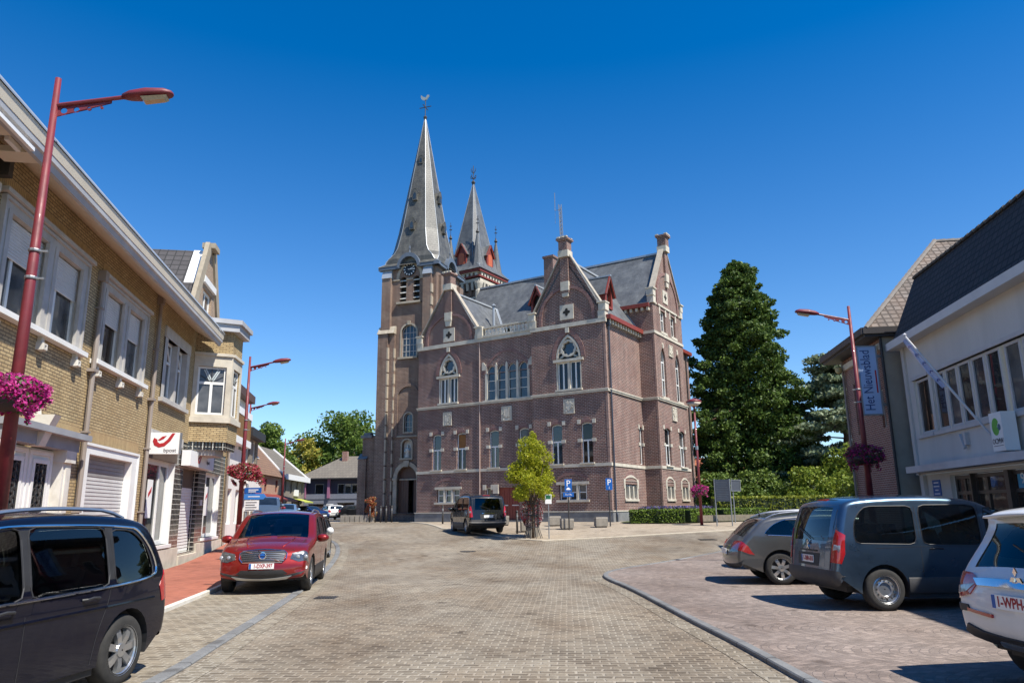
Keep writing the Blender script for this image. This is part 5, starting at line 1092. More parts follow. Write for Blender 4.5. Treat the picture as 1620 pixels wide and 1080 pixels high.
# pole leans out from the wall
m = MB(pm('pole_white', (.6, .6, .62), (.52, .52, .54), 3, .4)); pa, pb = Vector((4.95, -.1, 3.15)), Vector((4.4, -1.5, 5.72)); m.tube([pa, pb], .03, 8); m.lathe([(.035, 0), (.05, .04), (.0, .09)], pb, 8); m.build('pole', t)
FLG = pm('lilac_flag', (.5, .48, .64), (.66, .64, .74), 5, .8); m = MB(FLG); v = []; dirv = (pb-pa).normalized(); side = Vector((0, 0, -1)); side = (side-dirv*side.dot(dirv)).normalized(); nrm = dirv.cross(side)
nu, nv = 16, 7
for i in range(nu+1):
    for j in range(nv+1):
        q = pa.lerp(pb, .5+.48*i/nu); w_ = (.16-.08*abs(i/nu-.35))*j/nv; v.append(q+side*w_+nrm*(.05*math.sin(j*1.9+i*.35))*(j/nv))
m.smooth = True; m.add(v, [(i*(nv+1)+j, i*(nv+1)+j+1, (i+1)*(nv+1)+j+1, (i+1)*(nv+1)+j) for i in range(nu) for j in range(nv)]); m.build('flag_cloth', t, recalc=False)
m = MB(pm('flag_violet', (.08, .04, .2), (.06, .03, .16), 3, .8))
for k in range(5): q = pa.lerp(pb, .56+.085*k); m.tube([q+side*.04+nrm*.045, q+side*.08+nrm*.05+dirv*.05, q+side*.11+nrm*.045], .011, 5)
m.build('flag_print', t)

HN = thing('brick_corner_house', 'brown brick house with hipped grey tile roof beside the office', 'house', RO, RR)
FH = Fr((0, -.42, 0), (1, 0, 0), (0, -1, 0)); x0, x1 = -4.15, -.3
m = MB(RED_BRICK); hh = [rect(-3.35, -2.75, 4.0, 5.75), rect(-.95, -.62, 4.0, 5.2), arch(-3.3, -2.7, .6, 2.5, 'round')]
m.holed(FH, rect(x0, x1, -.2, 6.75), hh, 0, .15); m.box(x0, x0+.2, -.4, 8, -.2, 6.75); m.build('brick_wall', HN)
m = MB(pm('house_side_render', (.4, .35, .28), (.3, .26, .21), 1.5, .9, bmp=.15)); m.box(x1-.01, x1+.06, -.415, 8, -.2, 6.75); m.build('rendered_side', HN)
for h_ in hh: window(HN, FH, h_, .1, .06, GREYSTONE, DGLASS)
m = MB(CREAM); m.fbox(FH, x0+.1, x1, 6.35, 6.55, -.05, .08); m.build('cornice', HN)
m = MB(pm('dark_gutter', (.05, .042, .04), (.04, .034, .032), 3, .5)); m.box(x0-.6, x1+.25, -.95, 8, 6.72, 6.8); m.box(x0-.65, x1+.3, -1.05, -.9, 6.8, 7.0); m.box(x1+.2, x1+.32, -1.0, 8, 6.8, 7.0); m.box(x0-.66, x0-.55, -1.0, 8, 6.8, 7.0); m.build('gutter', HN)
m = MB(GREY_TILE); ze = 6.98; A_h, C_h, E_h, D_h, T_h = (x1+.28, -.9, ze), (x1+.28, 7, ze), (-4.8, 7, ze), (-4.3, 3.0, ze), (-3.5, 2.95, 10.85); T2 = (-3.5, 4.2, 10.85)
m.add([A_h, C_h, E_h, D_h, T_h, T2], [(0, 1, 5, 4), (1, 2, 5), (2, 3, 4, 5), (3, 0, 4)]); m.build('roof', HN)
m = MB(ZINC); m.add([(x0-.6, -.95, 6.97), (x1+.25, -.95, 6.97), (x1+.25, 7, 6.97), (x0-.6, 7, 6.97)], [(0, 1, 2, 3)]); m.build('flat_roof', HN)
m = MB(pm('hip_tile', (.22, .195, .17), (.15, .13, .115), 6, .8))
for a, b in ((A_h, T_h), (T_h, T2)):
    a, b = Vector(a), Vector(b); n = int((b-a).length/.3)
    for k in range(n): m.tube([a.lerp(b, k/n), a.lerp(b, (k+1.1)/n)], .07, 6, r1=.09)
m.build('hip_tiles', HN)
m = MB(PIPE); m.tube([(x0+.1, -.5, 6.7), (x0+.1, -.5, .2)], .05, 6); m.build('drain_pipe', HN); m = MB(IRON); m.tube([(x1+.1, -.46, 6.7), (x1+.1, -.46, .2)], .045, 6); m.build('drain_pipe', HN)
m = MB(pm('wall_lamp_cream', (.5, .42, .2), (.4, .33, .16), 3, .5)); m.lathe([(.02, 6.5), (.12, 6.45), (.1, 6.3), (.03, 6.25)], FH.p(-3.95, 0, .25), 10); m.build('wall_lamp', HN)
t = thing('newspaper_sign', 'upright pale blue sign reading Het Nieuwsblad on the brick corner house', 'sign', RO, RR)
FN = Fr((-.5, -.86, -.08), (0, 1, 0), (1, 0, 0)); m = MB(SIGN_WHITE); m.use(pm('pale_blue_box', (.4, .53, .74), (.35, .47, .68), 2, .4)); m.fbox(FN, -.27, .27, 4.45, 6.55, 0, .14); m.build('sign_box', t)
m = MB(pm('navy_letters', (.02, .06, .22), (.018, .05, .19), 2, .4)); m.text('Het Nieuwsblad', FN, -.05, 5.5, .4, .145, sx=.72, rot=math.pi/2, ext=.006); m.build('lettering', t); m = MB(RED_SIGN); m.fbox(FN, .18, .22, 5.1, 5.8, .14, .148); m.build('red_line', t); m = MB(STEEL_POST); m.ring(FN, rect(-.3, .3, 4.42, 6.58), rect(-.26, .26, 4.46, 6.54), -.02, .155); m.fbox(FN, .27, .45, 4.7, 4.78, .04, .12); m.fbox(FN, .27, .45, 6.2, 6.28, .04, .12); m.build('sign_frame', t)
# ------------------------------------------------------------------ vehicles
def chaikin(p, it=2):
    p = [Vector(q) for q in p]
    for _ in range(it):
        q = [p[0]]
        for i in range(len(p)-1): q += [p[i].lerp(p[i+1], .25), p[i].lerp(p[i+1], .75)]
        p = q+[p[-1]]
    return p
class Body:
    """car skin: a side outline (x from the tail, z) swept across the width with rounded shoulders"""
    def __init__(s, L_, W, outline, r=.075, belt=.98, tum=.17, plan_f=.11, plan_r=.06, crown=(.07, .03, .05, .04, .03, .10), sill=.26):
        s.L, s.W, s.r, s.belt, s.tum, s.pf, s.pr, s.sill = L_, W, r, belt, tum, plan_f, plan_r, sill
        P = chaikin(outline, 2); s.P = P; n = len(P); s.H = max(p.y for p in P)
        s.N = []
        for i in range(n):
            t = (P[min(i+1, n-1)]-P[max(i-1, 0)]).normalized(); s.N.append(Vector((-t.y, t.x)))   # outline runs tail -> roof -> nose, outward normal is to the left
        s.cr = []
        for p, nn in zip(P, s.N):
            side = abs(nn.x); fr = p.x > L_/2
            s.cr.append((crown[5] if fr else crown[0])*side**2+(1-side**2)*(crown[3] if p.y > 1.2 else crown[1]))
    def Y(s, x, z):
        y = s.W/2; xf, xr = s.L*.72, s.L*.2
        if x > xf: y *= 1-s.pf*((x-xf)/(s.L-xf))**2.2
        if x < xr: y *= 1-s.pr*((xr-x)/xr)**2
        if z > s.belt: t = (z-s.belt)/(s.H-s.belt); y *= 1-s.tum*t**1.15
        else: t = (s.belt-.22-z)/.6; y *= 1-.035*t*t
        return y
    def at(s, i):
        i = max(0, min(len(s.P)-1.001, i)); a = int(i); f = i-a
        return s.P[a].lerp(s.P[a+1], f), s.N[a].lerp(s.N[a+1], f).normalized(), s.cr[a]*(1-f)+s.cr[a+1]*f
    def surf(s, i, q, off=0):
        """point on the skin: i along the outline, q across from the centre line (signed arc length)"""
        p, n, c = s.at(i); sg = 1 if q >= 0 else -1; q = abs(q); r = s.r
        pe = p-n*c; pin = pe-n*r; y = s.Y(pin.x, pin.y); yf = y-r
        if q <= yf: t = q/yf; o = p-n*c*t*t; o = o+n*off; yy = q
        elif q <= yf+r*1.5708: a = (q-yf)/r; o = pin+n*(r+off)*math.cos(a); yy = yf+(r+off)*math.sin(a)
        else: w_ = q-yf-r*1.5708; o = pin-n*w_; yy = s.Y(o.x, o.y)+off
        return Vector((o.x-s.L/2, sg*yy, o.y))
    def edge(s, i): p, n, c = s.at(i); pin = p-n*(c+s.r); return s.Y(pin.x, pin.y)-s.r
    def idx(s, z=None, x=None, front=True, top=False):
        """outline index at a height on nose/tail or at a length on the top"""
        n = len(s.P); h = max(range(n), key=lambda k: s.P[k].y)
        if z is not None:
            rng = range(h, n-1) if front else range(0, h)
            for k in rng:
                a, b = s.P[k].y, s.P[k+1].y
                if (a-z)*(b-z) <= 0 and a != b: return k+(z-a)/(b-a)
            return n-1.01 if front else 0
        best = None
        for k in range(n-1):
            a, b = s.P[k].x, s.P[k+1].x
            if (a-x)*(b-x) <= 0 and a != b and (s.P[k].y > .75): best = k+(x-a)/(b-a); 
            if best is not None and k > best: break
        return best if best is not None else n/2
    def side(s, x, z, off=0, sg=1): return Vector((x-s.L/2, sg*(s.Y(x, z)+off), z))
def refine(poly, h=.12):
    out = []
    for i in range(len(poly)):
        a, b = Vector(poly[i]), Vector(poly[(i+1) % len(poly)]); k = max(1, int((b-a).length/h)); out += [a.lerp(b, j/k) for j in range(k)]
    return out
def roundp(poly, k=.3):
    out = []; n = len(poly)
    for i in range(n):
        p, a, b = Vector(poly[i]), Vector(poly[i-1]), Vector(poly[(i+1) % n])
        f = lambda q: min(k, .45)
        pa, pb = p.lerp(a, min(.4, k*.3/max(.05, (a-p).length))), p.lerp(b, min(.4, k*.3/max(.05, (b-p).length)))
        out += [pa, pa*.25+p*.5+pb*.25, pb]
    return [tuple(q) for q in out]
def wheel(par, x, y, R_, rim='spoke', n=5, sg=1, w=.21, rimmat=ALU):
    m = MB(RUBBER); m.smooth = True; yo = sg*w/2
    prof = [(R_*.64, -w*.5), (R_*.78, -w*.52), (R_*.93, -w*.48), (R_*.985, -w*.36), (R_, -w*.15), (R_, w*.15), (R_*.985, w*.36), (R_*.93, w*.48), (R_*.78, w*.52), (R_*.64, w*.5)]
    m.lathe(prof, (x, y, R_), 28, 'y', close=False); t = m.build('wheel', par)
    m = MB(rimmat); m.smooth = False; c = Vector((x, y, R_)); q = sg*w*.46
    m.lathe([(R_*.66, q), (R_*.69, q+sg*.012), (R_*.62, q-sg*.01), (R_*.58, q-sg*.07)], c, 28, 'y', close=False)
    if rim == 'steel':
        m.lathe([(R_*.58, q-sg*.06), (R_*.5, q-sg*.05), (R_*.44, q-sg*.015), (R_*.34, q-sg*.005), (R_*.3, q-sg*.03), (.01, q-sg*.03)], c, 24, 'y', close=False)
        m.use(BLACK)
        for k in range(12): a = k*math.pi/6; p = c+Vector((R_*.47*math.cos(a), q+sg*.002, R_*.47*math.sin(a))); m.lathe([(.018, 0), (.018, sg*.004)], p, 8, 'y')
    else:
        for k in range(n):
            a = 2*math.pi*k/n+.3; d = Vector((math.cos(a), 0, math.sin(a))); t1 = Vector((-math.sin(a), 0, math.cos(a)))
            wi, wo = R_*.09, R_*(.16 if n <= 6 else .1)
            v = []
            for rr, ww, dq in ((R_*.1, wi, -.015), (R_*.4, wi*1.05, .0), (R_*.65, wo, -.012)):
                p = c+d*rr+Vector((0, q+sg*dq, 0)); v += [p-t1*ww, p+t1*ww, p-t1*ww-Vector((0, sg*.04, 0)), p+t1*ww-Vector((0, sg*.04, 0))]
            f = []
            for j in range(2): b = j*4; f += [(b, b+1, b+5, b+4), (b, b+4, b+6, b+2), (b+1, b+3, b+7, b+5)]
            m.add(v, f)
        m.lathe([(R_*.2, q-sg*.03), (R_*.19, q), (.01, q+sg*.006)], c, 14, 'y', close=False)
    m.build('rim', t); m = MB(BLACK); m.lathe([(R_*.62, q-sg*.08), (.01, q-sg*.085)], c, 20, 'y', close=False); m.build('brake_disc', t)
    return t
def patch(b, poly, mat, name, par, front=True, off=.006, mirror=False, h=.05):
    """a lamp, grille or panel lying on the nose or tail: poly in (across, height)"""
    res = []
    for sg in ((1, -1) if mirror else (1,)):
        P2 = refine(poly, h); nb = len(P2); us = [p[0] for p in poly]; zs = [p[1] for p in poly]; pts = list(P2)
        x = min(us)
        while x < max(us):
            z = min(zs)
            while z < max(zs): pts.append(Vector((x+h*.5, z+h*.5))); z += h
            x += h
        r = geometry.delaunay_2d_cdt(pts, [], [list(range(nb))], 1, 1e-5)
        m = MB(mat); m.smooth = True; V = [b.surf(b.idx(z=v.y, front=front), sg*v.x, off) for v in r[0]]; m.add(V, r[2])
        # rim back to the skin so that the piece has thickness
        bd = [b.surf(b.idx(z=p.y, front=front), sg*p.x, off) for p in P2]; bi = [b.surf(b.idx(z=p.y, front=front), sg*p.x, -.01) for p in P2]
        m.smooth = False; m.add(bd+bi, [(k, (k+1) % nb, nb+(k+1) % nb, nb+k) for k in range(nb)])
        res.append(m.build(name, par))
    return res
def car(name, label, group, loc, head, b, col, wins, ws, rw, wx, wr, rim=('spoke', 5), rails=None, trim=None, clad=None, mirror=2.9, doors=(), handles=(), cladz=.5, glass=None, rimmat=ALU, cat='car', scale=1.0, seats=None):
    """head: compass bearing of the nose; wins: side window outlines; ws / rw: windscreen and rear window as (x0, x1, width share)"""
    t = thing(name, label, cat, loc, R(90-head), group); t.scale = (scale,)*3; glass = glass or CGLASS; n = len(b.P); Lh = b.L/2
    # ---- side skins
    xs_ = sorted(wx)
    inset = [b.P[i]-b.N[i]*(b.cr[i]+b.r) for i in range(n)]
    prof = [(p.x, p.y) for p in inset]
    ok = [prof[0]]
    for p in prof[1:]:
        if (Vector(p)-Vector(ok[-1])).length > .012: ok.append(p)
    # drop the kinks an inset makes in tight corners
    for _ in range(4):
        q = [ok[0]]
        for k in range(1, len(ok)-1):
            a, c, d = Vector(q[-1]), Vector(ok[k]), Vector(ok[k+1])
            if (c-a).length > 1e-4 and (c-a).normalized().dot((d-c).normalized()) > .2: q.append(ok[k])
        ok = q+[ok[-1]]
    prof = ok
    path = []                                    # along the bottom from nose to tail with the wheel arches
    ra = wr+.055; x_ = prof[-1][0]; zb = b.sill
    for xc in sorted(wx, reverse=True):
        dz = zb-wr; hx = math.sqrt(max(.01, ra*ra-dz*dz)); a0 = math.asin(dz/ra); path.append((xc+hx, zb))
        for k in range(1, 15): a = a0+(math.pi-2*a0)*k/15; path.append((xc+ra*math.cos(a), wr+ra*math.sin(a)))
        path.append((xc-hx, zb))
    outer = prof+[(prof[-1][0], min(prof[-1][1], zb+.02))]*0+path
    outer = [Vector(p) for p in outer]
    arcs = path
    wq = [roundp(w_, .35) for w_ in wins]
    for sg in (1, -1):
        P2 = refine([tuple(p) for p in outer[::-1]], .12); nb = len(P2); pts = list(P2); faces = [list(range(nb))]
        for w_ in wq: q = refine(w_, .1); faces.append(list(range(len(pts), len(pts)+len(q)))); pts += q
        gx = .1
        while gx < b.L:
            gzz = .3
            while gzz < b.H: pts.append(Vector((gx, gzz))); gzz += .11
            gx += .11
        r = geometry.delaunay_2d_cdt(pts, [], faces, 1, 1e-4); V = r[0]; body = MB(col); gl = [MB(glass) for _ in wq]
        fb = []; fg = [[] for _ in wq]
        for f, of in zip(r[2], r[5]):
            # outside the outer outline: skip
            k = [o-1 for o in of if o > 0]
            if k: fg[k[0]].append(f)
            elif 0 in of: fb.append(f)
        def sub(m, fs, off):
            mp = {}; vs = []; ff = []
            for f in fs:
                for i in f:
                    if i not in mp: mp[i] = len(vs); vs.append(b.side(V[i].x, V[i].y, off, sg))
                ff.append([mp[i] for i in f])
            m.smooth = True; m.add(vs, ff)
        sub(body, fb, 0); body.smooth = False
        for i in range(len(arcs)-1):
            a, c = arcs[i], arcs[i+1]
            if abs(a[1]-c[1]) < 1e-6 and abs(a[1]-zb) < 1e-6: continue
            pa, pc = b.side(*a, 0, sg), b.side(*c, 0, sg); body.use(BLACK); body.add([pa, pc, pc-Vector((0, sg*.3, 0)), pa-Vector((0, sg*.3, 0))], [(0, 1, 2, 3)]); body.use(col)
        o = body.build('body_side', t)
        for k, g in enumerate(gl):
            sub(g, fg[k], -.012)
            if not g.v: continue
            w_o = g.build('side_window', t); tr = MB(trim or BLACK)
            lp = []
            for p in list(wq[k][2:])+list(wq[k][:3]):
                if not lp or (Vector(p)-Vector(lp[-1])).length > .02: lp.append(p)
            tr.tube([b.side(*p, .0, sg) for p in lp], .008, 5, False); tr.build('window_trim', w_o)
        for poly in doors:
            s_ = MB(BLACK); s_.tube([b.side(*p, -.001, sg) for p in chaikin(poly, 2)], .005, 4); s_.build('door_gap', t)
        for hx, hz in handles:
            s_ = MB(col if not clad else clad); s_.use(trim if trim is CHROME else BLACK); p = [b.side(hx+q, hz+.01*(1-abs(q)/.1), .035 if abs(q) < .09 else .0, sg) for q in (-.11, -.085, 0, .085, .11)]; s_.tube(p, .014, 6); s_.build('door_handle', t)
        # mirrors
        s_ = MB(col); s_.smooth = True; c = b.side(mirror, b.belt+.06, .12, sg)
        s_.T = Matrix.Translation(c) @ Matrix.Diagonal((.8, 1.25, .78, 1)); s_.lathe([(.02, -.075), (.1, -.06), (.115, 0), (.085, .06), (.02, .1)], (0, 0, 0), 14, 'x'); s_.T = None; s_.smooth = False; s_.use(BLACK); s_.bar(c+Vector((0, -sg*.13, -.05)), c, .05, .04); s_.build('wing_mirror', t)
    # ---- top, nose and tail
    cols = sorted({-1, -.9, -.75, -.55, -.3, 0, .3, .55, .75, .9, 1} | {ws[2], -ws[2], rw[2], -rw[2]}); fil = [.2, .4, .6, .8, 1.0]
    body = MB(col); body.smooth = True; grid = []
    def row(i):
        e = b.edge(i); qs = [-(e+b.r*1.5708*f) for f in fil[::-1]]+[c*e for c in cols]+[e+b.r*1.5708*f for f in fil]; return [b.surf(i, q) for q in qs]
    ks = sorted(set([float(k) for k in range(n)]) | {b.idx(x=ws[0]), b.idx(x=ws[1]), rw[0], rw[1]}); ks = [k for j, k in enumerate(ks) if j == 0 or k-ks[j-1] > .02 or k in (rw[0], rw[1])]
    V = []; ncol = len(cols)+2*len(fil)
    for k in ks: V += row(min(k, n-1.002))
    i0, i1 = b.idx(x=ws[0]), b.idx(x=ws[1])
    F, FW, FR_ = [], [], []
    for a in range(len(ks)-1):
        km = (ks[a]+ks[a+1])/2
        for c in range(ncol-1):
            f = (a*ncol+c, a*ncol+c+1, (a+1)*ncol+c+1, (a+1)*ncol+c); j = c-len(fil)
            cm = (cols[j]+cols[j+1])/2 if 0 <= j < len(cols)-1 else 9
            if i0 < km < i1 and abs(cm) < ws[2]: FW.append(f)
            elif rw[0] < km < rw[1] and abs(cm) < rw[2]: FR_.append(f)
            else: F.append(f)
    def sub2(fs, mat, nm, sh):
        mp = {}; vs = []; ff = []
        for f in fs:
            for i in f:
                if i not in mp: mp[i] = len(vs); vs.append(V[i])
            ff.append([mp[i] for i in f])
        m = MB(mat); m.smooth = True; m.add([p+sh for p in vs], ff); return m.build(nm, t)
    sub2(F, col, 'body_shell', Vector((0, 0, 0)))
    if FW: sub2(FW, glass, 'windscreen', Vector((-.004, 0, -.006)))
    if FR_: sub2(FR_, glass, 'rear_window', Vector((.006, 0, -.002)))
    # ---- seats, dashboard and steering wheel seen through the glass
    if seats:
        SEAT = pm('seat_fabric', (.035, .035, .038), (.022, .022, .024), 9, .9)
        for k, sx in enumerate(seats):
            for y in ((-.38, .38) if k == 0 else (-.45, 0, .45)):
                m = MB(SEAT); m.smooth = True; w_ = .25 if k == 0 else .22; x = sx-Lh
                m.bar((x+.05, y, .62), (x-.16, y, 1.16), w_*2, .13, up=(1, 0, 0)); m.smooth = False; m.box(x, x+.5, y-w_, y+w_, .45, .64)
                m.bar((x-.17, y, 1.17), (x-.2, y, 1.38 if k == 0 else 1.3), .24, .09, up=(1, 0, 0)); m.build('seat', t)
        m = MB(BLACK); m.box(b.L*.64-Lh, b.L*.74-Lh, -b.W/2+.2, b.W/2-.2, .7, 1.0); m.build('dashboard', t)
        m = MB(BLACK); c = Vector((b.L*.62-Lh, .38, 1.0)); m.tube([c+Vector((.07*math.sin(a), .18*math.cos(a), .17*math.sin(a))) for a in [k*.3927 for k in range(17)]], .016, 6); m.build('steering_wheel', t)
        m = MB(BLACK); m.box(xs_[0]-Lh-.5, xs_[1]-Lh-.2, -b.W/2+.16, b.W/2-.16, .36, .46); m.box(xs_[0]-Lh-.6, xs_[0]-Lh+.25, -b.W/2+.16, b.W/2-.16, .46, .8); m.build('cabin_floor', t)
    # ---- underside and wheel wells
    m = MB(BLACK); xs = sorted(wx); m.box(xs[0]-Lh-ra-.1, xs[1]-Lh+ra+.1, -b.W/2+.33, b.W/2-.33, .26, .75); m.box(xs[0]-Lh+ra, xs[1]-Lh-ra, -b.W/2+.06, b.W/2-.06, .19, .4); m.build('underbody', t)
    for x in xs:
        for sg in (1, -1): wheel(t, x-Lh, sg*(b.W/2-.135), wr, rim[0], rim[1], sg, rimmat=rimmat)
    if clad:
        for sg in (1, -1):
            m = MB(clad); m.smooth = True; a, c = xs[0]+ra, xs[1]-ra; nn = 12; v = []
            for k in range(nn+1): x = a+(c-a)*k/nn; v += [b.side(x, z, o, sg) for z, o in ((zb, .0), (zb+.02, .012), (cladz-.02, .012), (cladz, 0))]
            m.add(v, [(k*4+j, k*4+j+1, k*4+j+5, k*4+j+4) for k in range(nn) for j in range(3)]); m.build('sill_cladding', t)
    if rails:
        for sg in (1, -1):
            m = MB(rails[2] if len(rails) > 2 else ALU); pts = []
            for k in range(13): x = rails[0]+(rails[1]-rails[0])*k/12; i = b.idx(x=x); e = b.edge(i); p = b.surf(i, sg*(e-.03), .0); up = .055*min(1, min(k, 12-k)/1.5); pts.append(p+Vector((0, 0, up)))
            m.tube(pts, .02, 6); m.build('roof_rail', t)
    return t
def plate(par, b, z, front, txt, tail=None, w=.52, h=.115, y=0, off=.02, col=(.35, .02, .03), base=None):
    p = b.surf(b.idx(z=z, front=front), 0, off); s = 1 if front else -1
    fr = Fr(p, (0, s, 0), (s, 0, 0)); fr.o.z = 0; z0 = p.z
    m = MB(base or SIGN_WHITE); m.fbox(fr, -w/2, w/2, z0-h/2, z0+h/2, -.015, 0); o = m.build('number_plate', par)
    if txt:
        m = MB(pm('plate_red', col, rough=.5)); m.text(txt, fr, .03, z0, h*1.0, .002, sx=.78*w/.52, ext=.001, bold=.003); m.build('plate_lettering', o); m = MB(BLUE_SIGN); m.fbox(fr, -w/2+.004, -w/2+.045, z0-h/2+.004, z0+h/2-.004, -.01, .002); m.build('blue_strip', o)
    return o
def on_tail(par, b, txt, u, z, size, mat=CHROME, front=False, off=.006, sx=1.0):
    s = 1 if front else -1; p = b.surf(b.idx(z=z, front=front), 0, off); fr = Fr(p, (0, s, 0), (s, 0, 0)); fr.o.z = 0
    m = MB(mat); m.text(txt, fr, u, z, size, .0, sx=sx); return m.build('badge', par)
def wiper(par, b, x, z, L_, front=False):
    m = MB(BLACK); m.tube([b.surf(b.idx(z=z+k*.04, front=front), x+(L_*k/4), .02) for k in range(5)], .009, 4); m.build('wiper', par)
OFF = Vector((0, 0, 0))
GCAR = 'cars parked in the square'
# --- dark blue people carrier, near left
BL = paint('midnight_blue_paint', (.004, .005, .013), 0, .12, coat=.5)
b = Body(4.85, 1.90, [(.1, .34), (.03, .42), (.0, .58), (.02, .78), (.05, .95), (.1, 1.08), (.2, 1.3), (.32, 1.5), (.45, 1.6), (.62, 1.655), (.95, 1.695), (1.6, 1.72), (2.3, 1.70), (2.75, 1.64), (3.05, 1.55), (3.55, 1.27), (3.9, 1.09), (4.1, 1.02), (4.45, .92), (4.68, .8), (4.8, .64), (4.85, .48), (4.8, .32), (4.7, .25)], belt=1.0, tum=.16, r=.09)
mv = car('people_carrier', 'midnight blue people carrier with silver roof rails and chrome window line at the near left', GCAR, (-5.06, 6.47, -.02), 187, b, BL,
    [[(.42, 1.03), (1.1, .99), (1.14, 1.53), (.76, 1.51), (.52, 1.33)], [(1.18, .99), (2.22, .975), (2.22, 1.575), (1.2, 1.55)], [(2.29, .975), (3.58, .965), (3.28, 1.22), (2.88, 1.47), (2.65, 1.55), (2.29, 1.575)]],
    (2.95, 3.85, .88), (b.idx(z=1.12, front=False), b.idx(z=1.52, front=False), .86), (.84, 3.8), .345, ('spoke', 7), rails=(.75, 2.9), seats=(2.45, 1.4), mirror=3.3, doors=[[(1.16, 1.5), (1.15, .9), (1.3, .6), (1.35, .3)], [(2.25, 1.55), (2.25, .3)]], handles=[(1.45, .9), (2.5, .9)])
patch(b, [(.66, .8), (1.02, .78), (1.06, 1.0), (.92, 1.12), (.66, 1.02)], CAR_TAIL, 'tail_light', mv, False, mirror=True)
m = MB(CHROME); 
for sg in (1, -1): m.tube([b.side(x, z, .005, sg) for x, z in chaikin([(3.62, .96), (3.3, .965), (2.2, .97), (1.1, .985), (.5, 1.02), (.36, 1.08), (.46, 1.32), (.68, 1.53), (.85, 1.545), (1.2, 1.57), (2.3, 1.59), (2.65, 1.565), (2.9, 1.48), (3.3, 1.24), (3.62, .98)], 2)], .013, 6)
m.split('chrome_window_line', mv)
for sg in (1, -1):
    for x0, x1 in ((1.09, 1.21), (2.2, 2.31)):
        m = MB(BLACK); zs = [.985, 1.1, 1.25, 1.4, 1.55]; m.add([b.side(x, z, .003, sg) for z in zs for x in (x0, x1)], [(2*k, 2*k+1, 2*k+3, 2*k+2) for k in range(4)]); m.build('window_pillar', mv)
m = MB(BL)
for sg in (1, -1): m.tube([b.side(x, .81-.015*x/3, .002, sg) for x in (.4, 1.2, 2.2, 3.4)], .012, 5)
m.build('side_crease', mv)
# --- red SUV, facing us
RD = paint('flame_red_paint', (.2, .011, .009), .35, .3)
b = Body(4.63, 1.89, [(.14, .45), (.05, .52), (.02, .65), (.03, .85), (.08, 1.05), (.2, 1.3), (.32, 1.48), (.42, 1.6), (.75, 1.66), (1.3, 1.7), (1.9, 1.705), (2.35, 1.67), (2.6, 1.6), (3.0, 1.38), (3.35, 1.16), (3.6, 1.09), (4.05, 1.03), (4.35, .95), (4.5, .84), (4.57, .7), (4.63, .56), (4.63, .42), (4.55, .3), (4.42, .27)], belt=1.02, tum=.17, r=.1, plan_f=.13, crown=(.07, .05, .05, .05, .03, .16))
rs = car('red_suv', 'deep red estate SUV facing us on the parking lane, plate reading 1-DXP-397', GCAR, (-5.58, 18.22, 0), 171.5, b, RD,
    [[(.5, 1.15), (1.1, 1.1), (1.1, 1.5), (.78, 1.5)], [(1.2, 1.08), (2.1, 1.06), (2.1, 1.54), (1.2, 1.54)], [(2.2, 1.06), (3.2, 1.04), (2.85, 1.28), (2.5, 1.5), (2.2, 1.54)]],
    (2.45, 3.4, .9), (b.idx(z=1.12, front=False), b.idx(z=1.5, front=False), .85), (.95, 3.72), .36, ('spoke', 5), rails=(.6, 2.2), clad=BLACK, mirror=3.0, doors=[[(1.15, 1.5), (1.15, .4)], [(2.15, 1.5), (2.15, .4)]], handles=[(1.35, .98), (2.35, .98)], glass=carglass('windscreen_blue', (.16, .22, .32)), seats=(2.45, 1.35))
DCHROME = pm('dark_chrome', (.3, .31, .32), (.24, .25, .26), 5, .25, metal=.9)
patch(b, [(0, .66), (.4, .68), (.47, .85), (.42, .88), (-.42, .88), (-.47, .85), (-.4, .68)], BLACK, 'grille', rs, True, .004)
for k in range(5): z = .695+k*.04; patch(b, [(-.43, z), (.43, z), (.43, z+.014), (-.43, z+.014)], DCHROME, 'grille_bar', rs, True, .014, h=.1)
m = MB(CHROME); m.tube([b.surf(b.idx(z=z, front=True), y, .012) for y, z in ((-.4, .66), (-.47, .74), (-.48, .84), (-.42, .885), (0, .9), (.42, .885), (.48, .84), (.47, .74), (.4, .66), (0, .645), (-.4, .66))], .012, 5); m.bar(b.surf(b.idx(z=.67, front=True), .36, .025), b.surf(b.idx(z=.87, front=True), -.36, .025), .022); m.build('grille_frame', rs)
p = b.surf(b.idx(z=.77, front=True), 0, .03); m = MB(CHROME); m.lathe([(.075, -.01), (.078, .012), (.058, .014), (.056, .0)], p, 20, 'x', False); m.bar(p+Vector((.01, -.05, .055)), p+Vector((.01, -.09, .1)), .016); m.use(BLUE_SIGN); m.lathe([(.056, .006), (.001, .008)], p, 16, 'x', False); m.use(CHROME); m.bar(p+Vector((.012, -.055, 0)), p+Vector((.012, .055, 0)), .018, .004); m.build('round_badge', rs)
patch(b, [(.55, .74), (.72, .7), (1.0, .78), (1.14, .9), (1.08, .95), (.8, .93), (.58, .86)], LENS_DARK, 'headlight', rs, True, .006, True)
for sg in (1, -1):
    for y, z, r_ in ((.7, .8, .045), (.86, .835, .05)):
        m = MB(LENS); m.smooth = True; m.lathe([(r_, 0), (r_*.9, .012), (.01, .022)], b.surf(b.idx(z=z, front=True), sg*y, .0), 16, 'x'); m.build('lamp', rs)
patch(b, [(.93, .5), (.985, .5), (1.02, .66), (.97, .67)], SIGN_WHITE, 'daytime_lamp', rs, True, .012, True)
patch(b, [(-.52, .395), (.52, .395), (.42, .5), (-.42, .5)], BLACK, 'lower_grille', rs, True, .006)
patch(b, [(-.86, .39), (-.5, .36), (-.38, .42), (.38, .42), (.5, .36), (.86, .39), (.84, .345), (.5, .3), (-.5, .3), (-.84, .345)], BLACK, 'bumper_insert', rs, True, .008)
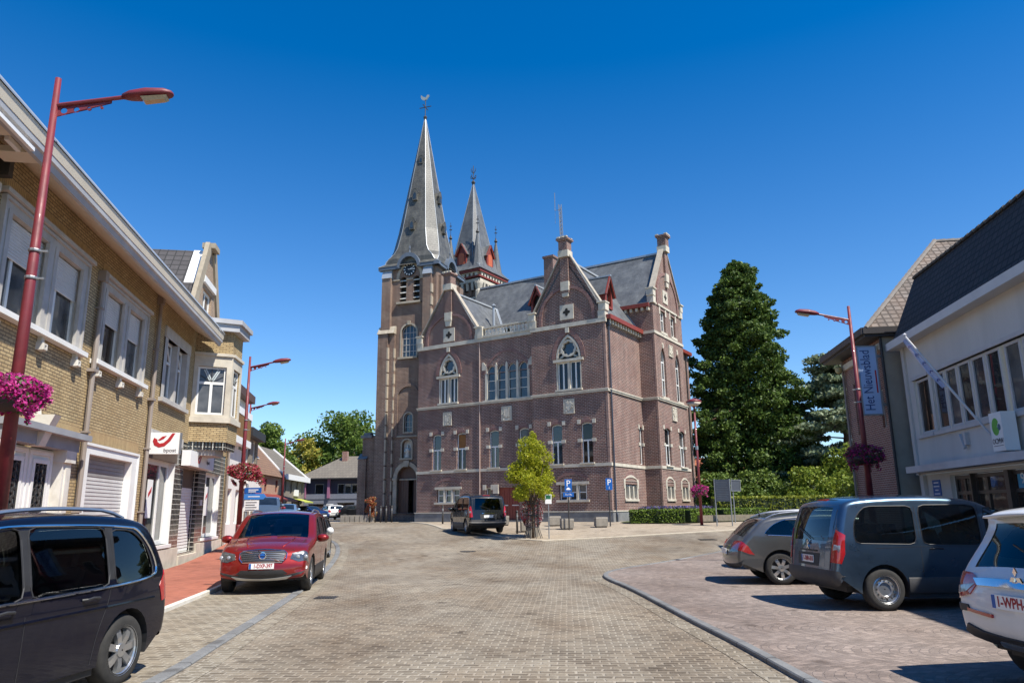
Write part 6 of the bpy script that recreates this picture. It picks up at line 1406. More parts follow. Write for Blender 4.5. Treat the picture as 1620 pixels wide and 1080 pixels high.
patch(b, [(-.6, .335), (.6, .335), (.5, .295), (-.5, .295)], ALU, 'skid_plate', rs, True, .02)
plate(rs, b, .575, True, '1-DXP-397', w=.5, h=.11)
for sg in (1, -1):
    m = MB(BLACK); m.tube([b.surf(b.idx(x=x), sg*y, .001) for x, y in ((3.45, .74), (3.8, .73), (4.15, .68), (4.38, .6))], .006, 4); m.build('bonnet_gap', rs)
    m = MB(RD); m.smooth = True; m.tube([b.surf(b.idx(x=x), sg*y, -.004) for x, y in ((3.5, .5), (3.9, .46), (4.3, .36))], .02, 6); m.build('bonnet_crease', rs)
m = MB(BLACK); m.tube([b.surf(b.idx(z=.915, front=True), y, .001) for y in [-.62+.155*k for k in range(9)]], .006, 4); m.build('bumper_gap', rs)
for k in (-.55, .1): m = MB(BLACK); m.tube([b.surf(b.idx(x=3.42), k, .02), b.surf(b.idx(x=3.34), k+.5, .02)], .011, 4); m.build('wiper', rs)
# --- generic cars for the far street and behind
def hatch(L_, W, H, tail=.35, est=False):
    k = H/1.5; x2 = .3 if est else .62
    o = [(.12, .32), (.02, .42), (.0, .6), (.03, .78), (.1, .95), (.2, 1.05*k), (x2+.05, 1.36*k), (x2+.2, 1.44*k), (x2+.7, 1.48*k), (1.9, 1.5*k), (2.4, 1.46*k), (2.7, 1.38*k), (3.25, 1.08*k), (3.45, 1.0*k), (3.85, .9), (4.1, .78), (4.22, .6), (4.25, .42), (4.15, .25), (4.05, .23)]
    return Body(L_, W, [(x*L_/4.25, z) for x, z in o], belt=.98*k, tum=.18, r=.09)
def simple_car(name, label, loc, head, col, L_=4.25, W=1.78, H=1.5, est=False, group='cars parked down the street', rails=None):
    b = hatch(L_, W, H, est=est); q = L_/4.25; k = H/1.5; xr = .35 if est else .8
    t = car(name, label, group, loc, head, b, col, [[(xr*q, 1.04*k), (1.75*q, 1.0*k), (1.75*q, 1.36*k), ((xr+.3)*q, 1.36*k)], [(1.85*q, 1.0*k), (3.0*q, .99*k), (2.55*q, 1.32*k), (1.85*q, 1.37*k)]], (2.5*q, 3.3*q, .88), (b.idx(z=1.06*k, front=False), b.idx(z=1.38*k, front=False), .84), (.75*q, 3.4*q), .31, ('spoke', 5), glass=glassmat('far_car_glass', (.008, .011, .014), .02, 0, .8), mirror=2.9*q, rails=rails)
    patch(b, [(.55, .78), (.9, .74), (.95, 1.0), (.7, 1.02)], CAR_TAIL, 'tail_light', t, False, mirror=True)
    patch(b, [(.5, .62), (.85, .66), (.95, .78), (.6, .78)], LENS, 'headlight', t, True, mirror=True)
    patch(b, [(-.4, .52), (.4, .52), (.4, .68), (-.4, .68)], BLACK, 'grille', t, True)
    plate(t, b, .72, False, None, w=.5); plate(t, b, .45, True, None, w=.5)
    return t, b
GREYP = paint('graphite_paint', (.04, .042, .045), .5, .3); SILV = paint('silver_paint', (.42, .42, .42), .6, .3); WHITEP = paint('white_car_paint', (.74, .74, .72), 0, .3)
c1, _ = simple_car('parked_car', 'dark graphite hatchback tucked right behind the red SUV', (-7.15, 25.6, .04), 171, GREYP)
wm = MB(WHITEP); wm.smooth = True; wm.lathe([(.02, -.09), (.11, -.05), (.12, .03), (.04, .11)], (.9, 1.02, 1.02), 12, 'x'); wm.build('white_mirror_cover', c1)
simple_car('parked_car', 'blue grey van-like car parked before the direction signs', (-15.4, 47, .9), 165, paint('blue_grey_paint', (.1, .14, .19), .5, .3), H=1.75, est=True)
simple_car('parked_car', 'dull red car parked near the red awning', (-16.8, 52, .9), 166, paint('dull_red_paint', (.2, .02, .03), .3, .35), H=1.55)
simple_car('parked_car', 'pale blue car with low roof seen over the red SUV', (-16.9, 56, .9), 168, paint('pale_blue_paint', (.18, .28, .4), .5, .3), H=1.42)
simple_car('parked_car', 'dark blue car parked in front of the dark house', (-20.5, 76, .9), 120, paint('deep_blue_paint', (.012, .03, .12), .3, .3), H=1.45)
simple_car('parked_car', 'black car half hidden beside the church buttress', (-16.3, 79, .9), 70, paint('black_paint', (.012, .012, .014), .2, .3), H=1.5)
wg, b = simple_car('white_estate', 'white estate car with its tail to us far down the street', (-19.4, 80.6, .9), -28, WHITEP, 4.5, 1.78, 1.52, True, rails=(.5, 2.4, BLACK)); patch(b, [(-.6, .62), (.6, .62), (.6, .68), (-.6, .68)], BLACK, 'plate_strip', wg, False)
# --- two vans
def RW(x, y, h, ax, L_, W):
    """centre of a car whose near rear wheel stands at x, y"""
    f = Vector((math.sin(R(h)), math.cos(R(h)))); r = Vector((math.cos(R(h)), -math.sin(R(h)))); c = Vector((x, y))+f*(L_/2-ax)-r*(W/2-.09); return ((c.x, c.y, .045),)
def van(name, label, loc, head, col, txt, low, rimk, group, mat_bump, upper=None):
    b = Body(4.38, 1.81, [(.12, .36), (.03, .42), (.0, .52), (.02, .62), (.05, .8), (.08, 1.0), (.14, 1.25), (.22, 1.5), (.28, 1.64), (.4, 1.72), (.65, 1.76), (1.3, 1.79), (2.0, 1.78), (2.5, 1.73), (2.8, 1.62), (3.2, 1.37), (3.55, 1.15), (3.75, 1.08), (4.05, .98), (4.25, .82), (4.35, .6), (4.38, .44), (4.3, .28), (4.2, .25)], belt=1.05, tum=.12, r=.1, plan_r=.05, crown=(.05, .03, .05, .04, .03, .13))
    t = car(name, label, group, loc, head, b, col, [[(.42, 1.03), (1.43, 1.0), (1.46, 1.6), (.66, 1.6), (.46, 1.38)], [(1.53, 1.0), (2.5, .98), (2.52, 1.54), (2.44, 1.61), (1.55, 1.61)], [(2.61, .97), (3.62, 1.0), (3.3, 1.25), (2.9, 1.52), (2.63, 1.59)]],
        (2.75, 3.5, .88), (b.idx(z=1.06, front=False), b.idx(z=1.6, front=False), .8), (.86, 3.59), .325, rimk, clad=mat_bump, seats=(2.5, 1.45), mirror=3.3, doors=[[(1.49, 1.6), (1.49, .35)], [(2.54, 1.6), (2.54, .35)], [(.75, .95), (1.49, .97), (2.54, .95)]], handles=[(1.75, .93), (2.75, .93)], rails=(.7, 2.4, BLACK) if rimk[0] != 'steel' else None)
    patch(b, [(.74, .74), (.93, .74), (.98, .9), (.95, 1.2), (.8, 1.25), (.76, 1.0)], CAR_TAIL, 'tail_light', t, False, .012, True)
    patch(b, [(.8, .93), (.9, .93), (.9, 1.02), (.81, 1.02)], LENS, 'reversing_lamp', t, False, .018, True)
    patch(b, [(-.86, .36), (.86, .36), (1.0, .48), (.9, .62), (-.9, .62), (-1.0, .48)], mat_bump, 'rear_bumper', t, False, .03)
    patch(b, [(-.38, .66), (.38, .66), (.4, .86), (-.4, .86)], low, 'plate_recess', t, False, .003)
    plate(t, b, .76, False, txt, w=.44, off=.012)
    patch(b, [(-.3, .885), (.3, .885), (.3, .91), (-.3, .91)], CHROME if rimk[0] != 'steel' else BLACK, 'tailgate_handle', t, False, .015)
    wiper(t, b, -.1, 1.08, .5)
    patch(b, [(-.18, 1.7), (.18, 1.7), (.18, 1.72), (-.18, 1.72)], CAR_TAIL, 'brake_light', t, False, .006)
    m = MB(BLACK)
    for sg in (1, -1): m.tube([b.surf(b.idx(z=z, front=False), sg*.72, .001) for z in (.64, .8, 1.0, 1.3, 1.55, 1.66)], .005, 4)
    m.split('tailgate_gap', t, margin=0)
    return t, b
BK = paint('anthracite_paint', (.016, .018, .02), .2, .2); SB = paint('steel_blue_paint', (.075, .118, .17), .85, .26)
GB = pm('grey_bumper', (.05, .05, .052), (.035, .035, .037), 8, .6)
v1, b = van('black_van', 'anthracite compact van with roof rails standing before the red town hall door', (-1.84, 37.05, .62), -18, BK, None, BLACK, ('spoke', 5), GCAR, GB)
patch(b, [(-.95, .47), (.95, .47), (.9, .53), (-.9, .53)], ALU, 'bumper_strip', v1, False, .04)
m = MB(CHROME); p = b.surf(b.idx(z=1.0, front=False), 0, .012)
for dz in (0, .035): m.bar(p+Vector((0, -.05, dz)), p+Vector((0, 0, dz+.03)), .014); m.bar(p+Vector((0, .05, dz)), p+Vector((0, 0, dz+.03)), .014)
m.build('chevron_badge', v1)
v2, b = van('blue_van', 'steel blue compact van with steel wheels, its tail facing the kerb', *RW(5.82, 12.25, 87, .86, 4.38, 1.81), 87, SB, '1-XMN-810', BLACK, ('steel', 12), GCAR, GB)
p = b.surf(b.idx(z=.99, front=False), 0, .014); m = MB(CHROME)
for a, c in (((0, .0, -.06), (0, .01, .03)), ((0, .01, .03), (0, -.02, .07)), ((0, .0, .0), (0, -.05, .03)), ((0, .01, -.03), (0, .04, -.07)), ((0, 0, -.05), (0, -.03, -.08))): m.bar(p+Vector(a), p+Vector(c), .02)
m.build('lion_badge', v2)
# --- grey estate and the dark one behind it
ES = paint('dark_silver_paint', (.13, .128, .124), .6, .28)
def estate(name, label, loc, head, col, rim=('spoke', 7), trim=CHROME):
    b = Body(4.91, 1.86, [(.16, .3), (.06, .36), (.0, .5), (.02, .68), (.1, .84), (.2, .96), (.38, 1.13), (.56, 1.3), (.72, 1.39), (1.0, 1.44), (1.6, 1.49), (2.2, 1.5), (2.6, 1.46), (2.95, 1.37), (3.4, 1.14), (3.75, .98), (4.0, .92), (4.4, .84), (4.7, .72), (4.85, .56), (4.91, .42), (4.82, .25), (4.72, .22)], belt=.96, tum=.17, r=.09, plan_r=.09, crown=(.12, .04, .05, .04, .03, .12))
    t = car(name, label, GCAR, loc, head, b, col, [[(.68, 1.03), (1.5, .99), (1.52, 1.34), (1.2, 1.345), (.92, 1.24)], [(1.58, .99), (2.35, .97), (2.35, 1.36), (1.6, 1.33)], [(2.45, .97), (3.45, .96), (3.0, 1.22), (2.65, 1.34), (2.45, 1.36)]],
        (2.85, 3.7, .88), (b.idx(z=1.02, front=False), b.idx(z=1.36, front=False), .86), (1.02, 3.76), .335, rim, rails=(.8, 2.6), seats=(2.4, 1.4), trim=trim, mirror=3.2, doors=[[(1.54, 1.3), (1.5, .9), (1.35, .6)], [(2.4, 1.36), (2.4, .3)]], handles=[(1.75, .88), (2.65, .88)])
    patch(b, [(.45, .77), (.8, .75), (1.08, .8), (1.2, .88), (1.0, .95), (.7, .94), (.45, .9)], CAR_TAIL, 'tail_light', t, False, .01, True)
    patch(b, [(-.42, .78), (.42, .78), (.42, .81), (-.42, .81)], CHROME, 'tailgate_strip', t, False, .012)
    patch(b, [(-.9, .31), (.9, .31), (1.0, .4), (-1.0, .4)], BLACK, 'lower_bumper', t, False, .012)
    plate(t, b, .66, False, None); m = MB(BLACK); m.smooth = True; i = b.idx(x=.85); p = b.surf(i, 0, 0); m.lathe([(.03, 0), (.012, .05), (.005, .12)], p, 6); m.build('roof_aerial', t)
    m = MB(CHROME)
    for sg in (1, -1): m.tube([b.side(x, z, .004, sg) for x, z in ((.72, .64), (.95, .6), (1.15, .55))], .01, 5)
    return t, b
estate('grey_estate', 'dark silver estate car with chrome window line nosed in beside the blue van', *RW(5.66, 16.4, 95, 1.02, 4.91, 1.86), 95, ES)
estate('black_estate', 'black estate car with silver roof mostly hidden behind the grey estate', *RW(7.15, 20.3, 93, 1.02, 4.91, 1.86), 93, paint('black_silver_paint', (.05, .052, .055), .5, .25))
# --- white crossover at the right edge
b = Body(4.3, 1.77, [(.16, .36), (.05, .42), (.0, .55), (.0, .72), (.03, .86), (.08, .98), (.2, 1.12), (.36, 1.34), (.38, 1.5), (.5, 1.58), (.9, 1.62), (1.6, 1.63), (2.1, 1.6), (2.45, 1.52), (2.9, 1.27), (3.2, 1.1), (3.4, 1.03), (3.8, .96), (4.05, .86), (4.2, .7), (4.28, .5), (4.25, .34), (4.1, .26)], belt=1.0, tum=.17, r=.09, plan_r=.07, crown=(.09, .04, .05, .04, .03, .12))
wc = car('white_crossover', 'white crossover cut off by the right edge, plate starting with 1-WPH', GCAR, (6.42, 6.98, .045), 82, b, WHITEP, [[(.55, 1.12), (1.1, 1.06), (1.1, 1.42), (.85, 1.42)], [(1.2, 1.05), (2.0, 1.03), (2.0, 1.46), (1.2, 1.46)], [(2.1, 1.03), (3.0, 1.02), (2.6, 1.3), (2.1, 1.46)]],
    (2.35, 3.25, .88), (b.idx(z=1.06, front=False), b.idx(z=1.44, front=False), .86), (.85, 3.5), .34, ('spoke', 5), clad=BLACK, mirror=2.85, seats=(2.2, 1.2))
patch(b, [(.5, .93), (.62, .8), (1.0, .72), (1.12, .8), (1.1, .96), (.9, 1.04), (.62, 1.0)], CAR_TAIL, 'tail_light', wc, False, .014, True)
patch(b, [(.55, .9), (.68, .82), (.85, .8), (.8, .88)], LENS, 'reversing_lamp', wc, False, .02, True)
patch(b, [(-.5, .885), (.5, .885), (.58, .95), (-.58, .95)], CHROME, 'tailgate_chrome', wc, False, .025)
patch(b, [(-.34, .66), (.34, .66), (.38, .86), (-.38, .86)], WHITEP, 'plate_recess', wc, False, .004)
patch(b, [(-.82, .36), (.82, .36), (.72, .5), (.5, .47), (-.5, .47), (-.72, .5)], BLACK, 'rear_bumper_insert', wc, False, .02)
patch(b, [(.62, .64), (.95, .62), (.92, .7), (.66, .7)], BLACK, 'fog_recess', wc, False, .016, True); patch(b, [(.3, .62), (.66, .64), (.66, .67), (.3, .65)], CAR_TAIL, 'reflector', wc, False, .022, True)
patch(b, [(-.35, .38), (.35, .38), (.3, .43), (-.3, .43)], ALU, 'skid_plate', wc, False, .03)
plate(wc, b, .765, False, '1-WPH-264', w=.52, h=.12, off=.03)
p = b.surf(b.idx(z=.965, front=False), 0, .045); m = MB(CHROME)
for a in (90, 210, 330):
    d = Vector((0, math.cos(R(a)), math.sin(R(a)))); q = Vector((0, -d.z, d.y)); m.add([p+Vector((k, 0, 0))+e for k in (0, -.015) for e in (d*.004, d*.04+q*.022, d*.08, d*.04-q*.022)], [(0, 1, 2, 3), (4, 5, 6, 7), (0, 1, 5, 4), (1, 2, 6, 5), (2, 3, 7, 6), (3, 0, 4, 7)])
m.build('three_diamond_badge', wc)
m = MB(GREY_TXT); i = b.idx(z=.7, front=False)
for k in range(2): m.tube([b.surf(b.idx(z=.7-.04*k, front=False), .82+.03*j, .006) for j in range(5)], .009, 4)
m.build('side_lettering', wc)
m = MB(WHITEP); m.smooth = True; v = [b.surf(b.idx(z=1.5, front=False), y, o)+Vector((-dx, 0, dz)) for y in [-.6+.12*k for k in range(11)] for o, dx, dz in ((.0, 0, .04), (.0, .14, .03), (.0, .15, .01), (0, 0, -.01))]; m.add(v, [(k*4+j, k*4+(j+1) % 4, (k+1)*4+(j+1) % 4, (k+1)*4+j) for k in range(10) for j in range(4)]); m.build('roof_spoiler', wc)
wiper(wc, b, -.2, 1.08, .45)
# ------------------------------------------------------------------ lamps, baskets, signs, posts
PET = leafmat('magenta_petals', [(.5, .02, .2), (.6, .05, .32), (.34, .012, .13), (.66, .14, .42), (.55, .03, .26)], .35)
PETD = leafmat('dark_magenta_petals', [(.3, .012, .1), (.2, .008, .07), (.38, .03, .15)], .2)
PETR = leafmat('red_pink_petals', [(.45, .02, .05), (.5, .1, .14), (.38, .015, .06), (.55, .22, .22)], .3)
GRN = leafmat('basket_green', [(.05, .1, .015), (.09, .15, .025), (.03, .06, .012)], .3)
def pixel_lamp(name, label, x, y, z0, htop, arm_bearing, arm=.92, lean=0, group='red street lamps'):
    t = thing(name, label, 'street lamp', (x, y, z0), R(90-arm_bearing), group)
    m = MB(LAMP_RED); m.smooth = True; m.tube([(0, 0, 0), (0, 0, .9), (0, 0, 1.0)], .11, 12); m.tube([(0, 0, 1.0), (0, 0, htop)], .095, 12, r1=.04); m.smooth = False; m.box(-.16, .16, -.16, .16, -.02, .03); m.build('pole', t)
    m = MB(LAMP_RED); za = htop-.42; m.tube([(0, 0, za), (arm, 0, za+.22)], .03, 8); f = Fr((0, .008, 0), (1, 0, 0), (0, -1, 0))
    hol = [[(.12+.16*k+r_*math.cos(a), za-.06+.03*k+r_*math.sin(a)) for a in [2*math.pi*j/10 for j in range(10)]] for k, r_ in enumerate((.045, .04, .03, .022))]
    for d in (0, -.016): m.holed(f, [(.03, za-.16), (.72, za+.11), (.72, za+.17), (.03, za)], hol, d)
    m.build('arm', t)
    m = MB(LAMP_RED); c = Vector((arm, 0, za+.22)); secs = [(-.06, .05, .05), (.04, .1, .09), (.24, .13, .115), (.48, .12, .095), (.58, .08, .055), (.61, .03, .02)]
    v = []; q = 10
    for dx, w_, h_ in secs:
        for k in range(q): a = 2*math.pi*k/q; zz = h_*math.sin(a); v.append(c+Vector((dx, w_*math.cos(a), dx*.15+(zz if zz > 0 else zz*.45))))
    m.smooth = True; m.add(v, [(i*q+k, i*q+(k+1) % q, (i+1)*q+(k+1) % q, (i+1)*q+k) for i in range(len(secs)-1) for k in range(q)]+[list(range(q)), list(range((len(secs)-1)*q, len(secs)*q))]); h = m.build('lamp_head', t)
    m = MB(pm('lamp_glass', (.5, .43, .28), (.4, .34, .22), 9, .15)); m.add([c+Vector((a, b, a*.15+e)) for a, b, e in ((.2, -.1, -.055), (.54, -.09, -.045), (.54, .09, -.045), (.2, .1, -.055), (.24, -.06, -.105), (.5, -.05, -.09), (.5, .05, -.09), (.24, .06, -.105))], [(4, 5, 6, 7), (0, 1, 5, 4), (1, 2, 6, 5), (2, 3, 7, 6), (3, 0, 4, 7)]); m.build('lamp_glass', h)
    m = MB(STEEL_POST)
    for z in (htop*.66, htop*.61): m.lathe([(.075, z), (.08, z+.01), (.08, z+.03), (.075, z+.04)], (0, 0, 0), 10); m.bar((.07, 0, z+.02), (.16, 0, z+.02), .025)
    m.split('clamp', t); return t
def basket(name, label, x, y, z, r, mats, n=2600, seed=1, sz=.05, skew=(0, 0), group='flower baskets on the lamp posts'):
    t = thing(name, label, 'flower basket', (x, y, z), 0, group)
    m = MB(IRON); m.smooth = True; m.lathe([(.09, -.2), (r*.45, -.2), (r*.72, -.1), (r*.74, 0), (r*.66, .0), (.09, -.05)], (0, 0, 0), 18); m.build('bowl', t)
    q = random.Random(seed); P_ = [blob((0, 0, r*.08), (r*.85, r*.85, r*.5), int(n*.45), .7)]
    for k in range(11):
        a = k*.571+q.uniform(-.2, .2); rr = r*q.uniform(.55, .8); P_.append(blob((rr*math.cos(a), rr*math.sin(a), r*q.uniform(-.3, .25)), (r*.3, r*.3, r*q.uniform(.2, .4)), int(n*.05), .45))
    for k in range(4): a = q.uniform(0, 6.28); P_.append(blob((r*.85*math.cos(a), r*.85*math.sin(a), -r*.5), (r*.1, r*.1, r*.24), int(n*.012), .2))
    P_ = np.concatenate(P_); NR.shuffle(P_); P_[:, 0] += skew[0]*np.maximum(0, -P_[:, 2]); P_[:, 1] += skew[1]*np.maximum(0, -P_[:, 2])
    k = int(len(P_)*.72); leaf_mesh('flowers', mats[:1], [(P_[:k], sz, 0, .2)], t); leaf_mesh('leaves', [GRN], [(P_[k:]*.95, sz*1.1, 0, .2)], t)
    return t
pixel_lamp('street_lamp', 'near red street lamp over the flower basket at the left edge', -6.33, 9.3, .07, 7.56, 80)
basket('flower_basket', 'bright magenta flower basket on the near lamp at the left edge', -6.4, 9.28, 3.12, .53, [PET], 7600, 1, .05)
pixel_lamp('street_lamp', 'red street lamp standing behind the red SUV', -10.13, 28, .25, 7.3, 82)
basket('flower_basket', 'red and pink flower basket above the red SUV, straggling to one side', -10.05, 28, 3.1, .7, [PETR], 4000, 3, .075, skew=(.7, 0))
pixel_lamp('street_lamp', 'red street lamp before the small corner house, second behind the SUV', -14.27, 40, .78, 6.85, 84)
pixel_lamp('street_lamp', 'farthest small red street lamp on the left side of the street', -18.4, 60, .9, 6.6, 86)
pixel_lamp('street_lamp', 'red street lamp in front of the brick corner house on the right', 9.9, 21, .045, 7.33, -84)
basket('flower_basket', 'dark magenta flower basket on the lamp before the brick corner house', 9.85, 21, 3.0, .62, [PETD], 2600, 5, .06)
# square lamp with a bowl head
t = thing('street_lamp', 'slim red post with a shallow bowl lamp beside the town hall hedge', 'street lamp', (9.75, 39.6, .76), 0, 'red street lamps')
m = MB(LAMP_RED); m.smooth = True; m.tube([(0, 0, 0), (0, 0, 6.2)], .085, 10, r1=.05); m.build('pole', t); m = MB(LAMP_RED); m.smooth = True; m.lathe([(.05, 6.15), (.14, 6.22), (.4, 6.42), (.42, 6.47), (.3, 6.56), (.04, 6.64)], (0, 0, 0), 18); h = m.build('lamp_head', t)
m = MB(pm('lamp_cream', (.55, .47, .38), (.45, .38, .3), 4, .3)); m.smooth = True; m.lathe([(.15, 6.215), (.39, 6.405), (.2, 6.23)], (0, 0, 0), 18); m.build('lamp_glass', h); m = MB(STEEL_POST); m.tube([(0, 0, 3.9), (0, 0, 4.1)], .085, 8); m.build('clamp', t)
basket('flower_basket', 'pink flower basket on the slim bowl lamp post', 9.75, 39.6, 2.55, .52, [PET], 1300, 7, .09)
# parking signs
def psign(label, x, y, face, low, hgt=2.45):
    z = gz(y)+.03; t = thing('parking_sign', label, 'parking sign', (x, y, z), R(face), 'parking signs before the town hall'); f = Fr((0, -.05, 0), (1, 0, 0), (0, -1, 0))
    m = MB(IRON); m.tube([(0, 0, 0), (0, 0, hgt)], .035, 8); m.build('post', t); m = MB(BLUE_SIGN); m.fbox(f, -.18, .18, hgt-.6, hgt, -.01, 0); o = m.build('sign_plate', t); m = MB(SIGN_WHITE); m.text('P', f, 0, hgt-.22, .42, .003); 
    if low == 'car': m.prism(f, [(-.1, hgt-.52), (.1, hgt-.52), (.1, hgt-.46), (.06, hgt-.45), (.03, hgt-.41), (-.05, hgt-.41), (-.08, hgt-.46), (-.1, hgt-.47)], 0, .004)
    else: m.tube([f.p(0, hgt-.55, .004), f.p(0, hgt-.42, .004)], .012, 4)
    m.build('parking_letter', o)
    if low == 'car':
        m = MB(BLUE_SIGN); m.fbox(f, -.27, .27, hgt-.86, hgt-.64, -.01, 0); q = m.build('lower_plate', t); m = MB(SIGN_WHITE); m.text('7u-19u', f, 0, hgt-.75, .12, .003); m.build('lettering', q)
    return t
psign('blue parking sign with a smaller blue plate under it', 2.7, 37.4, 4, 'car'); psign('blue parking sign without a lower plate nearest the town hall corner', 5.0, 39.6, 8, 'disc')
t = thing('small_sign', 'little green and white sign on a thin steel post beside the street tree', 'sign', (1.5, 33, .42), R(2)); m = MB(STEEL_POST); m.tube([(0, 0, 0), (0, 0, 1.85)], .025, 6); m.build('post', t); f = Fr((0, -.04, 0), (1, 0, 0), (0, -1, 0)); m = MB(SIGN_WHITE); m.fbox(f, -.14, .14, 1.48, 1.88, -.01, 0); o = m.build('sign_plate', t); m = MB(pm('sign_dark_green', (.02, .13, .06), (.018, .11, .05), 3, .4)); m.fbox(f, -.11, .11, 1.68, 1.85, 0, .004); m.build('green_field', o)
# direction signs on the left
t = thing('direction_signs', 'blue and white direction boards on a post behind the red SUV', 'sign', (-8.87, 25.2, .1), R(-4)); f = Fr((0, -.05, 0), (1, 0, 0), (0, -1, 0))
m = MB(STEEL_POST); m.tube([(-.05, 0, 0), (-.05, 0, 2.5)], .04, 8); m.build('post', t)
m = MB(BLUE_SIGN); m.fbox(f, -.12, .46, 2.2, 2.38, -.02, 0); m.use(pm('sky_sign', (.05, .22, .6), (.045, .2, .55), 2, .4)); m.prism(f, [(-.12, 2.0), (.55, 2.0), (.63, 2.09), (.55, 2.18), (-.12, 2.18)], -.02, 0); o = m.build('blue_boards', t); m = MB(SIGN_WHITE)
for z, w_ in ((2.31, .34), (2.25, .26), (2.09, .4)): m.fbox(f, .02, .02+w_, z-.014, z+.014, 0, .004)
m.build('lettering', o); m = MB(SIGN_WHITE); m.fbox(f, -.1, .4, 1.62, 1.97, -.02, 0); o = m.build('white_board', t); m = MB(GREY_TXT)
for k in range(4): m.fbox(f, -.05, .33-.06*(k % 2), 1.9-.08*k-.014, 1.9-.08*k+.012, 0, .004)
m.build('lettering', o)
# information board and the sign beside it
t = thing('information_board', 'dark grey information board on two steel posts in front of the sequoia', 'board', (10.35, 38.8, .71), R(-8)); m = MB(pm('board_dark', (.045, .055, .075), (.035, .042, .06), 3, .4)); f = Fr((0, -.03, 0), (1, 0, 0), (0, -1, 0)); m.fbox(f, .0, .72, 1.25, 2.35, -.05, 0); o = m.build('board', t); m = MB(pm('board_lines', (.1, .115, .14), (.085, .1, .12), 3, .5))
for k in range(11): m.fbox(f, .05, .67-.05*(k % 3), 1.33+k*.088, 1.35+k*.088, 0, .005)
m.build('lettering', o); m = MB(STEEL_POST); m.tube([(-.02, 0, 0), (-.02, 0, 2.38)], .03, 8); m.tube([(.74, 0, 0), (.74, 0, 2.38)], .03, 8); m.split('post', t)
t = thing('road_sign', 'square road sign seen from its grey back beside the information board', 'sign', (12.05, 41.5, .82), R(10)); m = MB(STEEL_POST); m.tube([(0, 0, 0), (0, 0, 2.3)], .03, 8); m.build('post', t); m = MB(pm('sign_back', (.07, .08, .1), (.06, .07, .085), 3, .5)); m.box(-.1, .42, -.05, -.03, 1.72, 2.3); m.build('sign_plate', t); m = MB(STEEL_POST); m.ring(Fr((0, -.05, 0), (1, 0, 0), (0, -1, 0)), rect(-.12, .44, 1.7, 2.32), rect(-.09, .41, 1.73, 2.29), -.02, .02); m.build('sign_frame', t)
# bollards
def bollard(label, x, y, z, h=.95, r=.05, grp='dark bollards round the square'):
    t = thing('bollard', label, 'bollard', (x, y, z), 0, grp); m = MB(IRON); m.smooth = True; m.tube([(0, 0, 0), (0, 0, h)], r, 10); m.lathe([(r, h), (r*1.25, h+.02), (r*1.1, h+.08), (r*.3, h+.12)], (0, 0, 0), 10); m.build('shaft', t); m = MB(SIGN_WHITE if False else STEEL_POST); m.lathe([(r*1.02, h*.8), (r*1.08, h*.82), (r*1.08, h*.86), (r*1.02, h*.88)], (0, 0, 0), 10); m.build('band', t)
for lab, x, y in (('dark bollard before the low three-light window left of the black van', -4.15, 44.2), ('dark bollard just left of the black van roof', -3.2, 43.9), ('dark bollard between the black van and the street tree', .14, 35.7)): bollard(lab, x, y, gz(y)+.03)
for k, lab in enumerate(('leftmost in the row of thin bollards before the church door', 'second of the thin bollards before the church door', 'middle one of the thin bollards before the church door', 'fourth of the thin bollards before the church door', 'rightmost thin bollard before the church door')):
    bollard(lab, -10.1+.43*k, 53.2-.3*k, .93, 1.0)
# concrete seats
def block(label, x, y, rz=.1):
    t = thing('concrete_block', label, 'concrete block', (x, y, gz(y)+.03), rz, 'concrete blocks on the square'); m = MB(CONCRETE); s = .3; m.box(-s, s, -s, s, .06, .5); m.box(-s+.04, s-.04, -s+.04, s-.04, 0, .06); m.box(-s+.02, s-.02, -s+.02, s-.02, .5, .515); m.build('block', t); m = MB(pm('block_chamfer', (.44, .41, .36), (.34, .31, .27), 4, .9)); m.box(-s-.004, s+.004, -s-.004, s+.004, .44, .485); m.build('top_band', t)
for lab, x, y in (('concrete block left of the two blue parking signs', 2.14, 40.4), ('concrete block at the foot of the left parking sign', 2.62, 37.9), ('concrete block beside the right parking sign post', 4.44, 39.0), ('concrete block before the red door behind the van', -.6, 41.4), ('concrete block just behind the street tree guard', .62, 36.6)): block(lab, x, y)
t = thing('low_wall', 'low row of pale stone blocks left of the church bollards', 'wall', (-12.5, 55.0, .93), R(-8))
for k in range(7): m = MB(CONCRETE); m.box(k*.36, k*.36+.31, -.2, .2, 0, .5); m.build('stone_block', t)
# drain covers
for lab, x, y, w_, d in (('iron drain grating beside the left gutter', -3.75, 15.4, .42, .42), ('round dark manhole cover in the middle of the roadway', -1.74, 28.6, .6, .6), ('dark manhole cover on the right before the square', 8.1, 32.2, .7, .7)):
    m = MB(IRON)
    if 'round' in lab: m.lathe([(w_/2, -.02), (w_/2, .012), (w_*.42, .006), (.01, .006)], (0, 0, 0), 20)
    else:
        m.box(-w_/2, w_/2, -d/2, d/2, -.03, .004); m.ring(Fr((0, 0, 0), (1, 0, 0), (0, 0, 1)), rect(-1, 1, 0, 0), rect(-1, 1, 0, 0), 0, 0) if False else None
        for k in range(7): m.box(-w_/2+.02+k*(w_-.04)/7, -w_/2+.02+k*(w_-.04)/7+.03, -d/2+.03, d/2-.03, .004, .014)
    o = m.build('drain_cover'); o.location = (x, y, gz(y)+.004); tag(o, lab, 'drain cover')

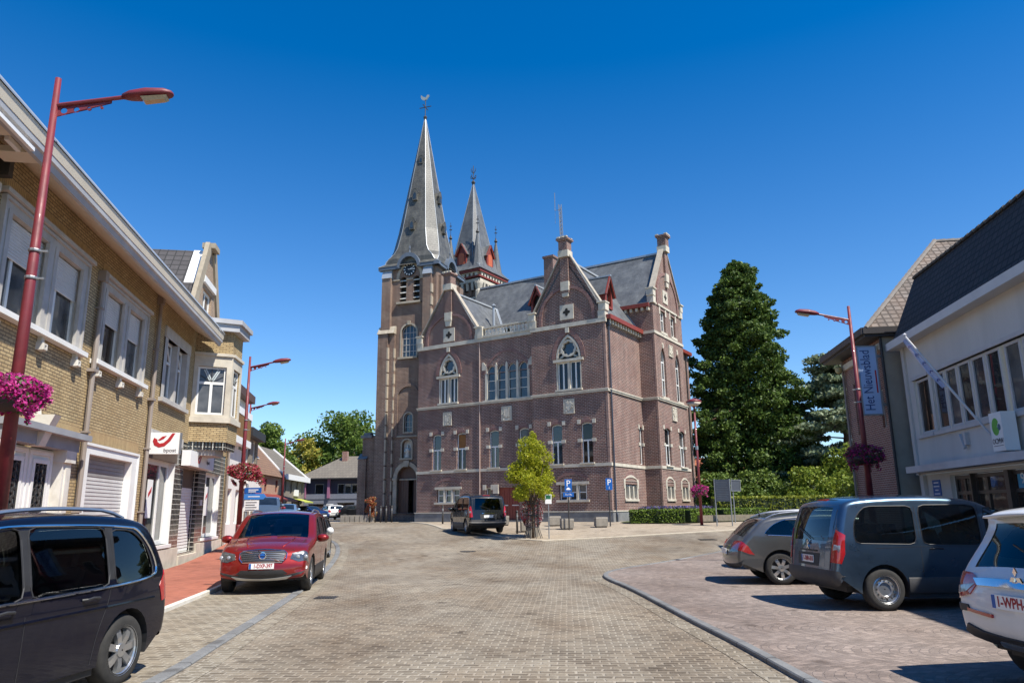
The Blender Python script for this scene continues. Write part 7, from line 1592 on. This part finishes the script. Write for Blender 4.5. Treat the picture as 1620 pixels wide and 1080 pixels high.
# ------------------------------------------------------------------ planting
BARK = pm('bark', (.12, .085, .06), (.07, .05, .036), 9, .9, bmp=.6, bscale=25)
RBARK = pm('red_bark', (.17, .09, .06), (.1, .055, .038), 9, .9, bmp=.6, bscale=25)
def tree(name, label, x, y, z, trunk, crown_parts, mats, group=None, cat='tree', limbs=(), bark=BARK):
    t = thing(name, label, cat, (x, y, z), 0, group); m = MB(bark); m.smooth = True
    m.tube([Vector(p) for p in trunk[0]], trunk[1], 8, r1=trunk[2]); o = m.build('trunk', t)
    if limbs:
        m = MB(bark); m.smooth = True
        for pts, r0, r1 in limbs: m.tube(pts, r0, 6, r1=r1)
        m.build('limbs', o)
    leaf_mesh('crown', mats, crown_parts, t); return t
# street tree with its iron guard and flower tower
YG = leafmat('yellow_green_leaves', [(.3, .34, .016), (.42, .44, .03), (.52, .5, .045), (.2, .25, .016), (.36, .37, .028)], .5)
cl = []
for k in range(26):
    a = rnd.uniform(0, 6.28); h = rnd.uniform(0, 1); rr = (1.3-.3*abs(h-.3))*(1-h*.55)*rnd.uniform(.45, .95); cl.append(blob((rr*math.cos(a), rr*math.sin(a), 1.75+h*2.35), (.42, .42, .34), 480, .3))
cl.append(blob((.05, 0, 4.3), (.2, .2, .42), 420, .2)); cl.append(blob((.75, -.2, 3.45), (.3, .3, .35), 220, .2)); cl.append(blob((-.15, 0, 2.7), (.9, .9, .9), 1200, .5))
lim = [([(0, 0, 1.3), (.4*math.cos(a), .4*math.sin(a), 2.2), (.75*math.cos(a), .75*math.sin(a), 3.0)], .035, .012) for a in (.3, 1.6, 2.9, 4.3, 5.4)]
tree('street_tree', 'small yellow green street tree in an iron guard before the town hall', .82, 33.4, .42, ([(0, 0, -.05), (.02, 0, .8), (0, .02, 1.8), (0, 0, 3.9)], .065, .02), [(np.concatenate(cl), .088, 0, .15)], [YG], limbs=lim)
t = thing('tree_guard', 'dark iron tree guard round the street tree trunk', 'tree guard', (.82, 33.4, .42)); m = MB(IRON)
for k in range(10):
    a = k*.628; c_, s_ = math.cos(a), math.sin(a); m.tube([(.42*c_, .42*s_, 0), (.27*c_, .27*s_, .45), (.25*c_, .25*s_, 1.5), (.36*c_, .36*s_, 1.75)], .015, 5)
for z in (.5, 1.0, 1.5):
    for k in range(16): a, b_ = k*.3927, (k+1)*.3927; m.bar((.26*math.cos(a), .26*math.sin(a), z), (.26*math.cos(b_), .26*math.sin(b_), z), .03, .04)
m.build('guard_bars', t)
t = thing('flower_tower', 'tall planter of white and red flowers just behind the street tree', 'planter', (.8, 34.15, .49)); m = MB(CONCRETE); m.box(-.28, .28, -.28, .28, 0, .42); m.build('planter_block', t)
P_ = blob((0, 0, 1.02), (.48, .48, .72), 2400, .88); k = 2000; leaf_mesh('leaves', [GRN], [(P_[k:], .1, 0, .2)], t); leaf_mesh('flowers', [leafmat('white_petals', [(.78, .74, .7), (.72, .58, .56)], .3), leafmat('red_petals', [(.55, .05, .06), (.6, .16, .18)], .3)], [(P_[:k//2]*np.array([1.04, 1.04, 1.0]), .085, 0, .1), (P_[k//2:k]*np.array([1.04, 1.04, 1.0]), .085, 1, .1)], t)
# giant sequoia
SQ = leafmat('sequoia_needles', [(.042, .082, .016), (.07, .12, .021), (.105, .165, .028), (.14, .205, .036), (.026, .052, .012)], .22)
def conifer_profile(h): return np.interp(h, [0, .08, .2, .35, .5, .65, .8, .9, .97, 1], [4.2, 4.9, 5.1, 4.8, 4.3, 3.6, 2.75, 2.0, 1.05, .2])
SH = 20.4; parts = []; limbs = []
for k in range(70):
    h = (k+.5)/70; rm = float(conifer_profile(h))*.8; parts.append(blob((max(0, .5-h)*1.0, 0, h*SH), (rm, rm, .4), int(80+520*rm*rm/8), .5))
for k in range(760):
    h = rnd.uniform(.02, .985)**.92; a = rnd.uniform(0, 6.283); rmax = conifer_profile(h)*(1+.16*math.sin(a*3+h*9)+rnd.uniform(-.16, .12)); r_ = rmax*rnd.uniform(.55, 1.0)
    z = h*SH; c_ = np.array([r_*math.cos(a)+max(0, .5-h)*1.2, r_*math.sin(a), z-.12*r_]); s_ = (.46+.42*(1-h))*rnd.uniform(.65, 1.2)
    parts.append(blob(c_, (s_, s_, s_*.6), int(190*s_+50), .3))
    if k % 4 == 0: limbs.append(([(0, 0, z), (c_[0]*.5, c_[1]*.5, z+.15), tuple(c_)], .07*(1.2-h), .02))
q = 1.0
tree('giant_sequoia', 'huge dark green conical sequoia standing right of the town hall', 18.4, 58, .9, ([(0, 0, -.1), (0, 0, 1.2), (.1, 0, 8), (0, 0, 15), (0, 0, 20)], .75, .06), [(np.concatenate(parts), .23, 0, .1)], [SQ], limbs=limbs, bark=RBARK)
# cedar
CD = leafmat('cedar_needles', [(.19, .245, .14), (.25, .3, .18), (.13, .18, .1), (.3, .34, .22)], .3)
parts = []; limbs = []
for lv in range(15):
    z = 1.2+lv*.74; rr = np.interp(lv, [0, 4, 9, 14], [5.0, 5.2, 4.0, 1.6])
    for k in range(16):
        a = rnd.uniform(0, 6.28); r_ = rr*rnd.uniform(.35, 1.0); c_ = (r_*math.cos(a), r_*math.sin(a), z-.06*r_*r_*.3+rnd.uniform(-.3, .3)); parts.append(blob(c_, (1.1, 1.1, .3), 260, .1))
        if k % 3 == 0: limbs.append(([(0, 0, z), (c_[0]*.6, c_[1]*.6, z+.2), c_], .06, .02))
tree('cedar', 'grey green cedar with flat layered branches between the sequoia and the corner house', 24.6, 55, .9, ([(0, 0, -.1), (.1, 0, 6), (0, 0, 12)], .4, .05), [(np.concatenate(parts), .3, 0, .15)], [CD], limbs=limbs)
# shrubs and hedges beneath them
SHR = [leafmat('shrub_dark', [(.06, .1, .018), (.1, .155, .026), (.145, .2, .034)], .25), leafmat('shrub_light', [(.14, .2, .024), (.2, .26, .03), (.09, .14, .02), (.26, .3, .04)], .35)]
for lab, x, y, r_, h, mt in (('dark rounded shrub under the sequoia, nearest the town hall', 13.2, 49, 1.5, 3.0, 0), ('broad dark shrub below the sequoia trunk', 16.2, 50, 1.9, 3.6, 0), ('bright green shrub right of the sequoia trunk', 18.8, 49, 1.7, 3.2, 1), ('yellow green shrub under the cedar', 21.2, 48.5, 1.9, 3.3, 1), ('light green shrub beside the corner house', 17.6, 37.5, 1.5, 2.9, 1), ('tall bright green bush leaning against the cedar', 22.4, 51, 2.1, 4.6, 1)):
    parts = []
    for k in range(16): a = rnd.uniform(0, 6.28); q = r_*rnd.uniform(.1, .85); hh = rnd.uniform(.15, .9); parts.append(blob((q*math.cos(a)*(1-hh*.35), q*math.sin(a)*(1-hh*.35), h*hh), (r_*.42, r_*.42, h*.2), 330, .45))
    tree('shrub', lab, x, y, .85, ([(0, 0, -.1), (.05, 0, h*.4), (0, .1, h*.7)], .09, .03), [(np.concatenate(parts), .2, 0, .25)], [SHR[mt]], 'shrubs under the big conifers', 'shrub')
def hedge(label, pts, w_, h, mat, z0, n=700, sz=.1, nm='hedge', cat='hedge', core=True):
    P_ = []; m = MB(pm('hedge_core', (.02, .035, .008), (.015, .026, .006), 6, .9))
    for a, b_ in zip(pts[:-1], pts[1:]):
        a, b_ = Vector(a), Vector(b_); d = (b_-a); L_ = d.length; u = d/L_; nn = Vector((u.y, -u.x)); N_ = int(n*L_)
        s_ = NR.uniform(0, L_, N_); k = NR.integers(0, 3, N_); t_ = NR.uniform(-.5, .5, N_); hz = NR.uniform(0, 1, N_)
        off = np.where(k == 0, t_*w_, np.where(k == 1, .5*w_, -.5*w_))*NR.uniform(.94, 1.06, N_); z = np.where(k == 0, h, hz*h)*NR.uniform(.96, 1.05, N_)
        P_.append(np.stack([a.x+u.x*s_+nn.x*off, a.y+u.y*s_+nn.y*off, z0+z], 1))
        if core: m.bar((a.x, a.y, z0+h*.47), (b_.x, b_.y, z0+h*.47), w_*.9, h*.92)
    t = thing(nm, label, cat, (0, 0, 0)); leaf_mesh('foliage', [mat], [(np.concatenate(P_), sz, 0, .15)], t)
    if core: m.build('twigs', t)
    return t
HED = leafmat('box_hedge', [(.11, .18, .022), (.15, .23, .03), (.08, .13, .018), (.19, .27, .038)], .3)
hedge('clipped low green hedge along the right side of the town hall', [(6.35, 41.9), (9.3, 41.5), (11.3, 43.6)], .8, .68, HED, .88)
hedge('clipped low green hedge behind the information board', [(11.9, 44.2), (15.5, 46.5)], .8, .68, HED, .9)
hedge('yellow green hedge in front of the dark shrubs', [(12.2, 46.6), (20.5, 46.2)], 1.0, 1.35, leafmat('privet', [(.16, .2, .02), (.24, .27, .03), (.1, .14, .018), (.3, .31, .04)], .3), .9, 420, .13)
hedge('bed of violet lavender between the hedge and the town hall wall', [(7.2, 43.0), (9.6, 43.4), (11.5, 45.2)], 1.0, .84, leafmat('lavender', [(.13, .1, .28), (.2, .16, .36), (.06, .1, .03), (.1, .08, .22)], .2), .88, 420, .1, 'lavender_bed', 'flower bed')
m = MB(pm('buff_stone_wall', (.22, .185, .135), (.14, .118, .088), 6, .9, bmp=.4, bscale=20))
for a, b_ in (((10.1, 41.6), (11.6, 42.8)), ((11.6, 42.8), (17, 46.0))): m.bar((*a, 1.0), (*b_, 1.0), .25, .5)
tag(m.build('garden_wall'), 'low buff stone wall under the hedge right of the town hall', 'wall')
m = MB(FAR_GRND); m.add([(5.9, 42.5, .92), (9.4, 41.2, .92), (30, 50, .95), (40, 70, .95), (10, 70, .95), (8, 50, .95)], [(0, 1, 2, 3, 4, 5)]); tag(m.build('lawn'), kind='structure')
t = thing('red_roofed_house', 'house with an orange red tiled roof glimpsed behind the sequoia', 'house', (17.5, 72, .9), R(-20)); m = MB(RED_BRICK); m.box(-5, 5, -3, 3, -.3, 2.6); m.build('wall', t); m = MB(brick('orange_tile', (.4, .13, .06), (.32, .1, .045), (.15, .05, .03), .3, .25, .02, off=0)); m.add([(-5.3, -3.4, 2.5), (5.3, -3.4, 2.5), (5.3, 0, 5.4), (-5.3, 0, 5.4), (-5.3, 3.4, 2.5), (5.3, 3.4, 2.5)], [(0, 1, 2, 3), (3, 2, 5, 4)]); m.build('roof', t); window(t, Fr((0, -3, 0), (1, 0, 0), (0, -1, 0)), rect(-3, -1.8, .8, 2.1), .1, .07)
# reddish shrub by the church
t = tree('red_shrub', 'small red leaved shrub beside the church buttress', -10.35, 54.6, .95, ([(0, 0, 0), (.02, 0, 1.6)], .04, .02), [(np.concatenate([blob((rnd.uniform(-.22, .22), rnd.uniform(-.22, .22), .5+k*.14), (.32, .32, .2), 150, .3) for k in range(9)]), .11, 0, .2)], [leafmat('photinia', [(.35, .05, .03), (.42, .14, .06), (.1, .13, .03), (.28, .03, .025), (.45, .25, .12)], .3)], cat='shrub')
# far trees over the roofs
FT = leafmat('far_tree_green', [(.09, .15, .028), (.13, .2, .034), (.18, .25, .045), (.06, .1, .02)], .35)
def broadleaf(label, x, y, h, r_, mat, n=26, dens=260, sz=.42, seed=0, z=.9, name='far_tree', grp='trees beyond the roofs'):
    rr = random.Random(seed); parts = []; limbs = []
    for k in range(n):
        a = rr.uniform(0, 6.28); q = r_*rr.uniform(.15, .85); hh = rr.uniform(.38, .95); q *= math.sqrt(max(.1, 1-((hh-.6)/.42)**2)); c_ = (q*math.cos(a), q*math.sin(a), h*hh); s_ = r_*rr.uniform(.26, .4); parts.append(blob(c_, (s_, s_, s_*.75), dens, .4))
        if k % 2: limbs.append(([(0, 0, h*.3), (c_[0]*.5, c_[1]*.5, h*(.3+hh)/2), c_], .13*h/15, .03))
    return tree(name, label, x, y, z, ([(0, 0, -.2), (.1, 0, h*.4), (0, 0, h*.7)], h*.022, h*.006), [(np.concatenate(parts), sz, 0, .2)], [mat], grp, limbs=limbs)
broadleaf('big spreading green tree behind the dark house', -25.0, 108, 14.6, 7.0, FT, 40, 300, .45, 1)
broadleaf('yellowing tree left of the big tree behind the dark house', -29.3, 105, 11.0, 3.2, leafmat('yellowing', [(.42, .36, .06), (.3, .3, .05), (.2, .22, .035), (.5, .42, .1)], .35), 20, 260, .4, 2)
broadleaf('green tree at the left end behind the grey roof', -34.5, 108, 9.2, 3.0, FT, 18, 260, .4, 8)
broadleaf('tree rising behind the brown tiled roof', -30.5, 92, 11.6, 3.8, FT, 24, 260, .4, 3)
broadleaf('tree half hidden by the church wall behind the dark house', -20.8, 100, 10.5, 3.4, FT, 20, 260, .4, 4)
